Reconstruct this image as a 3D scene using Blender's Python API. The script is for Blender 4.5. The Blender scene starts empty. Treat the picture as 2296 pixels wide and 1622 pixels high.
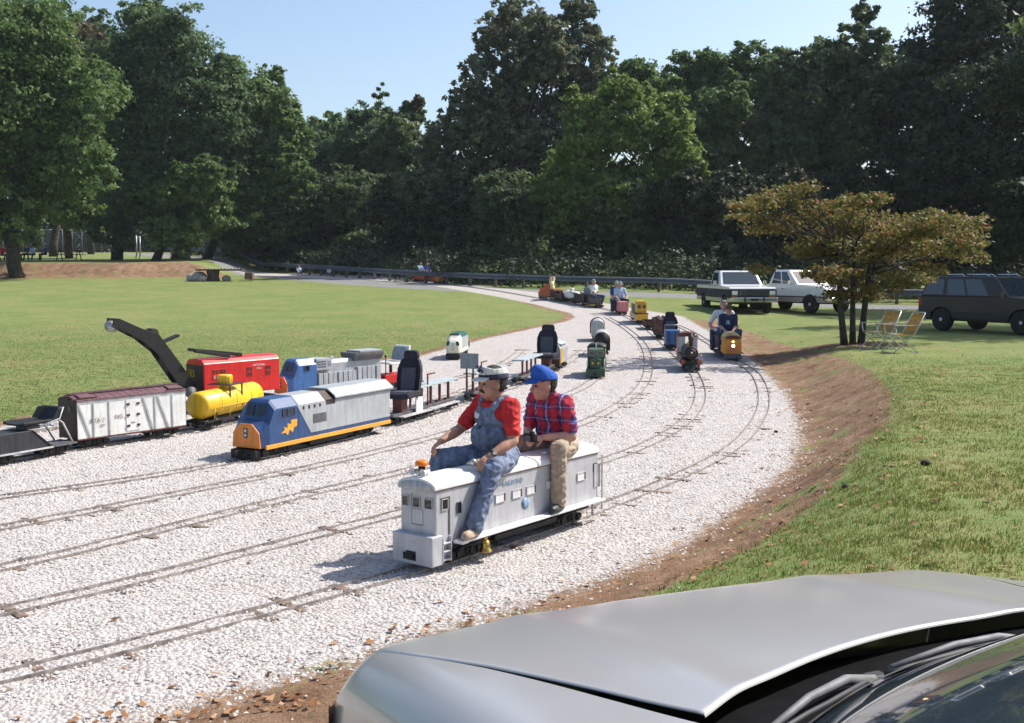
import bpy, bmesh, math, random
import numpy as np
from mathutils import Vector, Matrix, Quaternion

random.seed(7)
RNG = np.random.default_rng(7)
PI = math.pi
SC = bpy.context.scene
COL = SC.collection

# ------------------------------------------------------------------ camera, sky, sun, exposure
CAM_H = 2.35
F = 2462.0                       # focal length in the units of a 2296 px wide picture
CX, CY = 1148.0, 811.0
PITCH = math.atan((CY - 605.0) / F)
cam_d = bpy.data.cameras.new('camera')
cam = bpy.data.objects.new('camera', cam_d)
COL.objects.link(cam)
cam.location = (0, 0, CAM_H)
cam.rotation_euler = (PI / 2 - PITCH, 0, 0)
cam_d.sensor_width = 36.0
cam_d.lens = 36.0 * F / 2296.0
cam_d.clip_start = 0.05
cam_d.clip_end = 3000
SC.camera = cam

SUN_EL = math.radians(47)
SUN_AZ = math.atan2(0.90, 0.43)          # from +Y towards +X
W = bpy.data.worlds.new('World')
SC.world = W
W.use_nodes = True
nt = W.node_tree
bg = nt.nodes['Background']
sky = nt.nodes.new('ShaderNodeTexSky')
sky.sky_type = 'NISHITA'
sky.sun_disc = False
sky.sun_elevation = SUN_EL
sky.sun_rotation = SUN_AZ
sky.altitude = 100
sky.air_density = 1.0
sky.dust_density = 2.0
sky.ozone_density = 1.6
nt.links.new(sky.outputs[0], bg.inputs[0])
bg.inputs[1].default_value = 0.135
sun_d = bpy.data.lights.new('sun', 'SUN')
sun = bpy.data.objects.new('sun', sun_d)
COL.objects.link(sun)
sun_d.energy = 5.0
sun_d.angle = math.radians(0.5)
sun_d.color = (1.0, 0.95, 0.87)
SV = Vector((math.sin(SUN_AZ) * math.cos(SUN_EL), math.cos(SUN_AZ) * math.cos(SUN_EL), math.sin(SUN_EL)))
sun.rotation_euler = SV.to_track_quat('Z', 'Y').to_euler()
SC.view_settings.view_transform = 'Standard'
SC.view_settings.look = 'None'
SC.view_settings.gamma = 1
SC.view_settings.use_curve_mapping = False
SC.view_settings.exposure = 0.5

# ------------------------------------------------------------------ materials
def lin(c):
    return tuple(((v / 12.92) if v <= 0.04045 else ((v + 0.055) / 1.055) ** 2.4) for v in c)

MATS = {}
def mat(name, col, rough=0.5, metal=0.0, var=0.15, scale=6.0, bump=0.0, bscale=60.0, coat=0.0, dark=None, emit=None, estr=0.0, spec=0.5):
    """plain painted / metal / cloth surface with noise variation and fine relief; col is linear"""
    if name in MATS:
        return MATS[name]
    m = bpy.data.materials.new(name)
    m.use_nodes = True
    t = m.node_tree
    b = t.nodes['Principled BSDF']
    tc = t.nodes.new('ShaderNodeTexCoord')
    n = t.nodes.new('ShaderNodeTexNoise')
    n.inputs['Scale'].default_value = scale
    n.inputs['Detail'].default_value = 6
    n.inputs['Roughness'].default_value = 0.65
    t.links.new(tc.outputs['Object'], n.inputs['Vector'])
    r = t.nodes.new('ShaderNodeMapRange')
    r.inputs[1].default_value = 0.3
    r.inputs[2].default_value = 0.7
    t.links.new(n.outputs[0], r.inputs[0])
    mx = t.nodes.new('ShaderNodeMix')
    mx.data_type = 'RGBA'
    d = dark if dark else tuple(c * max(0.1, 1 - 2.8 * var) for c in col)
    mx.inputs[6].default_value = (*d, 1)
    mx.inputs[7].default_value = (*(tuple(min(1, c * (1 + var * 0.5)) for c in col)), 1)
    t.links.new(r.outputs[0], mx.inputs[0])
    # rain streaks and grime running down
    mp = t.nodes.new('ShaderNodeMapping'); mp.inputs['Scale'].default_value = (22, 22, 2.5)
    t.links.new(tc.outputs['Object'], mp.inputs[0])
    n3 = t.nodes.new('ShaderNodeTexNoise'); n3.inputs['Scale'].default_value = 1.0; n3.inputs['Detail'].default_value = 5
    t.links.new(mp.outputs[0], n3.inputs['Vector'])
    r3 = t.nodes.new('ShaderNodeMapRange'); r3.inputs[1].default_value = 0.34; r3.inputs[2].default_value = 0.56
    r3.inputs[3].default_value = max(0.55, 1 - 2.2 * var); r3.inputs[4].default_value = 1.0
    t.links.new(n3.outputs[0], r3.inputs[0])
    mg = t.nodes.new('ShaderNodeMix'); mg.data_type = 'RGBA'; mg.blend_type = 'MULTIPLY'; mg.inputs[0].default_value = 1.0
    t.links.new(mx.outputs[2], mg.inputs[6]); t.links.new(r3.outputs[0], mg.inputs[7])
    t.links.new(mg.outputs[2], b.inputs['Base Color'])
    rr = t.nodes.new('ShaderNodeMapRange')
    rr.inputs[3].default_value = min(1, rough * 1.25)
    rr.inputs[4].default_value = rough * 0.85
    t.links.new(n.outputs[0], rr.inputs[0])
    t.links.new(rr.outputs[0], b.inputs['Roughness'])
    b.inputs['Metallic'].default_value = metal
    b.inputs['Coat Weight'].default_value = coat
    b.inputs['Coat Roughness'].default_value = 0.06
    b.inputs['Specular IOR Level'].default_value = spec
    if bump > 0:
        n2 = t.nodes.new('ShaderNodeTexNoise')
        n2.inputs['Scale'].default_value = bscale
        n2.inputs['Detail'].default_value = 4
        t.links.new(tc.outputs['Object'], n2.inputs['Vector'])
        bp = t.nodes.new('ShaderNodeBump')
        bp.inputs['Strength'].default_value = bump
        bp.inputs['Distance'].default_value = 0.02
        t.links.new(n2.outputs[0], bp.inputs['Height'])
        t.links.new(bp.outputs[0], b.inputs['Normal'])
    if emit:
        b.inputs['Emission Color'].default_value = (*emit, 1)
        b.inputs['Emission Strength'].default_value = estr
    MATS[name] = m
    return m

def glass_dark(name, col=(0.012, 0.016, 0.02), rough=0.05):
    return mat(name, col, rough, 0.0, 0.05, spec=0.8)

# ------------------------------------------------------------------ terrain
def sst(a, b, x):
    t = np.clip((np.asarray(x, float) - a) / (b - a), 0, 1)
    return t * t * (3 - 2 * t)

def table(ys, zs, sig):
    yy = np.arange(-100, 700, 0.5)
    z = np.interp(yy, ys, zs)
    k = np.exp(-0.5 * (np.arange(-30, 31) * 0.5 / sig) ** 2)
    k /= k.sum()
    zz = np.convolve(np.pad(z, 30, mode='edge'), k, mode='valid')
    return yy, zz

TA = table([-50, 15, 27, 36, 47, 55, 76, 95, 120, 500], [0, 0, .12, .28, .66, 1.05, 1.85, 2.45, 3.3, 9], 2.5)
TB = table([-50, 9, 16, 24, 30, 50, 58, 80, 120, 500], [.58, .6, .62, .53, .45, .45, .7, 1.4, 2.4, 8], 2.0)
TE = table([-20, 0, 4.5, 5.7, 7.4, 9, 13, 16.3, 21, 27, 34, 43, 60, 100, 500],
           [-26, -7.5, -3.1, -1.96, -.1, 1.28, 3.34, 4.3, 5.2, 5.95, 6.5, 6.7, 7, 8, 8], 0.7)
def xe(y):
    return np.interp(y, *TE)

def zt(x, y):
    x = np.asarray(x, float); y = np.asarray(y, float)
    za = np.interp(y, *TA); zb = np.interp(y, *TB)
    w = np.interp(y, [0, 5, 7, 9, 11, 25, 45, 70], [5.5, 4.6, 3.3, 2.2, 1.5, 2.0, 9, 14])
    s = sst(0, 1, (x - xe(y)) / w)
    z = za + (zb - za) * s
    wob = 0.8 * np.sin(x * 0.35) + 0.4 * np.sin(x * 0.9 + 1)
    z = z + 0.95 * sst(74.5, 77.5, y + wob) * sst(-19.5, -23.5, x)
    return z

def ray(px, py):
    dx = (px - CX) / F; dy = (CY - py) / F
    c, s = math.cos(PITCH), math.sin(PITCH)
    return np.array([dx, c + dy * s, -s + dy * c])

def at(px, py, Y):
    """world point seen at picture position (px, py) at depth Y"""
    d = ray(px, py)
    t = Y / d[1]
    return Vector((d[0] * t, Y, CAM_H + d[2] * t))

TS = np.concatenate([np.arange(2, 60, 0.02), np.arange(60, 400, 0.1)])
def hit(px, py):
    """where the line of sight meets the ground"""
    d = ray(px, py)
    P = d[None, :] * TS[:, None]
    below = (CAM_H + P[:, 2]) < zt(P[:, 0], P[:, 1])
    i = int(np.argmax(below)) if below.any() else len(TS) - 1
    x, y = P[i, 0], P[i, 1]
    return Vector((x, y, float(zt(x, y))))

# ------------------------------------------------------------------ mesh helpers
def npmesh(name, V, Q, smooth=False):
    """mesh from numpy vertices and one array of equal-sized faces"""
    me = bpy.data.meshes.new(name)
    V = np.asarray(V, np.float32); Q = np.asarray(Q, np.int32)
    nf, k = Q.shape
    me.vertices.add(len(V)); me.vertices.foreach_set('co', V.ravel())
    me.loops.add(nf * k); me.loops.foreach_set('vertex_index', Q.ravel())
    me.polygons.add(nf)
    me.polygons.foreach_set('loop_start', np.arange(0, nf * k, k, dtype=np.int32))
    me.polygons.foreach_set('loop_total', np.full(nf, k, np.int32))
    if smooth:
        me.polygons.foreach_set('use_smooth', np.ones(nf, bool))
    me.update(calc_edges=True)
    me.validate()
    return me

class MB:
    def __init__(s):
        s.v = []; s.f = []; s.m = []; s.sm = []
    def add(s, vs, fs, mi=0, smooth=False):
        o = len(s.v)
        s.v += [tuple(v) for v in vs]
        for f in fs:
            s.f.append(tuple(i + o for i in f)); s.m.append(mi); s.sm.append(smooth)
        return s
    def box(s, c, d, mi=0, rot=None, taper=None):
        """c centre, d full size, rot Matrix 3x3, taper (tx, ty) scale of the top"""
        hx, hy, hz = d[0] / 2, d[1] / 2, d[2] / 2
        tx, ty = taper if taper else (1, 1)
        vs = [(-hx, -hy, -hz), (hx, -hy, -hz), (hx, hy, -hz), (-hx, hy, -hz),
              (-hx * tx, -hy * ty, hz), (hx * tx, -hy * ty, hz), (hx * tx, hy * ty, hz), (-hx * tx, hy * ty, hz)]
        vs = [Vector(v) for v in vs]
        if rot is not None:
            vs = [rot @ v for v in vs]
        vs = [v + Vector(c) for v in vs]
        return s.add(vs, [(0, 3, 2, 1), (4, 5, 6, 7), (0, 1, 5, 4), (1, 2, 6, 5), (2, 3, 7, 6), (3, 0, 4, 7)], mi)
    def b(s, x0, x1, y0, y1, z0, z1, mi=0):
        return s.box(((x0 + x1) / 2, (y0 + y1) / 2, (z0 + z1) / 2), (abs(x1 - x0), abs(y1 - y0), abs(z1 - z0)), mi)
    def prism(s, poly, axis, a0, a1, mi=0):
        """poly 2-D outline (CCW) extruded along axis: 'y' (poly in x,z), 'x' (poly in y,z), 'z' (poly in x,y)"""
        n = len(poly)
        def P(p, a):
            return {'y': (p[0], a, p[1]), 'x': (a, p[0], p[1]), 'z': (p[0], p[1], a)}[axis]
        vs = [P(p, a0) for p in poly] + [P(p, a1) for p in poly]
        fs = [tuple(range(n - 1, -1, -1)), tuple(range(n, 2 * n))]
        fs += [(i, (i + 1) % n, n + (i + 1) % n, n + i) for i in range(n)]
        return s.add(vs, fs, mi)
    def loft(s, rings, mi=0, smooth=False, caps=True, closed=True):
        n = len(rings[0])
        vs = [p for r in rings for p in r]
        fs = []
        for k in range(len(rings) - 1):
            for i in range(n if closed else n - 1):
                j = (i + 1) % n
                fs.append((k * n + i, k * n + j, (k + 1) * n + j, (k + 1) * n + i))
        if caps:
            fs.append(tuple(range(n - 1, -1, -1)))
            fs.append(tuple(range((len(rings) - 1) * n, len(rings) * n)))
        return s.add(vs, fs, mi, smooth)
    def cyl(s, p0, p1, r0, r1=None, n=16, mi=0, smooth=True, caps=True):
        r1 = r0 if r1 is None else r1
        return s.tube([p0, p1], [r0, r1], n, mi, smooth, caps)
    def tube(s, pts, rs, n=8, mi=0, smooth=True, caps=True):
        pts = [Vector(p) for p in pts]
        if not isinstance(rs, (list, tuple)):
            rs = [rs] * len(pts)
        rings = []
        up = None
        for i, p in enumerate(pts):
            t = (pts[min(i + 1, len(pts) - 1)] - pts[max(i - 1, 0)])
            t = t.normalized() if t.length > 1e-9 else Vector((0, 0, 1))
            if up is None:
                a = Vector((0, 0, 1)) if abs(t.z) < 0.9 else Vector((1, 0, 0))
            else:
                a = up
            u = (a - t * a.dot(t)).normalized()
            up = u
            w = t.cross(u)
            rings.append([p + (u * math.cos(2 * PI * k / n) + w * math.sin(2 * PI * k / n)) * rs[i] for k in range(n)])
        nn = n
        o = len(s.v)
        s.v += [tuple(v) for r in rings for v in r]
        for k in range(len(rings) - 1):
            for i in range(nn):
                j = (i + 1) % nn
                s.f.append((o + k * nn + i, o + k * nn + j, o + (k + 1) * nn + j, o + (k + 1) * nn + i)); s.m.append(mi); s.sm.append(smooth)
        if caps:
            s.f.append(tuple(o + i for i in range(nn - 1, -1, -1))); s.m.append(mi); s.sm.append(False)
            s.f.append(tuple(o + (len(rings) - 1) * nn + i for i in range(nn))); s.m.append(mi); s.sm.append(False)
        return s
    def ball(s, c, r, n=14, mi=0, rot=None):
        rx, ry, rz = r if isinstance(r, (tuple, list)) else (r, r, r)
        m = max(6, n // 2)
        vs = []
        for i in range(1, m):
            th = PI * i / m
            for k in range(n):
                ph = 2 * PI * k / n
                vs.append(Vector((rx * math.sin(th) * math.cos(ph), ry * math.sin(th) * math.sin(ph), rz * math.cos(th))))
        vs += [Vector((0, 0, rz)), Vector((0, 0, -rz))]
        if rot is not None:
            vs = [rot @ v for v in vs]
        vs = [v + Vector(c) for v in vs]
        fs = []
        for i in range(m - 2):
            for k in range(n):
                j = (k + 1) % n
                fs.append((i * n + k, (i + 1) * n + k, (i + 1) * n + j, i * n + j))
        T = len(vs) - 2
        for k in range(n):
            j = (k + 1) % n
            fs.append((T, k, j)); fs.append((T + 1, (m - 2) * n + j, (m - 2) * n + k))
        return s.add(vs, fs, mi, True)
    def lathe(s, prof, axis_pt, axis='z', n=20, mi=0, smooth=True):
        rings = []
        for r, h in prof:
            ring = []
            for k in range(n):
                a = 2 * PI * k / n
                c, q = r * math.cos(a), r * math.sin(a)
                v = {'z': (c, q, h), 'x': (h, c, q), 'y': (q, h, c)}[axis]
                ring.append(Vector(v) + Vector(axis_pt))
            rings.append(ring)
        return s.loft(rings, mi, smooth, True)
    def mesh(s, name, mats):
        me = bpy.data.meshes.new(name)
        me.from_pydata(s.v, [], s.f)
        for m in (mats if isinstance(mats, (list, tuple)) else [mats]):
            me.materials.append(m)
        me.polygons.foreach_set('material_index', s.m)
        me.polygons.foreach_set('use_smooth', s.sm)
        me.update()
        bm = bmesh.new(); bm.from_mesh(me)
        bmesh.ops.recalc_face_normals(bm, faces=bm.faces)
        bm.to_mesh(me); bm.free()
        return me

def link(name, me, parent=None, label=None, cat=None, group=None, kind=None):
    o = bpy.data.objects.new(name, me)
    COL.objects.link(o)
    if parent is not None:
        o.parent = parent
    if label: o['label'] = label
    if cat: o['category'] = cat
    if group: o['group'] = group
    if kind: o['kind'] = kind
    return o

def part(name, mb, mats, parent=None, bevel=0.0, seg=2, label=None, kind=None, cat=None, group=None):
    o = link(name, mb.mesh(name, mats), parent, label, cat, group, kind)
    if bevel > 0:
        bv = o.modifiers.new('bevel', 'BEVEL')
        bv.width = bevel; bv.segments = seg; bv.limit_method = 'ANGLE'; bv.angle_limit = math.radians(35)
        bv.harden_normals = False
    return o

def thing(name, label, cat, loc=(0, 0, 0), rz=0.0, group=None, scale=1.0):
    o = bpy.data.objects.new(name, None)
    COL.objects.link(o)
    o.empty_display_size = 0.2
    o.location = loc; o.rotation_euler = (0, 0, rz); o.scale = (scale,) * 3
    o['label'] = label; o['category'] = cat
    if group: o['group'] = group
    return o

def kids(o):
    return [c for c in bpy.data.objects if c.parent == o]

def clone(o, loc=None, rz=None, label=None, _tree=None):
    """a copy of a thing with copies of its parts and their sub-parts (mesh data shared)"""
    if _tree is None:
        _tree = {}
        for c in bpy.data.objects:
            if c.parent is not None:
                _tree.setdefault(c.parent.name, []).append(c)
    def rec(src, par):
        c = src.copy(); COL.objects.link(c)
        if par is not None:
            c.parent = par
        for ch in _tree.get(src.name, []):
            rec(ch, c)
        return c
    r = rec(o, None)
    if loc is not None: r.location = loc
    if rz is not None: r.rotation_euler = (0, 0, rz)
    if label: r['label'] = label
    return r

def text_part(name, txt, size, m, parent, loc, rot, ext=0.001, sx=1.0, label=None):
    cu = bpy.data.curves.new(name, 'FONT')
    cu.body = txt; cu.size = size; cu.extrude = ext; cu.align_x = 'CENTER'; cu.align_y = 'CENTER'
    cu.resolution_u = 3
    tmp = bpy.data.objects.new(name + '_tmp', cu)
    COL.objects.link(tmp)
    dg = bpy.context.evaluated_depsgraph_get()
    me = bpy.data.meshes.new_from_object(tmp.evaluated_get(dg))
    bpy.data.objects.remove(tmp); bpy.data.curves.remove(cu)
    me.name = name
    me.materials.clear(); me.materials.append(m)
    o = link(name, me, parent, label)
    o.location = loc; o.rotation_euler = rot; o.scale = (sx, 1, 1)
    return o
# text lying on a side facing +y of a thing whose x runs forward (reads from outside): rot = (90, 0, 180) deg
ROT_LEFT = (PI / 2, 0, PI)
ROT_FRONT = (PI / 2, 0, PI / 2)

# ------------------------------------------------------------------ ground: one height field, split by what covers it
EDGE_L = [hit(*p) for p in [(0, 958), (130, 930), (400, 885), (620, 848), (800, 816), (950, 797), (1010, 780), (1100, 757), (1200, 736), (1270, 721), (1290, 712),
                            (1280, 703), (1200, 683), (1100, 663), (1000, 646), (930, 635)]]
EDGE_F = [hit(*p) for p in [(930, 626), (1000, 634), (1120, 646), (1200, 656), (1290, 668), (1400, 688)]]
GP = [(-30, -2), (-14, 8)] + [(p.x, p.y) for p in EDGE_L] + [(-19, 80), (-21, 83), (-9, 80)] + [(p.x, p.y) for p in EDGE_F]
GP += [(float(xe(y)) + float(np.interp(y, [8, 15], [0.12, 0.0])), float(y)) for y in (43, 38, 34, 30, 27, 24, 21, 18.5, 16.3, 14.5, 13, 11, 9, 8, 7, 6.2, 5.4, 4.5, 3, 1)]
GP = np.array(GP)
GUARD = [(34, 52), (21, 55), (12, 57.5), (3.7, 60), (-5, 67), (-14.6, 80), (-28, 100), (-42, 125), (-60, 160)]

def smooth_path(pts, step, iters=2):
    p = [Vector((q[0], q[1], 0)) for q in pts]
    out = []
    for i in range(len(p) - 1):
        a = p[max(i - 1, 0)]; b = p[i]; c = p[i + 1]; d = p[min(i + 2, len(p) - 1)]
        n = max(2, int((c - b).length / step))
        for k in range(n):
            t = k / n
            out.append(0.5 * ((2 * b) + (c - a) * t + (2 * a - 5 * b + 4 * c - d) * t * t + (3 * b - a - 3 * c + d) * t ** 3))
    out.append(p[-1])
    a = np.array([(v.x, v.y) for v in out])
    for _ in range(iters):
        a[1:-1] = 0.25 * a[:-2] + 0.5 * a[1:-1] + 0.25 * a[2:]
    # even spacing
    L = np.concatenate([[0], np.cumsum(np.hypot(*np.diff(a, axis=0).T))])
    s = np.arange(0, L[-1], step)
    return np.stack([np.interp(s, L, a[:, 0]), np.interp(s, L, a[:, 1])], 1)

GUARD_P = smooth_path(GUARD, 1.0)

def poly_sd(x, y, P, closed=True):
    """distance to an outline; positive inside when closed"""
    d2 = np.full(x.shape, 1e9); ins = np.zeros(x.shape, bool)
    n = len(P)
    for i in range(n if closed else n - 1):
        ax, ay = P[i]; bx, by = P[(i + 1) % n]
        ex, ey = bx - ax, by - ay
        t = np.clip(((x - ax) * ex + (y - ay) * ey) / (ex * ex + ey * ey + 1e-12), 0, 1)
        d2 = np.minimum(d2, (x - ax - t * ex) ** 2 + (y - ay - t * ey) ** 2)
        if closed and ay != by:
            c = ((ay > y) != (by > y)) & (x < (bx - ax) * (y - ay) / (by - ay) + ax)
            ins ^= c
    d = np.sqrt(d2)
    return np.where(ins, d, -d) if closed else d

DOG = hit(1912, 772)
def zones(x, y):
    g = poly_sd(x, y, GP)
    r = x - xe(y)
    ext = np.interp(y, [3.5, 5.0, 6.0, 6.8, 8.5, 12, 20], [3.0, 2.0, 0.9, 0.35, 0.1, -0.05, 0.28])
    dirt = (1 - sst(0.8, 1.65, r - ext)) * sst(-0.6, 0.1, r) * (1 - sst(24, 42, y)) * sst(1.5, 3, y)
    dirt = np.maximum(dirt, 0.75 * (1 - sst(0.8, 2.0, r)) * sst(-0.4, 0.1, r) * sst(20, 30, y) * (1 - sst(38, 46, y)))
    dirt = np.maximum(dirt, 0.85 * (1 - sst(0.05, 0.6, np.abs(g + 0.1))) * (1 - sst(-2, 0, r)) * sst(8, 12, y) * (1 - sst(45, 60, y)))
    dd = np.hypot(x - DOG.x, y - DOG.y)
    dirt = np.maximum(dirt, 0.9 * (1 - sst(0.8, 1.9, dd)))
    wob = 0.8 * np.sin(x * 0.35) + 0.4 * np.sin(x * 0.9 + 1)
    bank = sst(73.6, 74.6, y + wob) * (1 - sst(77.3, 78.3, y + wob)) * sst(-19.3, -20.6, x)
    dirt = np.maximum(dirt, bank)
    gd = poly_sd(x, y, GUARD_P[::3], False)
    # the road runs on the camera's side of the guard rail
    near = y < np.interp(x, GUARD_P[::-1, 0], GUARD_P[::-1, 1])
    road = sst(0.6, 1.2, gd) * (1 - sst(4.2, 4.9, gd)) * near
    return g, dirt, road, gd

def build_ground():
    xs = np.concatenate([np.arange(-500, -70, 30), np.arange(-70, -14, 0.9), np.arange(-14, 12, 0.11), np.arange(12, 60, 0.9), np.arange(60, 501, 30)])
    ys = np.concatenate([np.arange(-60, 2, 3), np.arange(2, 30, 0.11), np.arange(30, 62, 0.35), np.arange(62, 110, 0.6), np.arange(110, 601, 25)])
    X, Y = np.meshgrid(xs, ys)
    nx, ny = len(xs), len(ys)
    Z = zt(X, Y)
    x = X.ravel(); y = Y.ravel(); z = Z.ravel().copy()
    g, dirt, road, gd = zones(x, y)
    jit = RNG.normal(0, 1, len(x))
    near = 1 - sst(24, 32, y)
    z += near * jit * np.where(g > 0, 0.006, np.where(dirt > 0.4, 0.012, 0.008))
    V = np.stack([x, y, z], 1)
    i = np.arange(nx * ny).reshape(ny, nx)
    Q = np.stack([i[:-1, :-1], i[:-1, 1:], i[1:, 1:], i[1:, :-1]], -1).reshape(-1, 4)
    gz = np.clip(0.5 + g / (2 * np.interp(y, [5, 12, 30, 60], [0.75, 0.6, 0.4, 0.5])), 0, 1)
    fg, fd, fr = gz[Q].mean(1), dirt[Q].mean(1), road[Q].mean(1)
    cls = np.where(fg > 0.5, 0, np.where(fr > 0.5, 1, np.where(fd > 0.5, 2, 3)))
    m = ground_material()
    out = {}
    for k, name in enumerate(['gravel_bed', 'road', 'dirt_bank', 'lawn']):
        q = Q[cls == k]
        u, inv = np.unique(q, return_inverse=True)
        me = npmesh(name, V[u], inv.reshape(-1, 4), smooth=True)
        for an, arr in (('gravel', gz), ('dirt', dirt), ('road', road)):
            at_ = me.attributes.new(an, 'FLOAT', 'POINT')
            at_.data.foreach_set('value', arr[u].astype(np.float32))
        me.materials.append(m)
        out[name] = link(name, me, kind='structure')
    return out

def ground_material():
    m = bpy.data.materials.new('ground_cover'); m.use_nodes = True
    t = m.node_tree; N = t.nodes; Lk = t.links
    b = N['Principled BSDF']
    tc = N.new('ShaderNodeTexCoord')
    def noise(scale, detail=5, rough=0.6, dist=0.0):
        n = N.new('ShaderNodeTexNoise')
        n.inputs['Scale'].default_value = scale; n.inputs['Detail'].default_value = detail
        n.inputs['Roughness'].default_value = rough; n.inputs['Distortion'].default_value = dist
        Lk.new(tc.outputs['Object'], n.inputs['Vector'])
        return n.outputs[0]
    def ramp(fac, stops):
        r = N.new('ShaderNodeValToRGB')
        e = r.color_ramp.elements
        while len(e) < len(stops): e.new(0.5)
        for el, (p, c) in zip(e, stops):
            el.position = p; el.color = (*c, 1) if len(c) == 3 else c
        Lk.new(fac, r.inputs[0])
        return r.outputs[0]
    def math_(op, a, b_=None, c=None):
        n = N.new('ShaderNodeMath'); n.operation = op
        for k, v in enumerate((a, b_, c)):
            if v is None: continue
            if isinstance(v, (int, float)): n.inputs[k].default_value = v
            else: Lk.new(v, n.inputs[k])
        return n.outputs[0]
    def mix(f, a, b_, mode='MIX'):
        n = N.new('ShaderNodeMix'); n.data_type = 'RGBA'; n.blend_type = mode
        if isinstance(f, (int, float)): n.inputs[0].default_value = f
        else: Lk.new(f, n.inputs[0])
        for k, v in ((6, a), (7, b_)):
            if isinstance(v, tuple): n.inputs[k].default_value = (*v, 1)
            else: Lk.new(v, n.inputs[k])
        return n.outputs[2]
    def attr(nm):
        a = N.new('ShaderNodeAttribute'); a.attribute_name = nm
        return a.outputs['Fac']
    def sharp(a, nz, amt, lo=0.42, hi=0.58):
        s = math_('ADD', a, math_('MULTIPLY', math_('SUBTRACT', nz, 0.5), amt))
        r = N.new('ShaderNodeMapRange'); r.interpolation_type = 'SMOOTHSTEP'
        r.inputs[1].default_value = lo; r.inputs[2].default_value = hi
        Lk.new(s, r.inputs[0])
        return r.outputs[0]
    # grass
    n1 = noise(0.55, 6, 0.62); n2 = noise(4.5, 6, 0.7, 0.6); n3 = noise(38, 4, 0.7)
    g1 = ramp(n1, [(0.32, (0.115, 0.175, 0.052)), (0.48, (0.17, 0.215, 0.072)), (0.60, (0.24, 0.235, 0.10)), (0.72, (0.27, 0.19, 0.105))])
    g2 = ramp(n2, [(0.3, (0.08, 0.14, 0.036)), (0.5, (0.16, 0.205, 0.068)), (0.7, (0.27, 0.235, 0.105))])
    g = mix(0.5, g1, g2)
    g = mix(0.65, g, ramp(n3, [(0.25, (0.25, 0.28, 0.2)), (0.5, (0.95, 0.95, 0.9)), (0.75, (1.5, 1.45, 1.2))]), 'MULTIPLY')
    # dirt
    d1 = noise(2.2, 7, 0.7); d2 = noise(30, 5, 0.75)
    d = ramp(d1, [(0.3, (0.145, 0.085, 0.052)), (0.5, (0.24, 0.147, 0.09)), (0.7, (0.35, 0.24, 0.16))])
    d = mix(0.6, d, ramp(d2, [(0.3, (0.4, 0.4, 0.4)), (0.55, (1, 1, 1)), (0.75, (1.5, 1.4, 1.3))]), 'MULTIPLY')
    # grass tufts break into the dirt
    d = mix(sharp(noise(1.3, 5, 0.65), n2, 0.5, 0.56, 0.70), d, g)
    # gravel: single stones by voronoi, dark gaps
    v = N.new('ShaderNodeTexVoronoi'); v.inputs['Scale'].default_value = 32
    v.inputs['Randomness'].default_value = 1.0
    Lk.new(tc.outputs['Object'], v.inputs['Vector'])
    sep = N.new('ShaderNodeSeparateColor'); Lk.new(v.outputs['Color'], sep.inputs[0])
    gv = ramp(sep.outputs[0], [(0.0, (0.32, 0.285, 0.265)), (0.12, (0.41, 0.38, 0.362)), (0.6, (0.47, 0.442, 0.425)), (1.0, (0.54, 0.512, 0.495))])
    gap = ramp(v.outputs['Distance'], [(0.0, (1, 1, 1)), (0.55, (1, 1, 1)), (0.95, (0.5, 0.45, 0.43))])
    gv = mix(0.8, gv, gap, 'MULTIPLY')
    gv = mix(ramp(noise(1.1, 5, 0.6), [(0.45, (0, 0, 0)), (0.75, (0.4, 0.4, 0.4))]), gv, (0.40, 0.335, 0.29))
    gv = mix(0.5, gv, ramp(noise(9, 6, 0.75), [(0.3, (0.62, 0.6, 0.6)), (0.5, (1, 1, 1)), (0.7, (1.16, 1.15, 1.14))]), 'MULTIPLY')
    # road: asphalt coloured darker to hold the shade there
    rd = ramp(noise(3, 6, 0.7), [(0.3, (0.17, 0.17, 0.17)), (0.7, (0.25, 0.245, 0.24))])
    nb = noise(5, 6, 0.75)
    col = mix(sharp(attr('dirt'), nb, 1.1, 0.4, 0.6), g, d)
    col = mix(sharp(attr('road'), nb, 0.3), col, rd)
    gf = sharp(attr('gravel'), noise(11, 6, 0.8), 0.9, 0.4, 0.6)
    col = mix(gf, col, gv)
    Lk.new(col, b.inputs['Base Color'])
    b.inputs['Roughness'].default_value = 0.95
    b.inputs['Specular IOR Level'].default_value = 0.15
    h = math_('ADD', math_('MULTIPLY', n3, math_('SUBTRACT', 1.0, gf)), math_('MULTIPLY', math_('SUBTRACT', 1.0, v.outputs['Distance']), gf))
    bp = N.new('ShaderNodeBump'); bp.inputs['Strength'].default_value = 0.7; bp.inputs['Distance'].default_value = 0.03
    Lk.new(h, bp.inputs['Height']); Lk.new(bp.outputs[0], b.inputs['Normal'])
    return m

build_ground()

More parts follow.
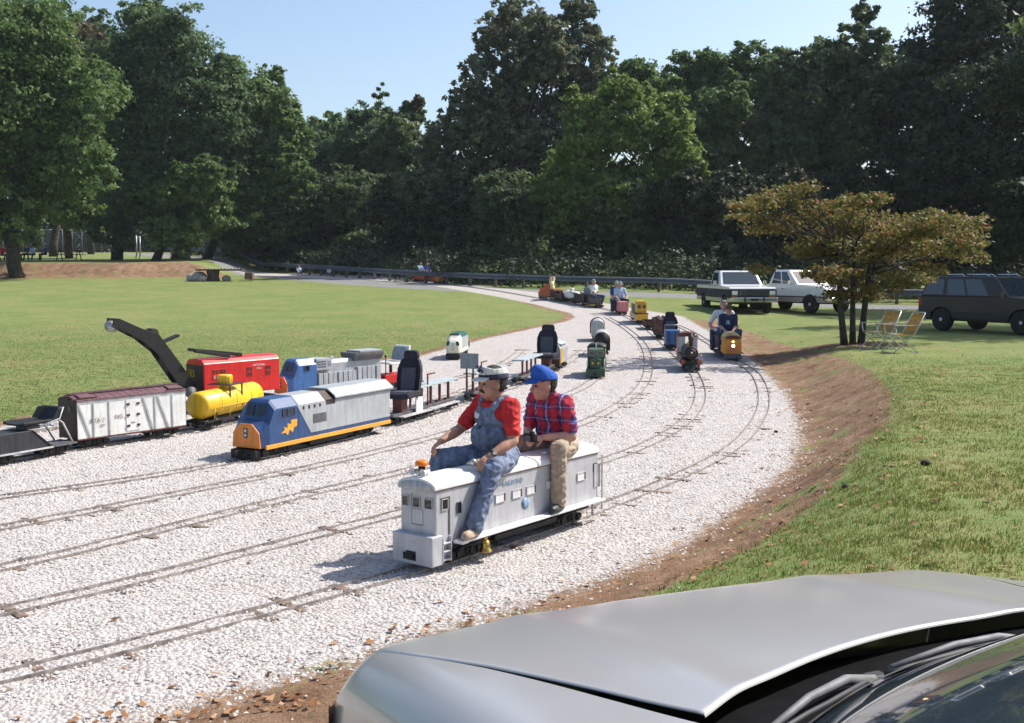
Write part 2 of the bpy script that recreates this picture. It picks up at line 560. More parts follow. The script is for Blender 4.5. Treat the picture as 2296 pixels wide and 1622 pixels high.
# ------------------------------------------------------------------ tracks
M_RAIL = mat('rail_steel', (0.50, 0.44, 0.40), 0.45, 0.55, 0.2, 20)
M_TIE = mat('tie_wood', (0.26, 0.185, 0.135), 0.9, 0, 0.35, 12, 0.4, 40)
GAUGE = 0.19
def tie_mesh():
    mb = MB(); mb.box((0, 0, 0), (0.07, 0.42, 0.05))
    return mb.mesh('tie', M_TIE)
TIE_ME = tie_mesh()
TRACKS = {}
def track(key, px, label, pre=(), post=(), ties=True, step=0.25):
    pts = list(pre) + [(h.x, h.y) for h in (hit(*p) for p in px)] + list(post)
    P = smooth_path(pts, step, 14)
    TRACKS[key] = P
    t = thing('railway_track', label, 'track', (0, 0, 0), 0, 'narrow railway tracks in the gravel yard')
    T = np.gradient(P, axis=0); T /= np.linalg.norm(T, axis=1)[:, None]
    Nn = np.stack([-T[:, 1], T[:, 0]], 1)
    for sgn in (1, -1):
        c = P + Nn * sgn * GAUGE / 2
        z = zt(c[:, 0], c[:, 1])
        mb = MB(); rings = []
        for k in range(len(c)):
            n = Vector((Nn[k, 0], Nn[k, 1], 0)); o = Vector((c[k, 0], c[k, 1], z[k]))
            rings.append([o + n * a + Vector((0, 0, h)) for a, h in ((-0.009, -0.02), (0.009, -0.02), (0.007, 0.022), (-0.007, 0.022))])
        mb.loft(rings)
        part('rail', mb, M_RAIL, t)
    if ties:
        n = 0
        for k in range(len(P)):
            x, y = P[k]
            if n >= 290 or y < 5 or y > 34 or abs(x) > 0.52 * y + 0.6:
                continue
            o = link('tie', TIE_ME, t)
            sh = RNG.normal(-0.02, 0.03)
            o.location = (x + Nn[k, 0] * sh, y + Nn[k, 1] * sh, float(zt(x, y)) - 0.026 + RNG.uniform(-0.018, 0.010))
            o.rotation_euler = (RNG.normal(0, 0.02), RNG.normal(0, 0.02), math.atan2(T[k, 1], T[k, 0]) + RNG.normal(0, 0.04))
            n += 1
    return P

track('one', [(0, 1528), (300, 1450), (600, 1374), (925, 1283), (1120, 1222), (1335, 1147), (1500, 1080), (1640, 1010), (1705, 935), (1712, 880), (1690, 835), (1643, 806), (1600, 776), (1550, 745), (1505, 725)],
      'outermost track carrying the silver locomotive and curving round to the yellow one', pre=[(-9, 0.5), (-5.2, 4.2)])
track('two', [(0, 1379), (300, 1307), (560, 1241), (880, 1158), (1120, 1095), (1345, 1040), (1480, 985), (1550, 935), (1572, 885), (1556, 836), (1530, 808), (1503, 784), (1476, 758), (1450, 737), (1422, 719), (1395, 706), (1360, 695), (1325, 687), (1290, 680), (1250, 674), (1215, 671), (1150, 659), (1080, 648), (1000, 638), (955, 632)],
      'long track under the far mixed train with riders', pre=[(-9, 2), (-6, 5)], post=[(-16, 80)])
track('three', [(0, 1281), (300, 1205), (560, 1141), (800, 1085), (1100, 1012), (1310, 950), (1430, 880), (1455, 820), (1440, 770), (1400, 735), (1360, 712)],
      'bare curving track between the green locomotive and the steam locomotive', pre=[(-9, 3.3), (-6.5, 6)])
track('four', [(0, 1189), (400, 1108), (700, 1050), (1000, 975), (1200, 912), (1310, 870), (1345, 830), (1348, 790), (1342, 755), (1335, 730)],
      'track under the dark green locomotive and its two pale wagons', pre=[(-10, 4), (-7, 7.4)])
track('five', [(0, 1118), (300, 1077), (560, 1032), (700, 1003), (835, 968), (905, 945), (1007, 917), (1100, 887), (1180, 858), (1260, 822), (1310, 785)],
      'track under the blue and grey locomotive and the bench cars', pre=[(-11, 5.6), (-8, 8.7)])
track('six', [(20, 1035), (180, 1005), (430, 968), (600, 930)], 'track under the white boxcar and the yellow tank car', pre=[(-12, 7.2), (-9.5, 10.2)], post=[(-2.2, 17.6), (-1.2, 19.5), (-0.6, 22)])
track('seven', [], 'track along the lawn edge under the red crane car', pre=[(-11, 11.2), (-8, 14.5), (-5.58, 17.22), (-3.63, 19.5), (-2.0, 21.4), (-0.9, 23.5), (-0.2, 26)], post=[(0.3, 30)])

# ------------------------------------------------------------------ loose stones, grass blades, fallen leaves
def scatter(n, xr, yr, ok):
    x = RNG.uniform(*xr, n); y = yr[0] + (yr[1] - yr[0]) * RNG.uniform(0, 1, n) ** 1.7
    k = ok(x, y)
    return x[k], y[k]

def gravel_stones():
    x, y = scatter(520000, (-9, 8), (5.0, 21), lambda x, y: (np.abs(x) < 0.5 * y + 0.4))
    g = poly_sd(x, y, GP)
    keep = (RNG.uniform(0, 1, len(x)) < 1 / (1 + np.exp(-(g - 0.05) / 0.11))) | ((g > -1.4) & (y < 12) & (RNG.uniform(0, 1, len(x)) < 0.10 * np.exp(np.minimum(g, 0) / 0.4)))
    x, y = x[keep][:150000], y[keep][:150000]
    n = len(x)
    s = RNG.gamma(3.0, 0.0028, n).clip(0.0035, 0.022) * np.interp(y, [6, 20], [1.0, 1.5])
    base = np.array([(1, 0, 0), (-0.5, 0.87, 0), (-0.5, -0.87, 0), (0.1, 0.05, 0.85)], float)
    a = RNG.uniform(0, 2 * PI, n)
    jit = 1 + RNG.uniform(-0.35, 0.35, (n, 4, 3))
    P = base[None] * jit
    ca, sa = np.cos(a)[:, None], np.sin(a)[:, None]
    px = P[..., 0] * ca - P[..., 1] * sa * 0.75; py = P[..., 0] * sa + P[..., 1] * ca * 0.75
    P = np.stack([px, py, P[..., 2] * 0.8], -1) * s[:, None, None]
    P[:, :, 0] += x[:, None]; P[:, :, 1] += y[:, None]; P[:, :, 2] += (zt(x, y) + 0.001)[:, None]
    idx = (np.arange(n) * 4)[:, None]
    Fc = np.concatenate([idx + np.array([[0, 1, 3]]), idx + np.array([[1, 2, 3]]), idx + np.array([[2, 0, 3]])], 0)
    me = npmesh('gravel', P.reshape(-1, 3), Fc)
    m = bpy.data.materials.new('stone'); m.use_nodes = True
    t = m.node_tree; b = t.nodes['Principled BSDF']
    gi = t.nodes.new('ShaderNodeNewGeometry'); r = t.nodes.new('ShaderNodeValToRGB')
    e = r.color_ramp.elements
    for p, c in ((0.0, (0.24, 0.205, 0.185)), (0.04, (0.37, 0.335, 0.315)), (0.15, (0.445, 0.418, 0.402)), (1.0, (0.525, 0.50, 0.482))):
        if p in (0.0, 1.0):
            el = e[0] if p == 0 else e[-1]
        else:
            el = e.new(p)
        el.color = (*c, 1)
    t.links.new(gi.outputs['Random Per Island'], r.inputs[0]); t.links.new(r.outputs[0], b.inputs['Base Color'])
    b.inputs['Roughness'].default_value = 0.9
    me.materials.append(m)
    link('gravel', me, kind='stuff', label='loose pale crushed stone lying all over the track yard', cat='gravel')
gravel_stones()

def leaf_mat(name, stops, trans=0.35, rough=0.6, use_tint=False):
    m = bpy.data.materials.new(name); m.use_nodes = True
    t = m.node_tree; b = t.nodes['Principled BSDF']; out = t.nodes['Material Output']
    gi = t.nodes.new('ShaderNodeNewGeometry'); r = t.nodes.new('ShaderNodeValToRGB')
    e = r.color_ramp.elements
    while len(e) < len(stops): e.new(0.5)
    for el, (p, c) in zip(e, stops):
        el.position = p; el.color = (*c, 1)
    if use_tint:
        a = t.nodes.new('ShaderNodeAttribute'); a.attribute_name = 'tint'
        ad = t.nodes.new('ShaderNodeMath'); ad.operation = 'MULTIPLY_ADD'
        t.links.new(gi.outputs['Random Per Island'], ad.inputs[0]); ad.inputs[1].default_value = 0.35
        t.links.new(a.outputs['Fac'], ad.inputs[2])
        t.links.new(ad.outputs[0], r.inputs[0])
    else:
        t.links.new(gi.outputs['Random Per Island'], r.inputs[0])
    t.links.new(r.outputs[0], b.inputs['Base Color'])
    b.inputs['Roughness'].default_value = rough
    b.inputs['Specular IOR Level'].default_value = 0.25
    tr = t.nodes.new('ShaderNodeBsdfTranslucent'); t.links.new(r.outputs[0], tr.inputs[0])
    mx = t.nodes.new('ShaderNodeMixShader'); mx.inputs[0].default_value = trans
    t.links.new(b.outputs[0], mx.inputs[1]); t.links.new(tr.outputs[0], mx.inputs[2]); t.links.new(mx.outputs[0], out.inputs[0])
    return m

def grass_blades(name, x, y, hmin, hmax, wd, m, label):
    n = len(x)
    h = RNG.uniform(hmin, hmax, n); a = RNG.uniform(0, 2 * PI, n)
    lean = RNG.normal(0, 0.45, (n, 2)) * h[:, None]
    z = zt(x, y)
    dx, dy = np.cos(a) * wd, np.sin(a) * wd
    V = np.empty((n, 3, 3))
    V[:, 0] = np.stack([x - dx, y - dy, z - 0.01], 1); V[:, 1] = np.stack([x + dx, y + dy, z - 0.01], 1)
    V[:, 2] = np.stack([x + lean[:, 0], y + lean[:, 1], z + h], 1)
    me = npmesh(name, V.reshape(-1, 3), np.arange(n * 3).reshape(n, 3))
    me.materials.append(m)
    link(name, me, kind='stuff', label=label, cat='grass')
M_GRASS = leaf_mat('grass_blade', [(0, (0.11, 0.17, 0.045)), (0.45, (0.17, 0.22, 0.07)), (0.75, (0.27, 0.26, 0.11)), (1, (0.34, 0.24, 0.13))], 0.45)
M_GRASS_NEAR = leaf_mat('grass_blade_near', [(0, (0.075, 0.135, 0.022)), (0.4, (0.13, 0.20, 0.036)), (0.7, (0.21, 0.22, 0.06)), (0.88, (0.30, 0.21, 0.09)), (1, (0.36, 0.24, 0.12))], 0.4)
def near_grass():
    x, y = scatter(760000, (-1, 15), (4.6, 25), lambda x, y: (np.abs(x) < 0.58 * y + 1.0) & (x - xe(y) > 0.3))
    d = x - xe(y)
    # clumps: keep more where a slow pattern is high
    pat = np.sin(x * 2.1 + 1.3 * np.sin(y * 1.7)) * np.sin(y * 2.4 + np.sin(x * 1.1)) * 0.5 + 0.5
    pr = sst(0.8, 1.65, d - np.interp(y, [3.5, 5.0, 6.0, 6.8, 8.5, 12, 20], [3.0, 2.0, 0.9, 0.35, 0.1, -0.05, 0.28])) * (0.35 + 0.65 * pat) + 0.04 * pat
    pr = pr * (1 - sst(15, 24.5, y))
    k = RNG.uniform(0, 1, len(x)) < pr
    x, y = x[k][:250000], y[k][:250000]
    grass_blades('grass', x, y, 0.012, 0.036, 0.0055, M_GRASS_NEAR, 'short mown grass on the raised ground beside the track bank')
near_grass()
def far_grass():
    x, y = scatter(520000, (-24, 6), (15, 47), lambda x, y: (np.abs(x) < 0.5 * y + 0.5) & (x < xe(y) - 2))
    g = poly_sd(x, y, GP)
    k = (g < -0.15) & (RNG.uniform(0, 1, len(x)) < 0.8 * (1 - sst(30, 44, y)))
    x, y = x[k][:95000], y[k][:95000]
    grass_blades('grass', x, y, 0.008, 0.026, 0.012, M_GRASS, 'mown grass of the lawn inside the loop of track')
far_grass()

def fallen_leaves():
    n = 7000
    y = 5.5 + 30 * RNG.uniform(0, 1, n) ** 1.6; x = RNG.uniform(-1, 1, n) * (0.5 * y + 0.3)
    g = poly_sd(x, y, GP); r = x - xe(y)
    pr = np.where(g > 0.3, 0.035, np.where((r > -0.3) & (r < 1.9), 0.75, 0.14))
    # a drift of leaves in the lawn behind the parked cars
    k = RNG.uniform(0, 1, n) < pr
    x, y = x[k], y[k]; n = len(x)
    s = RNG.uniform(0.014, 0.036, n) * np.interp(y, [6, 25], [1, 1.35]); a = RNG.uniform(0, 2 * PI, n)
    base = np.array([(-1, 0, 0.25), (-0.2, -0.62, 0.0), (1, 0, 0.5), (-0.2, 0.62, 0.35)])
    P = np.repeat(base[None], n, 0) * (1 + RNG.uniform(-0.3, 0.3, (n, 4, 1)))
    ca, sa = np.cos(a)[:, None], np.sin(a)[:, None]
    Q = np.stack([P[..., 0] * ca - P[..., 1] * sa, P[..., 0] * sa + P[..., 1] * ca, P[..., 2] * RNG.uniform(0.3, 1.5, (n, 1))], -1) * s[:, None, None]
    Q[:, :, 0] += x[:, None]; Q[:, :, 1] += y[:, None]; Q[:, :, 2] += (zt(x, y) + 0.012)[:, None]
    me = npmesh('fallen_leaves', Q.reshape(-1, 3), np.arange(n * 4).reshape(n, 4))
    me.materials.append(leaf_mat('dry_leaf', [(0, (0.10, 0.045, 0.02)), (0.4, (0.22, 0.09, 0.035)), (0.7, (0.30, 0.14, 0.06)), (1, (0.42, 0.25, 0.13))], 0.15))
    link('fallen_leaves', me, kind='stuff', label='dry brown leaves scattered over the bank and the lawn', cat='leaves')
fallen_leaves()

# ------------------------------------------------------------------ trees
M_BARK = mat('bark', (0.075, 0.06, 0.048), 0.95, 0, 0.3, 5, 0.6, 25)
M_BARK_RED = mat('bark_reddish', (0.16, 0.075, 0.05), 0.95, 0, 0.3, 5, 0.6, 25)
LEAVES = {
    'black': leaf_mat('leaf_shade_black', [(0, (0.018, 0.028, 0.016)), (0.5, (0.040, 0.057, 0.028)), (1, (0.085, 0.11, 0.052))], 0.2, use_tint=True),  # near-black leaves: backlight and wood shade put into the colour
    'lime': leaf_mat('leaf_lime', [(0, (0.085, 0.145, 0.035)), (0.45, (0.16, 0.235, 0.058)), (1, (0.25, 0.31, 0.085))], 0.42, use_tint=True),
    'mid': leaf_mat('leaf_mid', [(0, (0.06, 0.115, 0.042)), (0.5, (0.125, 0.20, 0.064)), (1, (0.22, 0.28, 0.095))], 0.42, use_tint=True),
    'blue': leaf_mat('leaf_blue', [(0, (0.06, 0.108, 0.052)), (0.5, (0.115, 0.18, 0.078)), (1, (0.20, 0.26, 0.105))], 0.42, use_tint=True),
    'dark': leaf_mat('leaf_dark', [(0, (0.05, 0.08, 0.042)), (0.5, (0.108, 0.152, 0.068)), (1, (0.20, 0.245, 0.10))], 0.42, use_tint=True),
    'brown': leaf_mat('leaf_brown', [(0, (0.058, 0.092, 0.062)), (0.5, (0.125, 0.16, 0.09)), (0.8, (0.24, 0.225, 0.13)), (1, (0.40, 0.32, 0.20))], 0.4, 0.42, use_tint=True),
    'rust': leaf_mat('leaf_rust', [(0, (0.06, 0.055, 0.03)), (0.5, (0.12, 0.09, 0.05)), (1, (0.18, 0.12, 0.07))], 0.3, use_tint=True),
    'autumn': leaf_mat('leaf_autumn', [(0, (0.085, 0.11, 0.03)), (0.42, (0.16, 0.16, 0.045)), (0.68, (0.235, 0.17, 0.055)), (0.88, (0.27, 0.12, 0.045)), (1, (0.27, 0.07, 0.04))], 0.42, use_tint=True),
    'red': leaf_mat('leaf_red', [(0, (0.16, 0.03, 0.02)), (1, (0.3, 0.07, 0.04))], 0.3, use_tint=True),
}

def leaf_cloud(lobes, n_leaf, size, seed, per=26, tight=0.17, up=0.55, boughs=7, quad=False):
    """lobes: (x, y, z, rx, ry, rz). Sprays of leaves spread through each lobe, denser towards its skin, with gaps."""
    r = np.random.default_rng(seed)
    # every lobe breaks up into smaller boughs round its skin
    L0 = np.array(lobes, float); ex = [np.concatenate([L0[:, :3], L0[:, 3:] * 0.78], 1)]
    for _ in range(boughs):
        dd = r.normal(0, 1, (len(L0), 3)); dd /= np.linalg.norm(dd, axis=1)[:, None]
        q = r.uniform(0.26, 0.5, (len(L0), 1))
        ex.append(np.concatenate([L0[:, :3] + dd * L0[:, 3:] * r.uniform(0.72, 1.02, (len(L0), 1)), L0[:, 3:] * q * r.uniform(0.8, 1.25, (len(L0), 3))], 1))
    lobes = np.concatenate(ex, 0)
    vol = (lobes[:, 3] * lobes[:, 4] + lobes[:, 4] * lobes[:, 5] + lobes[:, 3] * lobes[:, 5])
    nc = max(8, int(n_leaf / per))
    li = r.choice(len(lobes), nc, p=vol / vol.sum())
    L = lobes[li]
    d = r.normal(0, 1, (nc, 3)); d /= np.linalg.norm(d, axis=1)[:, None]
    rad = 0.45 + 0.62 * r.uniform(0, 1, nc) ** 0.55
    rad = np.where(r.uniform(0, 1, nc) < 0.10, r.uniform(1.05, 1.32, nc), rad)
    # lumpy outline: each lobe's skin is pushed in and out by direction
    ph = r.uniform(0, 6, (len(lobes), 3))[li]
    lump = 1 + 0.16 * np.sin(d[:, 0] * 5 + ph[:, 0]) * np.sin(d[:, 1] * 5 + ph[:, 1]) + 0.14 * np.sin(d[:, 2] * 7 + ph[:, 2])
    c = L[:, :3] + d * L[:, 3:] * (rad * lump)[:, None]
    mean_r = L[:, 3:].mean(1)
    k = r.poisson(per, nc)
    ci = np.repeat(np.arange(nc), k)
    n = len(ci)
    sp = (tight * mean_r)[ci]
    o = r.normal(0, 1, (n, 3)) * sp[:, None] * np.array([1.0, 1.0, 0.6])
    p = c[ci] + o
    nrm = r.normal(0, 1, (n, 3)); nrm[:, 2] += up * 1.2
    nrm += d[ci] * 0.7
    nrm /= np.linalg.norm(nrm, axis=1)[:, None]
    t = r.normal(0, 1, (n, 3)); t -= nrm * (t * nrm).sum(1)[:, None]; t /= np.linalg.norm(t, axis=1)[:, None]
    b = np.cross(nrm, t)
    s = size * r.uniform(0.55, 1.25, n)
    asp = r.uniform(0.5, 0.85, n)
    if not quad:
        V = np.empty((n, 3, 3))
        V[:, 0] = p - t * s[:, None] - b * (s * asp * 0.6)[:, None]
        V[:, 1] = p + t * (s * 0.9)[:, None] + nrm * (s * 0.2)[:, None]
        V[:, 2] = p - t * (s * 0.3)[:, None] + b * (s * asp * 1.3)[:, None]
        tint = np.repeat(np.clip(r.normal(0.32, 0.17, nc), 0, 0.65)[ci], 3)
        return V.reshape(-1, 3), np.arange(n * 3).reshape(n, 3), tint
    V = np.empty((n, 4, 3))
    V[:, 0] = p - t * s[:, None]
    V[:, 1] = p - b * (s * asp)[:, None] + nrm * (s * 0.2)[:, None]
    V[:, 2] = p + t * s[:, None]
    V[:, 3] = p + b * (s * asp)[:, None] + nrm * (s * 0.2)[:, None]
    tint = np.repeat(np.clip(r.normal(0.32, 0.17, nc), 0, 0.65)[ci], 4)
    return V.reshape(-1, 3), np.arange(n * 4).reshape(n, 4), tint

def crown_mesh(name, V, Q, tint, m):
    me = npmesh(name, V, Q)
    a = me.attributes.new('tint', 'FLOAT', 'POINT'); a.data.foreach_set('value', tint.astype(np.float32))
    me.materials.append(m)
    return me

def limb(mb, a, b, r0, r1, rnd, n=6, bend=0.12, sides=8):
    a, b = Vector(a), Vector(b)
    L = (b - a).length
    pts = []
    for i in range(n + 1):
        t = i / n
        w = math.sin(t * PI) * bend * L
        pts.append(a.lerp(b, t) + Vector((rnd.uniform(-1, 1), rnd.uniform(-1, 1), rnd.uniform(-0.4, 0.4))) * w * 0.5)
    mb.tube(pts, [r0 + (r1 - r0) * i / n for i in range(n + 1)], sides)
    return pts

TREE_N = [0]
def tree(name, label, cat, d, base_px, lobes_px, kind, leaves, size=0.3, trunk=0.35, depth=0.8, bark=None, limbs=7, group=None, per=26, tight=0.17, base=None, extra=None):
    """lobes_px: (px, py, rx, ry) outline of each part of the crown as seen at distance d"""
    TREE_N[0] += 1
    seed = 100 + TREE_N[0]
    rnd = random.Random(seed)
    b = base if base is not None else at(base_px, 600, d)
    bz = float(zt(b.x, b.y))
    B = Vector((b.x, b.y, bz))
    t = thing(name, label, cat, B, 0, group)
    lobes = []
    for lp in lobes_px:
        px, py, rx, ry = lp[:4]
        dd = d + (lp[4] if len(lp) > 4 else rnd.uniform(-1.5, 1.5))
        c = at(px, py, dd) - B
        k = dd / F
        lobes.append((c.x, c.y, c.z, rx * k, 0.5 * (rx + ry) * k * depth, ry * k))
    V, Q, ti = leaf_cloud(lobes, leaves * 2.3, size * 0.74, seed, per * 1.5, tight)
    link('crown', crown_mesh('crown', V, Q, ti, LEAVES[kind]), t)
    mb = MB()
    top = max(l[2] for l in lobes)
    big = max(lobes, key=lambda l: l[3] * l[5])
    fork = Vector((big[0] * 0.45, big[1] * 0.3, max(1.2, min(top * 0.45, big[2] * 0.7))))
    limb(mb, (0, 0, -0.3), fork, trunk, trunk * 0.62, rnd, 6, 0.05, 10)
    for l in sorted(lobes, key=lambda l: -l[3] * l[5])[:limbs]:
        q = limb(mb, fork * rnd.uniform(0.75, 1.0), Vector((l[0], l[1], l[2] + l[5] * 0.3)), trunk * 0.42, trunk * 0.08, rnd)
        for _ in range(2):
            s = rnd.choice(q[2:5])
            e = Vector((l[0] + rnd.uniform(-1, 1) * l[3] * 0.7, l[1] + rnd.uniform(-1, 1) * l[4] * 0.7, l[2] + rnd.uniform(-0.5, 0.8) * l[5]))
            limb(mb, s, e, trunk * 0.16, trunk * 0.03, rnd, 4, 0.15, 6)
    part('trunk', mb, bark or M_BARK, t)
    if extra:
        V, Q, ti = leaf_cloud([(*(at(px, py, d) - B), rx * d / F, rx * d / F, ry * d / F) for px, py, rx, ry in extra[1]], extra[2] * 2, size * 0.8, seed + 50, per, tight)
        o = link('leaf_patch', crown_mesh('leaf_patch', V, Q, ti, LEAVES[extra[0]]), t, kind='stuff')
    return t

EDGE = 'trees along the edge of the grass'
tree('broadleaf_tree', 'big green tree at the left edge, trunk in front of the earth bank', 'tree', 74, 40,
     [(20, 110, 150, 150), (-60, 260, 150, 230), (90, 240, 130, 130), (10, 390, 130, 130), (150, 330, 90, 120), (120, 440, 80, 70), (70, 170, 120, 120), (205, 230, 55, 90), (30, 485, 70, 50)],
     'mid', 42000, 0.26, 0.5, group=EDGE)
tree('broadleaf_tree', 'yellow-green tree with a reddish trunk standing behind the earth bank', 'tree', 92, 157,
     [(170, 440, 85, 65), (205, 350, 60, 90), (130, 370, 70, 90), (215, 270, 45, 70), (190, 475, 60, 35)],
     'lime', 17000, 0.30, 0.36, group=EDGE, bark=M_BARK_RED)
tree('broadleaf_tree', 'tree with thinning rusty brown top behind the big left tree', 'tree', 98, 120,
     [(160, 130, 80, 90), (220, 210, 40, 80), (120, 90, 80, 80), (200, 120, 35, 55)], 'rust', 9000, 0.30, 0.4, group=EDGE)
tree('broadleaf_tree', 'slender dark green treetop showing between the two tall left trees', 'tree', 108, 205,
     [(200, 60, 38, 55), (215, 120, 45, 60), (190, 190, 55, 90)], 'blue', 6000, 0.32, 0.35, group=EDGE)
tree('broadleaf_tree', 'tall spreading tree with a thick dark trunk left of the thin metal poles', 'tree', 86, 262,
     [(330, 85, 75, 75), (400, 130, 80, 85), (300, 170, 75, 90), (300, 300, 85, 110), (420, 230, 95, 90), (380, 330, 90, 90), (480, 230, 60, 90), (260, 420, 60, 90), (350, 420, 90, 80), (500, 310, 60, 80), (250, 520, 50, 40)],
     'blue', 42000, 0.27, 0.5, limbs=9, group=EDGE, tight=0.2)
tree('broadleaf_tree', 'low leafy tree with two dark trunks and drooping light green boughs', 'tree', 83, 345,
     [(430, 450, 75, 50), (485, 490, 48, 38), (385, 520, 55, 45), (420, 525, 40, 35), (350, 460, 60, 50), (450, 400, 60, 45)],
     'mid', 15000, 0.26, 0.36, group=EDGE)
tree('broadleaf_tree', 'round full green tree beside the spreading tree, leaning into the open sky', 'tree', 90, 462,
     [(540, 240, 75, 95), (590, 320, 75, 85), (600, 195, 28, 42), (610, 240, 35, 50), (570, 420, 90, 90), (640, 370, 55, 75), (630, 480, 60, 70), (540, 500, 60, 70), (660, 300, 40, 50), (520, 180, 45, 50)],
     'mid', 34000, 0.27, 0.42, group=EDGE)
tree('broadleaf_tree', 'pale green bushy tree low by the guard rail bend', 'tree', 95, 640,
     [(635, 545, 45, 45), (660, 500, 45, 55), (690, 440, 45, 70)], 'lime', 8000, 0.28, 0.3, group=EDGE)
for i, (px, lob) in enumerate([(700, [(690, 300, 60, 38), (650, 320, 50, 45)]), (790, [(760, 300, 60, 36), (820, 315, 60, 40)])]):
    tree('broadleaf_tree', ['hazy low treetop in the dip of the skyline', 'hazy treetop just right of the skyline dip'][i], 'tree', 135, px,
         lob + [(px, 390, 100, 70)], 'mid', 9000, 0.4, 0.35, group='trees along the skyline')
tree('broadleaf_tree', 'ragged dull green tree topped by a dark vine-hung spire', 'tree', 98, 790,
     [(760, 390, 75, 95), (840, 340, 65, 80), (850, 250, 16, 40), (838, 285, 26, 35), (860, 215, 9, 22), (800, 480, 95, 90), (720, 490, 60, 80), (700, 380, 45, 60)],
     'blue', 26000, 0.28, 0.36, group=EDGE, tight=0.2)
tree('broadleaf_tree', 'dark tree with two thin reddish-tipped spires', 'tree', 94, 900,
     [(905, 350, 55, 90), (935, 250, 16, 34), (915, 275, 26, 40), (880, 290, 22, 40), (930, 440, 70, 90), (870, 500, 70, 90)],
     'dark', 17000, 0.28, 0.36, group=EDGE, extra=('rust', [(938, 228, 9, 14), (845, 215, 7, 12)], 250))
tree('cottonwood_tree', 'tallest central tree with big brown-tinged leaves and a small red patch near its top', 'tree', 82, 1150,
     [(1165, 40, 55, 62), (1150, 110, 78, 70), (1295, 60, 52, 68), (1230, 120, 75, 70), (1320, 140, 55, 70), (1100, 190, 75, 70), (1200, 200, 110, 75), (1300, 225, 75, 65), (1060, 260, 70, 70), (1030, 335, 70, 75), (1140, 300, 105, 80), (1240, 310, 80, 75), (980, 340, 50, 60), (1090, 420, 120, 80), (960, 440, 70, 70), (1170, 440, 80, 80)],
     'brown', 25000, 0.31, 0.5, limbs=14, group=EDGE, per=9, tight=0.12, extra=('red', [(1218, 55, 20, 26), (1202, 78, 12, 14)], 420))
tree('broadleaf_tree', 'broad sunlit yellow-green tree right of the tallest tree', 'tree', 72, 1400,
     [(1310, 250, 50, 42), (1390, 205, 48, 38), (1450, 222, 50, 36), (1420, 290, 80, 55), (1500, 285, 55, 60), (1310, 335, 62, 60), (1250, 400, 50, 60), (1460, 385, 90, 60), (1340, 430, 80, 60), (1535, 355, 38, 50), (1290, 480, 60, 50), (1420, 480, 80, 50), (1510, 450, 50, 50)],
     'lime', 36000, 0.24, 0.36, group=EDGE, depth=0.9, tight=0.2)
tree('broadleaf_tree', 'pale wispy tree rising between the tallest tree and the sunlit one', 'tree', 92, 1330,
     [(1340, 215, 40, 40), (1440, 165, 45, 34), (1490, 190, 40, 34), (1400, 180, 40, 30), (1290, 300, 40, 60)], 'mid', 9000, 0.26, 0.3, group=EDGE, tight=0.22)
tree('broadleaf_tree', 'tall mixed green tree behind the sunlit one, rounded at the skyline', 'tree', 86, 1590,
     [(1560, 200, 60, 65), (1630, 170, 60, 65), (1690, 140, 48, 48), (1600, 260, 90, 75), (1690, 230, 65, 75), (1660, 330, 75, 65), (1560, 330, 70, 70), (1480, 210, 50, 45), (1735, 180, 45, 60)],
     'mid', 32000, 0.26, 0.42, group=EDGE)
tree('broadleaf_tree', 'open-crowned tree with dark leaning limbs against a gap of sky', 'tree', 78, 1650,
     [(1560, 430, 60, 60), (1690, 420, 55, 50), (1600, 480, 80, 60), (1590, 385, 60, 40), (1770, 350, 50, 70)], 'dark', 12000, 0.25, 0.42, group=EDGE, limbs=8)
tree('broadleaf_tree', 'dark tree with pointed upright spires against the sky', 'tree', 80, 1860,
     [(1940, 50, 20, 62), (1975, 100, 20, 45), (1905, 95, 22, 45), (1940, 140, 58, 55), (1850, 130, 60, 45), (1800, 200, 75, 80), (1880, 220, 90, 80), (1780, 300, 75, 80), (1850, 330, 100, 80), (1740, 400, 65, 70), (1840, 430, 90, 80), (1990, 190, 50, 80)],
     'dark', 36000, 0.26, 0.45, limbs=9, group=EDGE, extra=('rust', [(1735, 250, 32, 30), (1700, 285, 30, 18), (1760, 215, 20, 20)], 600))
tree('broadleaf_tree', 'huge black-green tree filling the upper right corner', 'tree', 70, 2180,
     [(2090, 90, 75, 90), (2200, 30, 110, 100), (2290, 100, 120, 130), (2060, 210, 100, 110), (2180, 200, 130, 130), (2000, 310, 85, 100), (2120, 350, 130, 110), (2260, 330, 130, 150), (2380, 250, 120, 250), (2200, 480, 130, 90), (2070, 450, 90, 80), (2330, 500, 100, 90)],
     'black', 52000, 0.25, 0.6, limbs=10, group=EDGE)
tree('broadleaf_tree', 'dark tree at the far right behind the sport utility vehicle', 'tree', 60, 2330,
     [(2250, 540, 55, 50), (2300, 480, 60, 70), (2220, 580, 40, 30)], 'black', 7000, 0.22, 0.3, group=EDGE)
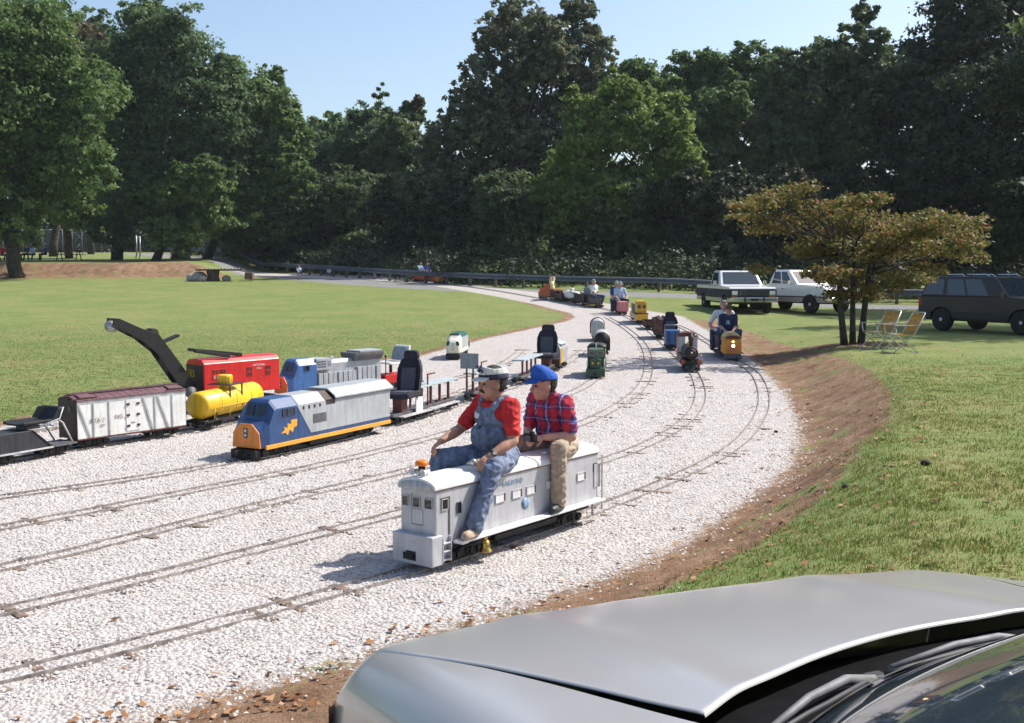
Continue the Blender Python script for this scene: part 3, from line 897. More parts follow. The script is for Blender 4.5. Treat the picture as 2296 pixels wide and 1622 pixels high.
# shaded wood behind the guard rail: single young trees with bare lower trunks
WOOD = 'young trees in the dark wood behind the guard rail'
wl = ['dark young tree at the left end of the wood beside the pale bushy tree', 'dark leaning young tree under the vine-hung spire', 'dark young tree below the reddish-tipped spires',
      'dark young tree just left of the tallest tree', 'dark young tree under the heart of the tallest tree', 'dark young tree under the right side of the tallest tree',
      'dark young tree below the left half of the sunlit tree', 'dark young tree below the right half of the sunlit tree', 'dark young tree behind the parked two-tone pickup',
      'dark young tree behind the autumn-coloured tree', 'dark young tree between the white pickup and the autumn tree', 'dark young tree right of the autumn-coloured tree']
wd = [90, 88, 84, 80, 76, 74, 72, 70, 70, 70, 72, 72]
for i in range(12):
    px = 690 + i * 122 + [0, 12, -10, 8, -14, 6, 0, 12, -8, 4, 10, -4][i]
    rr = random.Random(i)
    tree('broadleaf_tree', wl[i], 'tree', wd[i], px,
         [(px - 40, 480 + rr.uniform(-30, 20), 62, 62), (px + 40, 500 + rr.uniform(-30, 20), 60, 60), (px, 545, 75, 42), (px - 15, 430, 66, 50), (px + rr.uniform(-60, 60), 575, 60, 30)],
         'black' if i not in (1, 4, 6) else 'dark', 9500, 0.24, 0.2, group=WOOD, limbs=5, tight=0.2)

def woodland():
    r = np.random.default_rng(5)
    lobes = []
    for px in range(-700, 3300, 60):
        for py in (590, 540, 490):
            d = np.interp(px, [-200, 400, 560, 900, 1500, 2400], [150, 145, 128, 112, 96, 92]) + r.uniform(-4, 4)
            c = at(px + r.uniform(-25, 25), py + r.uniform(-20, 10), d)
            lobes.append((c.x, c.y, c.z, 70 * d / F, 2.2, 52 * d / F))
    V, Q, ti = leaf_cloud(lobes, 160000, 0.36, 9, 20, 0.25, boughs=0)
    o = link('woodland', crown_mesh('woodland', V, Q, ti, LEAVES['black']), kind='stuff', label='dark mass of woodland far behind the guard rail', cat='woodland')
    # a low hem of brush just behind the rail
    lobes = []
    for k in range(0, len(GUARD_P), 3):
        x, y = GUARD_P[k]
        if y > 110: break
        z = float(zt(x, y + 4))
        for j in range(2):
            lobes.append((x + r.uniform(-1, 3), y + 3.0 + j * 3 + r.uniform(-1, 1), z + 0.6 + 0.5 * j, 2.2, 1.3, r.uniform(0.7, 1.7)))
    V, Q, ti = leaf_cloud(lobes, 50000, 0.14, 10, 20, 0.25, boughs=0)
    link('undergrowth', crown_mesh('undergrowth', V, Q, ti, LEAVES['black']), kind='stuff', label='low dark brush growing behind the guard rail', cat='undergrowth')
woodland()

def autumn_tree():
    d = DOG.y
    B = DOG.copy()
    t = thing('autumn_tree', 'small spreading three-stemmed tree with orange and yellow leaves on the bank', 'tree', B)
    rnd = random.Random(3)
    lob = [(1700, 430, 45, 22), (1760, 410, 55, 28), (1790, 395, 38, 25), (1850, 450, 80, 42), (1760, 480, 70, 32), (1920, 425, 50, 22), (1960, 420, 26, 20), (1950, 480, 90, 45), (2040, 490, 70, 40), (2100, 470, 60, 35), (2160, 480, 42, 35), (2140, 530, 70, 38),
           (2050, 550, 85, 42), (1940, 550, 90, 42), (1850, 530, 80, 42), (1860, 598, 42, 30), (1900, 610, 60, 40), (1980, 600, 60, 36), (1700, 588, 22, 12), (2180, 560, 35, 25), (1680, 460, 40, 16), (1660, 436, 22, 10), (2080, 590, 45, 22), (1905, 650, 50, 22), (1965, 636, 45, 22), (2040, 615, 50, 24), (1900, 500, 90, 40), (1990, 520, 70, 34), (1820, 556, 40, 20)]
    lobes = []
    for px, py, rx, ry in lob:
        dd = d + rnd.uniform(-1.6, 1.6)
        c = at(px, 640 - (640 - py) * 0.93 + 12, dd) - B
        lobes.append((c.x, c.y, c.z, rx * dd / F * 1.12, 0.8, ry * dd / F * 0.58))
    V, Q, ti = leaf_cloud(lobes, 23000, 0.055, 77, 8, 0.24, up=1.0, boughs=4, quad=True)
    link('crown', crown_mesh('crown', V, Q, ti, LEAVES['autumn']), t)
    mb = MB()
    tops = []
    for px0, px1, py1, r0 in ((1894, 1880, 560, 0.085), (1912, 1915, 540, 0.075), (1930, 1955, 560, 0.085)):
        a = at(px0, 776, d) - B; a.z = -0.1
        b_ = at(px1, py1, d) - B
        m_ = at(px0 + (px0 - 1912) * 0.5, 690, d) - B
        mb.tube([a, a.lerp(m_, 0.5), m_, m_.lerp(b_, 0.5), b_], [r0 * 1.25, r0, r0 * 0.9, r0 * 0.8, r0 * 0.6], 9)
        tops.append((m_, b_))
    for l in lobes:
        m_, b_ = min(tops, key=lambda q: abs(q[1].x - l[0]))
        limb(mb, m_.lerp(b_, rnd.uniform(0.4, 1)), Vector((l[0] * 1.05, l[1], l[2] + l[5] * 0.3)), 0.035, 0.008, rnd, 5, 0.12, 6)
    for px, py in ((1800, 375), (1780, 350), (1640, 420), (1690, 415), (1820, 385)):
        e = at(px, py, d) - B
        limb(mb, tops[0][1], e, 0.03, 0.006, rnd, 6, 0.1, 5)
    part('trunk', mb, M_BARK, t)
autumn_tree()
# a tree just outside the picture on the right that shades the parked sport utility vehicle
def shade_tree(x, y, label, kind='mid'):
    b = Vector((x, y, 0))
    t = thing('broadleaf_tree', label, 'tree', (x, y, float(zt(x, y))), 0, EDGE)
    V, Q, ti = leaf_cloud([(0, 0, 12, 5.0, 5.0, 2.6), (-3, 1, 11, 3.5, 3.5, 1.8), (3, -2, 11, 3.6, 3.6, 1.9)], 30000, 0.17, 55)
    link('crown', crown_mesh('crown', V, Q, ti, LEAVES[kind]), t)
    mb = MB(); limb(mb, (0, 0, -0.2), (0, 0, 11), 0.35, 0.12, random.Random(1)); part('trunk', mb, M_BARK, t)
shade_tree(26.0, 38.6, 'leafy tree beyond the right edge shading the parked sport utility vehicle', 'dark')
shade_tree(28.0, 51.0, 'dark tree standing at the right edge just behind the sport utility vehicle', 'black')

def air():
    """thin summer haze that softens the far trees"""
    mb = MB(); mb.b(-510, 510, -70, 610, -1.5, 32.0)
    m = bpy.data.materials.new('haze_air'); m.use_nodes = True
    t = m.node_tree; t.nodes.remove(t.nodes['Principled BSDF'])
    v = t.nodes.new('ShaderNodeVolumePrincipled')
    v.inputs['Color'].default_value = (0.80, 0.92, 1.0, 1); v.inputs['Density'].default_value = 0.0002; v.inputs['Anisotropy'].default_value = 0.1
    t.links.new(v.outputs[0], t.nodes['Material Output'].inputs['Volume'])
    part('haze', mb, m, kind='stuff', label='thin bluish haze in the air between the camera and the far trees', cat='haze')
air()

# ------------------------------------------------------------------ rolling stock
RAILTOP = 0.022
K_BLACK = mat('black_iron', (0.014, 0.013, 0.014), 0.55, 0.1, 0.3, 12)
K_STEEL = mat('wheel_steel', (0.16, 0.14, 0.13), 0.4, 0.7, 0.2, 20)
K_SILVER = mat('silver_paint', (0.52, 0.52, 0.54), 0.45, 0.15, 0.065, 5, 0.05, 30)
K_WHITE = mat('white_paint', (0.76, 0.75, 0.73), 0.5, 0, 0.06, 6)
K_SEATW = mat('white_vinyl', (0.78, 0.75, 0.72), 0.55, 0, 0.06, 6)
K_GREYW = mat('grey_trim', (0.55, 0.54, 0.53), 0.5, 0.1, 0.12, 6)
K_GLASS = glass_dark('dark_glass')
K_BRASS = mat('brass', (0.72, 0.46, 0.12), 0.22, 1.0, 0.1, 10)
K_ORANGE = mat('orange_paint', (0.78, 0.25, 0.035), 0.42, 0, 0.08, 5)
K_AMBER = mat('amber_lens', (0.85, 0.20, 0.01), 0.2, 0, 0.05)
K_YSTRIPE = mat('yellow_orange_stripe', (0.86, 0.36, 0.035), 0.42, 0, 0.06, 5)
K_BLUE = mat('deep_blue_paint', (0.028, 0.075, 0.20), 0.38, 0, 0.12, 5)
K_BLUE2 = mat('mid_blue_paint', (0.05, 0.14, 0.36), 0.4, 0, 0.12, 5)
K_GREY = mat('pale_grey_paint', (0.385, 0.405, 0.425), 0.42, 0.0, 0.08, 4)
K_DGREY = mat('dark_grey_paint', (0.12, 0.12, 0.13), 0.55, 0, 0.15, 6)
K_BOXW = mat('cream_white_boards', (0.76, 0.76, 0.72), 0.6, 0, 0.07, 5, 0.12, 30)
K_ROOFBR = mat('maroon_roof', (0.16, 0.075, 0.085), 0.65, 0, 0.15, 6)
K_DKBR = mat('dark_brown_paint', (0.055, 0.028, 0.022), 0.6, 0, 0.2, 6)
K_YEL = mat('yellow_paint', (0.84, 0.52, 0.02), 0.36, 0, 0.07, 4)
K_RED = mat('bright_red_paint', (0.62, 0.018, 0.014), 0.34, 0, 0.08, 4)
K_REDBR = mat('red_oxide', (0.18, 0.05, 0.04), 0.6, 0, 0.2, 8)
K_PLANK = mat('blue_grey_plank', (0.42, 0.48, 0.50), 0.55, 0, 0.1, 5)
K_PANEL = mat('grey_panel', (0.22, 0.27, 0.30), 0.5, 0, 0.1, 5)
K_SEATG = mat('grey_seat_cloth', (0.085, 0.09, 0.125), 0.9, 0, 0.12, 20, 0.3, 200)
K_SEATK = mat('navy_seat_cloth', (0.022, 0.023, 0.04), 0.85, 0, 0.15, 20, 0.3, 200)
K_GREEN = mat('dark_green_paint', (0.035, 0.085, 0.045), 0.4, 0, 0.15, 6)
K_TEAL = mat('teal_green_paint', (0.02, 0.12, 0.10), 0.4, 0, 0.12, 6)
K_LGREEN = mat('pale_green_trim', (0.42, 0.55, 0.42), 0.5, 0, 0.1, 6)
K_CREAM = mat('cream_paint', (0.70, 0.68, 0.55), 0.45, 0, 0.08, 6)
K_PINK = mat('faded_pink_red', (0.62, 0.22, 0.22), 0.55, 0, 0.12, 6)
K_OCHRE = mat('ochre_paint', (0.72, 0.40, 0.03), 0.4, 0, 0.1, 6)
K_RUST = mat('rust_brown', (0.15, 0.07, 0.055), 0.8, 0, 0.3, 10)
K_LOCOR = mat('orange_red_paint', (0.5, 0.09, 0.03), 0.45, 0, 0.12, 6)
K_HOSE = mat('bare_aluminium', (0.6, 0.58, 0.55), 0.35, 0.8, 0.15, 10)
K_LIT = mat('lit_lamp', (1, 0.9, 0.7), 0.3, 0, 0, emit=(1.0, 0.72, 0.32), estr=8)
K_DIM = mat('lamp_lens', (0.8, 0.8, 0.78), 0.15, 0, 0.02, spec=0.8)
K_FADEB = mat('faded_blue_print', (0.25, 0.38, 0.58), 0.6, 0, 0.25, 40)
K_PRINT = mat('brown_print', (0.28, 0.17, 0.16), 0.7, 0, 0.3, 60)

def stock(name, label, cat, f, r, L, group=None):
    a, b = hit(*f), hit(*r)
    return stockw(name, label, cat, a, b, L, group)
def stockw(name, label, cat, a, b, L, group=None):
    h = Vector((a[0] - b[0], a[1] - b[1], 0)).normalized()
    c = Vector((a[0], a[1], 0)) - h * L / 2
    e0 = Vector((a[0], a[1], 0)) - h * L
    z0, z1 = float(zt(a[0], a[1])), float(zt(e0.x, e0.y))
    t = thing(name, label, cat, (c.x, c.y, (z0 + z1) / 2 + RAILTOP), math.atan2(h.y, h.x), group)
    t.rotation_euler = (0, -math.atan2(z0 - z1, L), math.atan2(h.y, h.x))
    return t

def wheel_mesh():
    mb = MB()
    mb.lathe([(0.0, -0.012), (0.052, -0.012), (0.062, -0.012), (0.062, -0.006), (0.052, -0.004), (0.050, 0.014), (0.0, 0.014)], (0, 0, 0), 'y', 18)
    return mb.mesh('wheel', K_STEEL)
WHEEL_ME = wheel_mesh()
def bogie_mesh():
    mb = MB()
    for s in (1, -1):
        mb.prism([(-0.19, 0.045), (-0.13, 0.02), (-0.05, 0.035), (0.05, 0.035), (0.13, 0.02), (0.19, 0.045), (0.19, 0.085), (0.07, 0.11), (-0.07, 0.11), (-0.19, 0.085)], 'y', s * 0.118, s * 0.148)
        for x in (-0.125, 0.125):
            mb.box((x, s * 0.155, 0.062), (0.045, 0.02, 0.05))
        for x in (-0.025, 0.025):
            mb.cyl((x, s * 0.152, 0.045), (x, s * 0.152, 0.1), 0.014, n=8)
    mb.b(-0.035, 0.035, -0.14, 0.14, 0.06, 0.11)
    for x in (-0.125, 0.125):
        mb.cyl((x, -0.1, 0.062), (x, 0.1, 0.062), 0.012, n=8)
    return mb.mesh('bogie', K_BLACK)
BOGIE_ME = bogie_mesh()
def bogie(t, x):
    o = link('bogie', BOGIE_ME, t); o.location = (x, 0, 0)
    for xx in (-0.125, 0.125):
        for s in (1, -1):
            w = link('wheel', WHEEL_ME, o)
            w.location = (xx, s * 0.088, 0.062)
            if s > 0: w.rotation_euler = (0, 0, PI)
def coupler(t, x, s=1):
    mb = MB()
    mb.b(x, x + s * 0.09, -0.018, 0.018, 0.085, 0.115)
    mb.box((x + s * 0.105, 0, 0.1), (0.04, 0.06, 0.055))
    mb.box((x + s * 0.13, 0.02, 0.1), (0.03, 0.025, 0.05))
    part('coupler', mb, K_BLACK, t, 0.004)
def panel(name, t, face, c, w, h, m, th=0.006, bevel=0.0, label=None):
    """thin plate: face '+y','-y','+x','-x','+z'; c its centre on the face"""
    mb = MB()
    d = {'y': (w, th, h), 'x': (th, w, h), 'z': (w, h, th)}[face[1]]
    mb.box(c, d)
    return part(name, mb, m, t, bevel, label=label)
def window(t, face, c, w, h, fm, gm=K_GLASS, fr=0.01, name='window'):
    mb = MB()
    ax = face[1]; s = 1 if face[0] == '+' else -1
    def B(u0, u1, v0, v1, dep):
        if ax == 'y': mb.b(c[0] + u0, c[0] + u1, c[1] - 0.004, c[1] + s * dep, c[2] + v0, c[2] + v1)
        else: mb.b(c[0] - 0.004, c[0] + s * dep, c[1] + u0, c[1] + u1, c[2] + v0, c[2] + v1)
    a, b = w / 2, h / 2
    B(-a - fr, a + fr, b, b + fr, 0.010); B(-a - fr, a + fr, -b - fr, -b, 0.010)
    B(-a - fr, -a, -b, b, 0.010); B(a, a + fr, -b, b, 0.010)
    o = part(name, mb, fm, t)
    panel('pane', o, face, (c[0] + (s * 0.003 if ax == 'x' else 0), c[1] + (s * 0.003 if ax == 'y' else 0), c[2]), w, h, gm, 0.004)
    return o

# ---- silver locomotive ridden by the two men
def silver_loco():
    t = stock('silver_locomotive', 'weathered silver ride-on locomotive nearest the camera with two men astride it', 'locomotive', (925, 1283), (1290, 1166), 2.4)
    hw = 0.185
    mb = MB(); mb.b(-1.15, 1.13, -hw, hw, 0.19, 0.625)
    part('body', mb, K_SILVER, t, 0.008)
    # arched roof with the seat pads on it
    def arch(x, w, z0, h, n=10):
        return [(x, -w, z0 - 0.012)] + [(x, -w * math.cos(PI * k / n), z0 + h * math.sin(PI * k / n) ** 0.8) for k in range(n + 1)] + [(x, w, z0 - 0.012)]
    mb = MB(); mb.loft([arch(x, 0.2, 0.637, 0.075) for x in (0.62, 0.9, 1.155)], 0, True)
    part('roof', mb, K_WHITE, t, 0.006)
    mb = MB(); mb.loft([arch(x, 0.178, 0.63, 0.06) for x in (1.157, 1.166)], 0, True)
    part('roof_front', mb, K_GREYW, t)
    for x0, x1 in ((-0.18, 0.605), (-1.16, -0.2)):
        mb = MB(); mb.loft([arch(x, 0.2, 0.635, 0.072) for x in np.linspace(x0, x1, 4)], 0, True)
        part('seat', mb, K_SEATW, t, 0.012)
    mb = MB(); mb.b(1.131, 1.136, -0.19, 0.19, 0.617, 0.624); mb.b(-1.15, 1.13, 0.186, 0.192, 0.617, 0.624)
    part('trim', mb, K_REDBR, t)
    # pilot
    mb = MB(); mb.box((1.14, 0, 0.155), (0.13, 0.42, 0.235)); part('pilot', mb, K_SILVER, t, 0.008)
    mb = MB(); mb.box((1.207, -0.01, 0.105), (0.006, 0.10, 0.072)); mb.box((1.207, -0.075, 0.098), (0.006, 0.035, 0.055)); mb.box((1.215, 0.0, 0.1), (0.02, 0.05, 0.04))
    part('coupler_pocket', mb, K_BLACK, t)  # thin dark plates stand in for the shadowed hole
    panel('badge', t, '+x', (1.207, 0.0, 0.215), 0.04, 0.022, K_GREYW)
    for y, w in ((-0.13, 0.06), (-0.012, 0.065), (0.112, 0.075)):
        window(t, '+x', (1.131, y, 0.515), w, 0.074, K_GREYW, fr=0.006)
    mb = MB(); mb.b(1.131, 1.134, -0.068, -0.061, 0.335, 0.58); mb.b(1.131, 1.134, -0.06, 0.048, 0.335, 0.342)
    part('door_gap', mb, K_DGREY, t)
    mb = MB(); mb.b(1.131, 1.137, -0.06, 0.05, 0.342, 0.46); part('door', mb, K_SILVER, t, 0.002)
    for s in (1, -1):
        f = '+y' if s > 0 else '-y'
        window(t, f, (1.03, s * hw, 0.505), 0.062, 0.075, K_GREYW, fr=0.006)
        mb = MB(); mb.b(0.965, 0.985, s * hw, s * (hw + 0.004), 0.26, 0.56); mb.b(0.985, 1.08, s * hw, s * (hw + 0.004), 0.55, 0.56)
        part('door_gap', mb, K_DGREY, t)
        window(t, f, (0.86, s * hw, 0.45), 0.045, 0.085, K_DGREY, fr=0.004)
        for x in (0.62, 0.33, 0.1, -0.1, -0.38, -0.87):
            w = window(t, f, (x, s * hw, 0.44), 0.125, 0.066, K_SILVER, K_WHITE, fr=0.004)  # white pane stands in for bright gravel seen through the opening
            mb = MB(); mb.b(x - 0.068, x - 0.05, s * hw, s * (hw + 0.007), 0.405, 0.475); part('post', mb, K_REDBR, w)  # dark strip drawn along the edge of the opening
        mb = MB(); mb.b(-1.13, 0.93, s * 0.188, s * 0.285, 0.185, 0.203); mb.b(0.85, 0.93, s * 0.188, s * 0.285, 0.178, 0.185)
        part('running_board', mb, K_WHITE, t, 0.004)
        # corner steps
        mb = MB()
        for z in (0.07, 0.135, 0.2):
            mb.box((1.03, s * 0.19, z), (0.10, 0.05, 0.012))
        mb.b(0.975, 0.985, s * 0.165, s * 0.215, 0.05, 0.25); mb.b(1.07, 1.08, s * 0.165, s * 0.215, 0.05, 0.25); mb.b(0.985, 1.07, s * 0.165, s * 0.172, 0.055, 0.25)
        part('steps', mb, K_SILVER, t, 0.003)
        mb = MB(); mb.b(-1.2, -1.185, s * 0.2, s * 0.215, 0.06, 0.6); mb.b(-1.185, -1.02, s * 0.2, s * 0.215, 0.06, 0.08); mb.b(-1.04, -1.02, s * 0.2, s * 0.215, 0.06, 0.19)
        mb.b(-1.185, -1.08, s * 0.188, s * 0.192, 0.3, 0.52)
        part('rear_step', mb, K_DGREY if False else K_GREYW, t, 0.002)
        mb = MB(); mb.b(-1.12, -1.07, s * 0.187, s * 0.190, 0.45, 0.53); part('rear_opening', mb, K_BLACK, t)
    # small fittings on the near board
    mb = MB(); mb.box((0.82, 0.225, 0.245), (0.07, 0.03, 0.085), rot=Matrix.Rotation(0.3, 3, 'Y')); part('pedal', mb, K_DGREY, t, 0.004)
    mb = MB(); mb.b(-1.1, 1.05, -0.12, 0.12, 0.1, 0.185); part('underframe', mb, K_BLACK, t)
    mb = MB(); mb.b(-0.55, 0.35, -0.15, 0.15, 0.07, 0.12); part('tank', mb, K_BLACK, t, 0.01)
    bogie(t, 0.7); bogie(t, -0.75)
    # bell below the running board
    mb = MB(); mb.lathe([(0.0, 0.155), (0.022, 0.153), (0.034, 0.14), (0.038, 0.11), (0.042, 0.085), (0.055, 0.068), (0.056, 0.062), (0.0, 0.062)], (0.62, 0.265, 0.0), 'z', 20); mb.ball((0.62, 0.265, 0.165), 0.018)
    part('bell', mb, K_BRASS, t)
    # warning beacon and twin horns at the roof front
    mb = MB(); mb.cyl((1.04, -0.04, 0.705), (1.04, -0.04, 0.79), 0.028, n=14); part('beacon_stem', mb, K_BLACK, t)
    mb = MB(); mb.lathe([(0.0, 0.79), (0.052, 0.79), (0.056, 0.80), (0.05, 0.822), (0.03, 0.832), (0.0, 0.834)], (1.04, -0.04, 0), 'z', 18); part('beacon', mb, K_AMBER, t)
    for y in (-0.09, 0.02):
        mb = MB(); mb.lathe([(0.012, 1.02), (0.014, 1.06), (0.022, 1.09), (0.03, 1.105), (0.026, 1.105), (0.0, 1.08)], (0, y, 0.745), 'x', 14); mb.cyl((1.04, y, 0.70), (1.04, y, 0.745), 0.008, n=8); part('horn', mb, K_WHITE, t)
    # throttle grip
    mb = MB(); mb.tube([(0.42, 0.205, 0.60), (0.50, 0.20, 0.665), (0.575, 0.17, 0.735), (0.58, 0.14, 0.765)], 0.018, 10); mb.cyl((0.60, 0.12, 0.77), (0.40, 0.20, 0.765), 0.014, n=10); mb.ball((0.60, 0.125, 0.77), 0.030); mb.box((0.54, 0.145, 0.772), (0.05, 0.05, 0.04)); mb.cyl((0.60, 0.06, 0.75), (0.60, 0.12, 0.77), 0.016, n=10); mb.cyl((0.44, 0.205, 0.62), (0.37, 0.215, 0.56), 0.02, n=10)
    part('throttle', mb, K_HOSE, t)
    text_part('lettering', 'RAILROAD', 0.06, K_FADEB, t, (0.16, hw + 0.003, 0.545), ROT_LEFT, 0.0006)
    mb = MB(); mb.lathe([(0.0, 0.0), (0.055, 0.0), (0.055, 0.001), (0.0, 0.001)], (-0.02, hw + 0.001, 0.335), 'y', 18)
    o = part('emblem', mb, K_FADEB, t)
    return t
LOCO = silver_loco()

# ---- blue, grey and orange diesel locomotives
def wide_cab(t, L, w, z0, zr, blue):
    """nose and cab; returns x of the back of the blue area"""
    f = L / 2
    k = w / 0.23
    def ring(x, hw, zs, zt_, hw2):
        return [(x, -hw, z0), (x, hw, z0), (x, hw, zs), (x, hw2, zt_), (x, -hw2, zt_), (x, -hw, zs)]
    mb = MB()
    mb.loft([ring(f - 0.015, 0.19 * k, 0.31, 0.42, 0.09 * k), ring(f - 0.13, w, 0.405, 0.465, 0.15 * k), ring(f - 0.22, w, zr - 0.13, zr - 0.03, 0.14 * k),
             ring(f - 0.26, w, zr - 0.11, zr, 0.13 * k), ring(f - 0.64, w, zr - 0.11, zr, 0.13 * k)])
    part('cab', mb, blue, t, 0.006)
    mb = MB()
    mb.loft([[(x, -0.2 * k, z0), (x, 0.2 * k, z0), (x, 0.185 * k, 0.32), (x, 0.085 * k, 0.43), (x, -0.085 * k, 0.43), (x, -0.185 * k, 0.32)] for x in (f - 0.02, f)])
    part('nose', mb, K_ORANGE, t, 0.008)
    # windscreen panes lie on the sloping front
    a = Vector((f - 0.13, 0, 0.465)); b = Vector((f - 0.22, 0, zr - 0.03))
    sl = math.atan2(b.x - a.x, b.z - a.z)
    for s in (1, -1):
        c = a.lerp(b, 0.55) + Vector((0.006, s * 0.075 * k, 0.002))
        mb = MB(); mb.box(c, (0.006, 0.115 * k, (b - a).length * 0.62), rot=Matrix.Rotation(sl, 3, 'Y'))
        part('windscreen', mb, K_GLASS, t, 0.003)
    mb = MB(); mb.box((f + 0.003, 0.0, 0.315), (0.01, 0.055 * k, 0.125)); o = part('lamp_board', mb, K_DGREY, t, 0.004)
    for z in (0.288, 0.345):
        mb = MB(); mb.lathe([(0.0, 0), (0.018, 0), (0.014, 0.006), (0, 0.007)], (f + 0.008, 0, z), 'x', 14); part('headlamp', mb, K_DIM, o)
    return f - 0.64

def blue_loco():
    t = stock('blue_grey_locomotive', 'large blue and grey ride-on diesel with orange nose and yellow zigzag on its cab side', 'locomotive', (562, 1030), (838, 968), 2.55)
    f = 2.55 / 2; w = 0.26; z0 = 0.13; zr = 0.71
    wide_cab(t, 2.55, w, z0, zr, K_BLUE)
    mb = MB()
    mb.prism([(-w, z0), (w, z0), (w, zr - 0.11), (0.13, zr), (-0.13, zr), (-w, zr - 0.11)], 'x', -f, f - 0.641)
    part('body', mb, K_BLUE, t, 0.004)
    for s in (1, -1):
        mb = MB(); mb.prism([(-f + 0.002, 0.215), (f - 0.88, 0.215), (f - 0.625, zr - 0.112), (-f + 0.002, zr - 0.112)], 'y', s * w, s * (w + 0.004))
        part('side_panel', mb, K_GREY, t)
        mb = MB(); mb.b(-f, f - 0.06, s * (w - 0.01), s * (w + 0.018), 0.115, 0.165); part('stripe', mb, K_YSTRIPE, t, 0.003)
        for i in range(4):
            x = f - 0.76 - i * 0.105
            mb = MB(); mb.b(x, x + 0.034, s * w, s * (w + 0.007), 0.535, 0.577); part('vent', mb, K_DKBR, t)
        mb = MB(); mb.b(f - 1.18, f - 0.92, s * w, s * (w + 0.008), 0.33, 0.45); part('grille', mb, K_DGREY, t, 0.002)
        for i in range(7):
            pass
        window(t, '+y' if s > 0 else '-y', (f - 0.40, s * w, 0.535), 0.065, 0.085, K_BLUE, fr=0.005)
        window(t, '+y' if s > 0 else '-y', (f - 0.515, s * w, 0.535), 0.115, 0.085, K_BLUE, fr=0.005)
        # yellow zigzag emblem
        zz = [(0.0, 0.03), (0.05, 0.055), (0.035, 0.085), (0.085, 0.07), (0.085, 0.115), (0.13, 0.10), (0.13, 0.14), (0.21, 0.14), (0.205, 0.075), (0.165, 0.065), (0.15, 0.02), (0.11, 0.055), (0.085, 0.0), (0.06, 0.03)]
        zz = [(f - 0.33 - x * 1.4, 0.24 + z * 1.35) for x, z in zz]
        mb = MB(); mb.prism(zz, 'y', s * w, s * (w + 0.003)); part('emblem', mb, K_YSTRIPE, t)
    # roof: grey shoulder, dark solid block in place of a shaded recess, then the wide overhanging lid
    mb = MB(); mb.prism([(-w - 0.002, zr - 0.112), (w + 0.002, zr - 0.112), (0.135, zr + 0.006), (-0.135, zr + 0.006)], 'x', f - 1.17, f - 0.66)
    part('roof', mb, K_GREY, t, 0.005)
    mb = MB(); mb.prism([(-w - 0.004, zr - 0.17), (w + 0.004, zr - 0.17), (w + 0.004, zr - 0.10), (0.13, zr + 0.004), (-0.13, zr + 0.004), (-w - 0.004, zr - 0.10)], 'x', f - 1.36, f - 1.172)
    part('roof_dark_block', mb, K_DKBR, t)
    mb = MB(); mb.prism([(-w - 0.035, zr - 0.075), (-w - 0.035, zr - 0.10), (-w - 0.02, zr - 0.10), (-w - 0.02, zr - 0.06), (-0.15, zr + 0.004), (0.15, zr + 0.004), (w + 0.02, zr - 0.06), (w + 0.02, zr - 0.10), (w + 0.035, zr - 0.10), (w + 0.035, zr - 0.075), (0.16, zr + 0.03), (-0.16, zr + 0.03)][::-1], 'x', -f - 0.05, f - 1.33)
    part('roof_lid', mb, K_GREY, t, 0.006)
    mb = MB(); mb.b(-f + 0.02, f - 0.06, -0.16, 0.16, 0.085, 0.128); mb.b(-0.4, 0.35, -0.2, 0.2, 0.04, 0.12); part('underframe', mb, K_BLACK, t)
    mb = MB(); mb.b(f - 0.05, f + 0.06, -0.20, 0.20, 0.0, 0.115); mb.box((f + 0.075, 0.09, 0.06), (0.03, 0.03, 0.03)); mb.box((f + 0.075, -0.09, 0.06), (0.03, 0.03, 0.03)); mb.b(f - 0.16, f - 0.05, 0.16, 0.23, 0.02, 0.115); mb.b(f - 0.16, f - 0.05, -0.23, -0.16, 0.02, 0.115)
    part('pilot', mb, K_BLACK, t, 0.012)
    coupler(t, f + 0.06); bogie(t, 0.82); bogie(t, -0.85)
    t.scale = (1.06, 1.0, 1.0)
    return t
blue_loco()

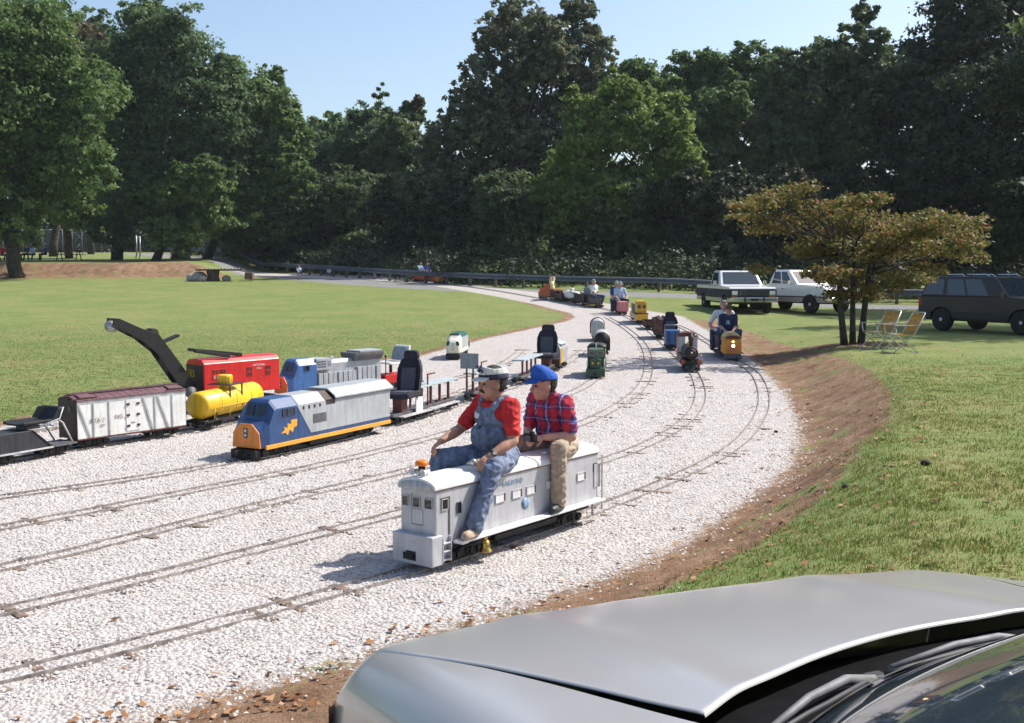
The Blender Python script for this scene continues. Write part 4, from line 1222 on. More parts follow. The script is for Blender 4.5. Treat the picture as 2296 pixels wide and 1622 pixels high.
def car_seat(t, x, z, rz=0.0, w=0.42, name='seat'):
    """moulded car seat facing +x"""
    R = Matrix.Rotation(rz, 3, 'Z')
    def tr(v):
        v = R @ Vector(v); return (v.x + x, v.y, v.z + z)
    mb = MB()
    mb.loft([[tr((xx, yy * w / 0.42, zz)) for xx, yy, zz in ring] for ring in (
        [(-0.2, -0.2, 0.0), (0.26, -0.2, 0.0), (0.28, -0.21, 0.07), (0.22, -0.21, 0.13), (-0.2, -0.21, 0.10)],
        [(-0.2, -0.13, -0.01), (0.28, -0.13, -0.01), (0.31, -0.13, 0.06), (0.24, -0.13, 0.10), (-0.2, -0.13, 0.07)],
        [(-0.2, 0.13, -0.01), (0.28, 0.13, -0.01), (0.31, 0.13, 0.06), (0.24, 0.13, 0.10), (-0.2, 0.13, 0.07)],
        [(-0.2, 0.2, 0.0), (0.26, 0.2, 0.0), (0.28, 0.21, 0.07), (0.22, 0.21, 0.13), (-0.2, 0.21, 0.10)])], 0, False)
    seat = part(name, mb, K_SEATK, t, 0.03, 3)
    rings = []
    for zz, hw, th, off in ((0.06, 0.19, 0.10, 0.0), (0.25, 0.205, 0.10, -0.03), (0.42, 0.205, 0.09, -0.06), (0.54, 0.165, 0.08, -0.085), (0.585, 0.12, 0.07, -0.095)):
        hw *= w / 0.42
        xx = -0.16 + off
        rings.append([tr(p) for p in ((xx - th / 2, -hw * 0.9, zz), (xx + th / 2 + 0.03, -hw, zz), (xx + th / 2 - 0.005, -hw * 0.66, zz), (xx + th / 2 - 0.005, hw * 0.66, zz), (xx + th / 2 + 0.03, hw, zz), (xx - th / 2, hw * 0.9, zz))])
    mb = MB(); mb.loft(rings, 0, False); part('backrest', mb, K_SEATK, seat, 0.025, 3)
    mb = MB(); mb.loft([[tr((-0.10 - (zz - 0.1) * 0.16 + dx, s * hw * w / 0.42, zz)) for dx, s in ((0.0, -1), (0.012, -1), (0.012, 1), (0.0, 1))] for zz, hw in ((0.1, 0.12), (0.3, 0.125), (0.44, 0.115))], 0, False)
    part('backrest_panel', mb, K_SEATG, seat, 0.006)
    mb = MB(); mb.loft([[tr((-0.25 + dx, y * w / 0.42, zz)) for dx, y in ((-0.04, -hw), (0.05, -hw), (0.05, hw), (-0.04, hw))] for zz, hw in ((0.56, 0.115), (0.62, 0.13), (0.70, 0.105))], 0, False)
    part('headrest', mb, K_SEATK, seat, 0.025, 3)
    mb = MB(); mb.box(tr((0.03, 0, 0.092)), (0.33, 0.24, 0.02)); part('cushion_panel', mb, K_SEATG, seat, 0.008)
    return seat

def bench_car(label, f, r, L, seat=False, back=True, first=False):
    t = stock('bench_car', label, 'bench car', f, r, L, 'bench cars behind the blue locomotive')
    h = L / 2
    mb = MB(); mb.b(-h, h, -0.09, -0.05, 0.11, 0.15); mb.b(-h, h, 0.05, 0.09, 0.11, 0.15)
    for x in (-h, h - 0.04): mb.b(x, x + 0.04, -0.05, 0.05, 0.11, 0.15)
    part('frame', mb, K_DGREY, t, 0.003)
    for s in (1, -1):
        mb = MB(); mb.b(-h + 0.25, h - 0.25, s * 0.13, s * 0.24, 0.10, 0.12); part('footboard', mb, K_GREYW, t, 0.003)
    mb = MB(); mb.b(-h + 0.05, h - (0.62 if seat else 0.05), -0.13, 0.13, 0.455, 0.485); part('plank', mb, K_PLANK, t, 0.005)
    x = -h + 0.2
    while x < h - (0.6 if seat else 0.1):
        mb = MB(); mb.b(x - 0.018, x + 0.018, -0.018, 0.018, 0.15, 0.455); mb.b(x - 0.05, x + 0.05, -0.05, 0.05, 0.15, 0.16)
        part('post', mb, K_REDBR, t)
        x += 0.34
    if back:
        for y in (-0.06, 0.06):
            mb = MB(); mb.b(h - 0.06, h - 0.035, y - 0.014, y + 0.014, 0.15, 0.70); part('post', mb, K_REDBR, t)
        mb = MB(); mb.b(h - 0.035, h - 0.015, -0.17, 0.17, 0.56, 0.83); part('backrest', mb, K_PANEL, t, 0.006)
        mb = MB(); mb.b(h - 0.34, h - 0.32, 0.10, 0.12, 0.15, 0.66); mb.b(h - 0.60, h - 0.34, 0.10, 0.12, 0.64, 0.66); part('handrail', mb, K_REDBR, t)
    if seat:
        mb = MB(); mb.b(h - 0.55, h - 0.12, -0.05, 0.05, 0.15, 0.44); part('pedestal', mb, K_DGREY, t, 0.004)
        car_seat(t, h - 0.36, 0.40)
    coupler(t, h); coupler(t, -h, -1); bogie(t, h - 0.3); bogie(t, -h + 0.3)
    return t
def seat_car():
    t = stock('seat_car', 'short riding car with navy bucket seat coupled behind the blue locomotive', 'riding car', (868, 957), (1000, 920), 1.15)
    mb = MB(); mb.b(-0.56, 0.56, -0.10, 0.10, 0.11, 0.15); part('frame', mb, K_DGREY, t, 0.003)
    for s in (1, -1):
        mb = MB(); mb.b(-0.5, 0.45, s * 0.12, s * 0.22, 0.10, 0.12); part('footboard', mb, K_GREYW, t, 0.003)
    mb = MB(); mb.b(0.08, 0.26, -0.08, 0.08, 0.15, 0.40); part('pedestal', mb, K_REDBR, t, 0.004)
    mb = MB(); mb.b(-0.30, -0.08, 0.13, 0.15, 0.10, 0.34); part('side_plate', mb, K_WHITE, t, 0.004)
    car_seat(t, 0.02, 0.36)
    coupler(t, -0.56, -1); bogie(t, 0.3); bogie(t, -0.32)
seat_car()
bench_car('grey bench car on red posts next behind the navy bucket seat car', (925, 940), (1050, 902), 1.55)
bench_car('second grey bench car, behind the head of the man in overalls', (1052, 902), (1150, 868), 1.75)
bench_car('last grey bench car carrying a navy bucket seat at its far end', (1160, 865), (1230, 836), 1.6, back=False)
def far_seat():
    t = stock('seat_car', 'farther riding car with a navy bucket seat above the blue cap', 'riding car', (1185, 855), (1235, 834), 0.9)
    return t
def seat_car_far():
    a = hit(1212, 844); b = hit(1262, 822)
    t = stockw('seat_car', 'riding car whose navy bucket seat shows above the blue cap', 'riding car', a, b, 0.95)
    mb = MB(); mb.b(-0.46, 0.46, -0.10, 0.10, 0.11, 0.15); part('frame', mb, K_DGREY, t, 0.003)
    mb = MB(); mb.b(-0.2, 0.1, -0.08, 0.08, 0.15, 0.36); part('pedestal', mb, K_REDBR, t, 0.004)
    car_seat(t, 0.0, 0.34, w=0.48)
    coupler(t, -0.46, -1); bogie(t, 0.2); bogie(t, -0.22)
seat_car_far()

def small_orange_loco():
    t = stock('small_locomotive', 'small grey-roofed locomotive with orange side just behind the blue cap', 'locomotive', (1238, 834), (1275, 812), 1.2)
    mb = MB(); mb.prism([(-0.16, 0.14), (0.16, 0.14), (0.16, 0.45), (0.11, 0.56), (-0.11, 0.56), (-0.16, 0.45)], 'x', -0.55, 0.45); part('body', mb, K_GREY, t, 0.006)
    mb = MB(); mb.prism([(0.1, 0.15), (0.45, 0.15), (0.3, 0.47), (0.1, 0.47)], 'y', 0.161, 0.165); part('side_panel', mb, K_OCHRE, t)
    mb = MB(); mb.b(0.45, 0.6, -0.17, 0.17, 0.10, 0.26); part('pilot', mb, K_RUST, t, 0.01)
    mb = MB(); mb.prism([(-0.17, 0.56), (0.17, 0.56), (0.0, 0.62)], 'x', -0.4, 0.3); part('roof', mb, K_PLANK, t, 0.004)
    bogie(t, 0.3); bogie(t, -0.35)
small_orange_loco()

# ---- row behind: black seat car, boxcar, tank car
def boxcar():
    t = stock('white_boxcar', 'white wooden boxcar with maroon roof, slanted side braces and faint lettering', 'boxcar', (166, 1008), (428, 970), 1.52)
    h, w, z0, z1 = 0.76, 0.21, 0.125, 0.60
    mb = MB(); mb.b(-h, h, -w, w, z0, z1); part('body', mb, K_BOXW, t, 0.004)
    for s in (1, -1):
        mb = MB(); mb.b(s * h, s * (h + 0.006), -w, w, z0, z1 + 0.015); part('end_wall', mb, K_DKBR, t, 0.003)
        mb = MB(); mb.b(-h, h, s * w, s * (w + 0.006), z0 - 0.012, z0 + 0.004); part('sill', mb, K_REDBR, t)
        mb = MB(); mb.b(-h, h, s * w, s * (w + 0.005), z1 - 0.035, z1 - 0.001); part('fascia', mb, K_GREYW, t)
        for x in (0.55, 0.34, -0.30, -0.555):
            mb = MB(); mb.b(x - 0.009, x + 0.009, s * w, s * (w + 0.012), z0 + 0.01, z1 - 0.036); part('brace', mb, K_GREYW, t)
        for xa, xb in ((0.745, 0.60), (-0.135, -0.26), (-0.34, -0.49)):
            mb = MB(); mb.prism([(xa - 0.012, z1 - 0.037), (xa + 0.012, z1 - 0.037), (xb + 0.012, z0 + 0.012), (xb - 0.012, z0 + 0.012)], 'y', s * (w + 0.001), s * (w + 0.013)); part('brace', mb, K_GREYW, t)
        mb = MB(); mb.b(-0.08, 0.11, s * w, s * (w + 0.009), z0 + 0.03, z1 - 0.045); door = part('door', mb, K_BOXW, t, 0.003)
        for z in (0.22, 0.36, 0.50):
            for x in (-0.055, 0.085):
                sg = 1 if x > 0 else -1
                mb = MB(); mb.prism([(x - 0.02, z - 0.014), (x + 0.02, z - 0.014), (x + 0.02, z + 0.014), (x - 0.02, z + 0.014)], 'y', s * (w + 0.009), s * (w + 0.018)); part('hinge', mb, K_DKBR, door)
    text_part('lettering', 'RTA', 0.075, K_PRINT, t, (0.53, w + 0.008, 0.335), ROT_LEFT, 0.0006)
    text_part('lettering', 'NG', 0.075, K_PRINT, t, (0.21, w + 0.008, 0.355), ROT_LEFT, 0.0006)
    text_part('lettering', 'II', 0.07, K_GREYW, t, (0.41, w + 0.008, 0.345), ROT_LEFT, 0.0006)
    text_part('lettering', '1000', 0.035, K_PRINT, t, (0.44, w + 0.008, 0.27), ROT_LEFT, 0.0006)
    text_part('lettering', '840', 0.035, K_PRINT, t, (0.02, w + 0.011, 0.255), ROT_LEFT, 0.0006)
    # roof: two slopes of boards, walkway, hatches
    for s in (1, -1):
        n = 15
        for i in range(n):
            x0 = -h - 0.01 + (2 * h + 0.02) * i / n; x1 = x0 + (2 * h + 0.02) / n - 0.006
            z = [(s * (w + 0.015), z1), (s * (w + 0.015), z1 + 0.012), (s * 0.01, z1 + 0.07), (s * 0.01, z1 + 0.05)]
            mb = MB(); mb.prism(z, 'x', x0, x1); part('roof_board', mb, K_ROOFBR, t)
        mb = MB(); mb.b(-h, h, s * 0.02, s * 0.05, z1 + 0.074, z1 + 0.086); part('walkway', mb, K_ROOFBR, t)
        for x in (h - 0.14, -h + 0.14):
            mb = MB(); mb.box((x, s * 0.125, z1 + 0.052), (0.17, 0.12, 0.02), rot=Matrix.Rotation(-s * 0.27, 3, 'X')); part('hatch', mb, K_ROOFBR, t, 0.004)
            mb = MB(); mb.box((x, s * 0.19, z1 + 0.03), (0.26, 0.02, 0.014)); part('hatch_rail', mb, K_DKBR, t)
    mb = MB(); mb.b(-h + 0.03, h - 0.03, -0.08, 0.08, 0.085, 0.124); mb.b(-0.68, -0.14, -w, w, 0.10, 0.124); part('underframe', mb, K_DKBR, t)
    mb = MB(); mb.cyl((0.765, 0.06, 0.5), (0.775, 0.06, 0.5), 0.035, n=14); part('brake_wheel', mb, K_DGREY, t)
    coupler(t, h); coupler(t, -h, -1); bogie(t, 0.5); bogie(t, -0.5)
    t.scale = (1.09, 1.04, 1.04)
boxcar()

def tank_car():
    t = stock('yellow_tank_car', 'bright yellow tank car with a ribbed dome between the boxcar and the blue locomotive', 'tank car', (432, 970), (626, 922), 1.75)
    h = 0.80; r = 0.20; zc = 0.345
    mb = MB(); mb.lathe([(0.0, -h), (r * 0.5, -h + 0.008), (r * 0.85, -h + 0.03), (r, -h + 0.07), (r, h - 0.07), (r * 0.85, h - 0.03), (r * 0.5, h - 0.008), (0.0, h)], (0, 0, zc), 'x', 32)
    part('tank', mb, K_YEL, t)
    for x in (-0.4, 0.4, 0.0):
        mb = MB(); mb.lathe([(r - 0.002, x - 0.012), (r + 0.004, x - 0.012), (r + 0.004, x + 0.012), (r - 0.002, x + 0.012)], (0, 0, zc), 'x', 32); part('band', mb, K_YEL, t)
    mb = MB(); mb.lathe([(0.0, 0.735), (0.10, 0.73), (0.11, 0.715), (0.11, 0.625), (0.105, 0.62), (0.105, 0.53), (0.0, 0.53)], (0.02, 0, 0), 'z', 24)
    for k in range(16):
        a = 2 * PI * k / 16; mb.box((0.02 + 0.11 * math.cos(a), 0.11 * math.sin(a), 0.67), (0.012, 0.012, 0.09), rot=Matrix.Rotation(a, 3, 'Z'))
    part('dome', mb, K_YEL, t, 0.003)
    mb = MB(); mb.b(-0.17, 0.2, -0.19, 0.19, 0.590, 0.604); mb.b(-0.16, -0.14, 0.17, 0.19, 0.25, 0.59); mb.b(0.16, 0.18, 0.17, 0.19, 0.25, 0.59); part('platform', mb, K_DKBR, t, 0.002)
    mb = MB(); mb.b(-h - 0.06, h + 0.06, -0.06, 0.06, 0.10, 0.14)
    for x in (-h - 0.06, h + 0.02): mb.b(x, x + 0.04, -0.2, 0.2, 0.10, 0.14)
    for s in (1, -1): mb.b(-h, h, s * 0.17, s * 0.2, 0.105, 0.13)
    part('frame', mb, K_BLACK, t, 0.003)
    for x in (-0.5, 0.5):
        mb = MB(); mb.prism([(-0.15, 0.14), (0.15, 0.14), (0.17, 0.33), (-0.17, 0.33)], 'x', x - 0.03, x + 0.03); part('saddle', mb, K_BLACK, t, 0.003)
    for s in (1, -1):
        for x in (-0.6, -0.2, 0.2, 0.6):
            mb = MB(); mb.cyl((x, s * 0.185, 0.13), (x, s * 0.2, 0.3), 0.006, n=6); part('stanchion', mb, K_YEL, t)
        mb = MB(); mb.cyl((-h, s * 0.2, 0.3), (h, s * 0.2, 0.3), 0.005, n=6); part('handrail', mb, K_YEL, t)
    coupler(t, h + 0.06); bogie(t, 0.52); bogie(t, -0.52)
tank_car()

def black_seat_car():
    t = stock('black_seat_car', 'black hopper-sided riding car with an upturned black seat at the left edge', 'riding car', (-60, 1052), (140, 1016), 1.35)
    mb = MB(); mb.prism([(-0.28, 0.11), (0.66, 0.11), (0.66, 0.36), (-0.02, 0.36)], 'y', -0.19, 0.19); part('body', mb, mat('charcoal_paint', (0.035, 0.035, 0.042), 0.5, 0, 0.2, 6), t, 0.006)
    mb = MB(); mb.prism([(-0.28, 0.11), (0.0, 0.36), (-0.02, 0.36), (-0.32, 0.11)], 'y', -0.2, 0.2); part('end_sheet', mb, K_BLACK, t, 0.003)
    for s in (1, -1):
        mb = MB(); mb.tube([(-0.62, s * 0.17, 0.13), (-0.46, s * 0.19, 0.40), (-0.40, s * 0.19, 0.44)], 0.012, 8); part('brace', mb, K_GREYW, t)
        mb = MB(); mb.b(-0.3, 0.66, s * 0.19, s * 0.21, 0.105, 0.125); part('sill', mb, K_GREYW, t, 0.002)
    mb = MB(); mb.b(-0.68, -0.3, -0.19, 0.19, 0.105, 0.125); part('deck', mb, K_DGREY, t, 0.003)
    mb = MB(); mb.loft([[(x, y, z + (0.02 if abs(y) > 0.1 else 0)) for y, z in ((-0.19, 0.40), (-0.19, 0.45), (-0.1, 0.44), (0.1, 0.44), (0.19, 0.45), (0.19, 0.40))] for x in (-0.36, 0.0, 0.12)], 0, False); seat = part('seat', mb, K_BLACK, t, 0.02, 3)
    mb = MB(); mb.loft([[(x - (0.06 if abs(y) > 0.15 else 0) * -1, y, z) for y in (-0.2, -0.12, 0.12, 0.2)] + [(x - 0.05, y, z) for y in (0.2, 0.12, -0.12, -0.2)] for x, z in ((-0.34, 0.43), (-0.41, 0.53), (-0.46, 0.60))], 0, False); part('backrest', mb, K_BLACK, seat, 0.02, 3)
    mb = MB(); mb.tube([(-0.46, -0.21, 0.60), (-0.40, -0.21, 0.46), (-0.1, -0.21, 0.40)], 0.010, 8); mb.tube([(-0.46, 0.21, 0.60), (-0.40, 0.21, 0.46), (-0.1, 0.21, 0.40)], 0.010, 8); part('seat_rim', mb, K_GREYW, seat)
    mb = MB(); mb.box((-0.1, 0, 0.38), (0.2, 0.2, 0.04)); part('seat_mount', mb, K_DGREY, seat)
    coupler(t, -0.68, -1); bogie(t, -0.42); bogie(t, 0.42)
black_seat_car()

# ---- third row on the lawn side: crane, grey locomotive, boat seat car
def on7(s):
    """a point on the lawn-side track, s metres ahead (towards lower left) of its reference point"""
    return Vector((-3.63 - 0.65 * s, 19.5 - 0.76 * s, 0))
def crane():
    a, b = on7(2.38), on7(0.7)
    t = stockw('red_crane_car', 'bright red crane car with a long black boom reaching out over the lawn', 'crane', a, b, 1.6)
    h, w, z0, z1 = 0.76, 0.25, 0.25, 0.78
    mb = MB(); mb.prism([(-w, z0), (w, z0), (w, z1), (w * 0.72, z1 + 0.065), (0, z1 + 0.085), (-w * 0.72, z1 + 0.065), (-w, z1)], 'x', -h, h - 0.02); part('house', mb, K_RED, t, 0.012)
    mb = MB(); mb.b(h - 0.022, h - 0.012, -w + 0.012, w - 0.012, z0 + 0.01, z1 - 0.02); part('end_shade_plate', mb, K_DKBR, t)  # dark plate stands in for the shaded inside of the open end
    for y in (-0.13, -0.04):
        window(t, '+x', (h - 0.01, y, 0.62), 0.05, 0.10, K_OCHRE, fr=0.006)
    for s in (1, -1):
        for x in (0.52, 0.38, -0.14, -0.52):
            o = MB(); o.b(x - 0.062, x + 0.062, s * w, s * (w + 0.006), 0.515, 0.685)
            wd_ = part('window', o, K_RED, t, 0.002)
            for dx in (-0.028, 0.028):
                for dz in (0.557, 0.643):
                    m2 = K_DKBR if not (x > 0.5 and dz < 0.6) else K_PINK
                    mb = MB(); mb.b(x + dx - 0.018, x + dx + 0.018, s * (w + 0.006), s * (w + 0.010), dz - 0.03, dz + 0.03); part('pane', mb, m2, wd_)
    text_part('lettering', 'NATIONAL', 0.05, K_WHITE, t, (-0.33, w + 0.004, 0.70), ROT_LEFT, 0.0006)
    text_part('lettering', 'SG-2', 0.045, K_WHITE, t, (-0.33, w + 0.004, 0.645), ROT_LEFT, 0.0006)
    mb = MB(); mb.b(-h, h + 0.08, -0.22, 0.22, 0.10, 0.16); mb.cyl((0, 0, 0.16), (0, 0, 0.25), 0.19, n=24); part('deck', mb, K_BLACK, t, 0.004)
    # boom: two bent side plates with a sheave at the head
    sp = [(h + 0.04, 0.30), (h + 0.22, 0.30), (h + 0.72, 1.02), (h + 1.0, 1.24), (h + 1.44, 1.47), (h + 1.43, 1.58), (h + 1.33, 1.57), (h + 0.96, 1.40), (h + 0.68, 1.31), (h + 0.52, 1.10), (h + 0.04, 0.46)]
    for s in (1, -1):
        mb = MB(); mb.prism(sp[::-1], 'y', s * 0.075, s * 0.10); part('boom', mb, K_BLACK, t, 0.004)
    mb = MB()
    for (x, z) in ((h + 0.3, 0.6), (h + 0.62, 1.12), (h + 1.02, 1.38)): mb.b(x - 0.02, x + 0.02, -0.075, 0.075, z - 0.05, z + 0.05)
    part('boom_spacer', mb, K_BLACK, t)
    mb = MB(); mb.lathe([(0.0, -0.05), (0.09, -0.05), (0.075, -0.02), (0.075, 0.02), (0.09, 0.05), (0.0, 0.05)], (h + 1.41, 0, 1.45), 'y', 22); part('sheave', mb, K_HOSE, t)
    mb = MB(); mb.lathe([(0.0, -0.09), (0.07, -0.09), (0.07, 0.09), (0.0, 0.09)], (h + 0.74, 0, 1.32), 'y', 18); mb.box((h + 0.42, 0, 1.21), (0.30, 0.12, 0.035), rot=Matrix.Rotation(0.32, 3, 'Y')); part('winch', mb, K_BLACK, t, 0.004)
    mb = MB(); mb.lathe([(0.0, -0.06), (0.085, -0.05), (0.10, 0.0), (0.085, 0.05), (0.0, 0.06)], (h + 0.16, 0.14, 0.34), 'y', 22); part('drum', mb, K_DGREY, t)
    # dipper stick lying over the roof
    d0, d1 = Vector((h + 0.12, 0.06, 1.02)), Vector((h - 0.85, 0.10, z1 + 0.10))
    mb = MB(); mb.loft([[d0 + Vector((0, y, z)) for y, z in ((-0.04, -0.025), (0.04, -0.025), (0.04, 0.025), (-0.04, 0.025))], [d1 + Vector((0, y, z)) for y, z in ((-0.035, -0.03), (0.035, -0.03), (0.035, 0.03), (-0.035, 0.03))]]); part('dipper_stick', mb, K_BLACK, t, 0.004)
    mb = MB(); mb.loft([[d0 + Vector((-0.02, y, z - 0.02)) for y, z in ((0.1, -0.025), (0.15, -0.025), (0.15, 0.025), (0.1, 0.025))], [d1 + Vector((0.3, y - 0.02, z)) for y, z in ((0.1, -0.03), (0.14, -0.03), (0.14, 0.03), (0.1, 0.03))]]); part('dipper_stick', mb, K_BLACK, t, 0.004)
    coupler(t, h + 0.08); bogie(t, 0.5); bogie(t, -0.5)
crane()

def grey_loco():
    a, b = on7(0.62), on7(-1.6)
    L = 2.3; f = L / 2
    t = stockw('grey_locomotive', 'grey long-hood diesel with blue cab and orange nose behind the red crane car', 'locomotive', a, b, L)
    wide_cab(t, L, 0.21, 0.13, 0.72, K_BLUE2)
    mb = MB(); mb.b(-f, f - 0.642, -0.21, 0.21, 0.13, 0.20); part('walkway', mb, K_BLUE, t, 0.004)
    mb = MB(); mb.prism([(-0.13, 0.20), (0.13, 0.20), (0.13, 0.60), (0.09, 0.66), (-0.09, 0.66), (-0.13, 0.60)], 'x', -f + 0.05, f - 0.642); part('hood', mb, K_GREY, t, 0.006)
    mb = MB(); mb.b(f - 1.0, f - 0.645, -0.2, 0.2, 0.5, 0.70); part('equipment_box', mb, K_GREY, t, 0.006)
    for s in (1, -1):
        window(t, '+y' if s > 0 else '-y', (f - 0.42, s * 0.21, 0.555), 0.11, 0.085, K_BLUE2, fr=0.006)
        for i in range(3):
            mb = MB(); mb.b(f - 0.86, f - 0.67, s * 0.2, s * 0.206, 0.55 + i * 0.045, 0.568 + i * 0.045); part('louvre', mb, K_DGREY, t)
        mb = MB(); mb.b(f - 0.98, f - 0.91, s * 0.2, s * 0.206, 0.57, 0.65); part('vent', mb, K_PANEL, t)
        for i in range(13):
            x = f - 0.74 - i * 0.115
            mb = MB(); mb.b(x - 0.048, x + 0.048, s * 0.13, s * (0.205 if i % 4 < 3 else 0.19), 0.20, 0.44 + (0.05 if i > 7 else 0)); part('locker', mb, K_GREY, t, 0.005)
    mb = MB(); mb.prism([(-0.15, 0.60), (0.15, 0.60), (0.21, 0.70), (0.21, 0.75), (-0.21, 0.75), (-0.21, 0.70)], 'x', -f + 0.05, -f + 0.75); part('radiator', mb, K_DGREY, t, 0.005)
    mb = MB(); mb.b(-f + 0.08, -f + 0.62, -0.19, 0.19, 0.751, 0.785); part('radiator_top', mb, K_GREY, t, 0.006)
    mb = MB(); mb.cyl((0.0, 0, 0.66), (0.0, 0, 0.71), 0.035, n=12); part('exhaust', mb, K_GREYW, t)
    mb = MB(); mb.b(-f + 0.05, f - 0.05, -0.15, 0.15, 0.06, 0.128); part('underframe', mb, K_BLACK, t)
    mb = MB(); mb.b(f - 0.05, f + 0.05, -0.19, 0.19, 0.0, 0.115); part('pilot', mb, K_BLACK, t, 0.01)
    bogie(t, 0.7); bogie(t, -0.72)
grey_loco()

def boat_seat_car():
    a, b = on7(-1.55), on7(-2.9)
    t = stockw('boat_seat_car', 'red riding car with a padded grey boat seat behind the grey locomotive', 'riding car', a, b, 1.3)
    mb = MB(); mb.b(-0.35, 0.5, -0.17, 0.17, 0.12, 0.28); part('body', mb, K_RED, t, 0.012)
    mb = MB(); mb.b(-0.35, -0.27, -0.08, 0.08, 0.28, 0.62); mb.b(-0.39, -0.35, -0.10, 0.10, 0.50, 0.60); mb.cyl((-0.31, -0.1, 0.42), (-0.31, 0.1, 0.42), 0.045, n=12); part('rear_stand', mb, K_RED, t, 0.01)
    mb = MB(); mb.cyl((0.2, 0, 0.30), (0.2, 0, 0.46), 0.03, n=12); part('pedestal', mb, K_BLACK, t)
    mb = MB(); mb.loft([[(x, y, z) for y, z in ((-0.22, z0), (-0.22, z0 + 0.04), (0.22, z0 + 0.04), (0.22, z0))] for x, z0 in ((-0.02, 0.47), (0.3, 0.46), (0.42, 0.48))], 0, False); seat = part('seat', mb, K_WHITE, t, 0.015, 3)
    mb = MB(); mb.loft([[(x + dx, y, z) for dx, y in ((-0.05, -hw), (0.0, -hw), (0.0, hw), (-0.05, hw))] for x, z, hw in ((0.0, 0.52, 0.21), (-0.06, 0.68, 0.235), (-0.11, 0.81, 0.2))], 0, False); part('seat_shell', mb, K_WHITE, seat, 0.02, 3)
    mb = MB(); mb.loft([[(x + dx, y, z) for dx, y in ((0.0, -hw), (0.04, -hw * 0.9), (0.04, hw * 0.9), (0.0, hw))] for x, z, hw in ((0.0, 0.54, 0.18), (-0.055, 0.68, 0.20), (-0.095, 0.785, 0.175))], 0, False); part('back_pad', mb, K_PANEL, seat, 0.015, 3)
    mb = MB(); mb.cyl((0.42, 0.1, 0.28), (0.42, 0.1, 0.62), 0.01, n=8); mb.ball((0.42, 0.1, 0.63), 0.025); part('lever', mb, K_BLACK, t)
    bogie(t, 0.3); bogie(t, -0.35)
boat_seat_car()

# ---- green and white streamliner on the lawn side of the yard
def streamliner():
    t = stock('green_white_locomotive', 'green-roofed white streamlined locomotive with round dark window patches standing by the lawn', 'locomotive', (1015, 808), (1072, 776), 1.5)
    f = 0.75; w = 0.19
    def sec(x, s, zt_, zb=0.14, top=0.6):
        return [(x, -w * s, zb), (x, w * s, zb), (x, w * s, zt_ - 0.1), (x, w * s * top, zt_), (x, -w * s * top, zt_), (x, -w * s, zt_ - 0.1)]
    mb = MB(); mb.loft([sec(f, 0.72, 0.40), sec(f - 0.07, 0.92, 0.46), sec(f - 0.2, 1, 0.52), sec(f - 0.28, 1, 0.58), sec(f - 0.34, 1, 0.60)]); part('nose', mb, K_CREAM, t, 0.03, 3)
    mb = MB(); mb.loft([sec(-f + 0.25, 1, 0.60), sec(f - 0.341, 1, 0.60)]); part('body', mb, K_GREY, t, 0.01)
    mb = MB(); mb.prism([(-w - 0.004, 0.49), (w + 0.004, 0.49), (w * 0.62, 0.612), (-w * 0.62, 0.612)], 'x', -f + 0.25, f - 0.36); part('roof', mb, K_TEAL, t, 0.01)
    mb = MB(); mb.prism([(-w * 0.9, 0.50), (w * 0.9, 0.50), (w * 0.55, 0.60), (-w * 0.55, 0.60)], 'x', f - 0.36, f - 0.27); part('brow', mb, K_BLACK, t, 0.01)
    mb = MB(); mb.b(-f + 0.25, f - 0.2, -w - 0.006, w + 0.006, 0.15, 0.24); part('stripe', mb, K_CREAM, t, 0.004)
    for s in (1, -1):
        mb = MB(); mb.ball((f - 0.055, s * 0.11, 0.37), (0.06, 0.055, 0.075), 16); part('window', mb, K_GLASS, t)
        mb = MB(); mb.ball((f - 0.01, s * 0.105, 0.385), (0.012, 0.014, 0.014), 10); part('lamp', mb, K_DIM, t)
    mb = MB(); mb.prism([(-0.03, 0.40), (0.03, 0.40), (0.0, 0.27)][::-1], 'x', f - 0.01, f + 0.01); part('nose_badge', mb, K_LGREEN, t, 0.004)
    mb = MB(); mb.cyl((f, 0, 0.245), (f + 0.012, 0, 0.245), 0.022, n=12); part('number_disc', mb, K_OCHRE, t)
    mb = MB(); mb.b(f - 0.2, f + 0.02, -0.18, 0.18, 0.0, 0.138); part('pilot', mb, K_BLACK, t, 0.03, 3)
    mb = MB(); mb.b(-f, f - 0.2, -0.14, 0.14, 0.07, 0.138); part('underframe', mb, K_BLACK, t)
    mb = MB(); mb.b(-f - 0.06, -f + 0.2, -0.12, 0.12, 0.30, 0.50); part('rear_box', mb, K_PINK, t, 0.02)
    mb = MB(); mb.b(-f - 0.35, -f - 0.02, -0.11, 0.11, 0.10, 0.16); mb.b(-f - 0.35, -f - 0.28, -0.13, 0.13, 0.16, 0.3); part('tow_bar', mb, K_RUST, t, 0.005)
    bogie(t, 0.4); bogie(t, -0.42)
streamliner()

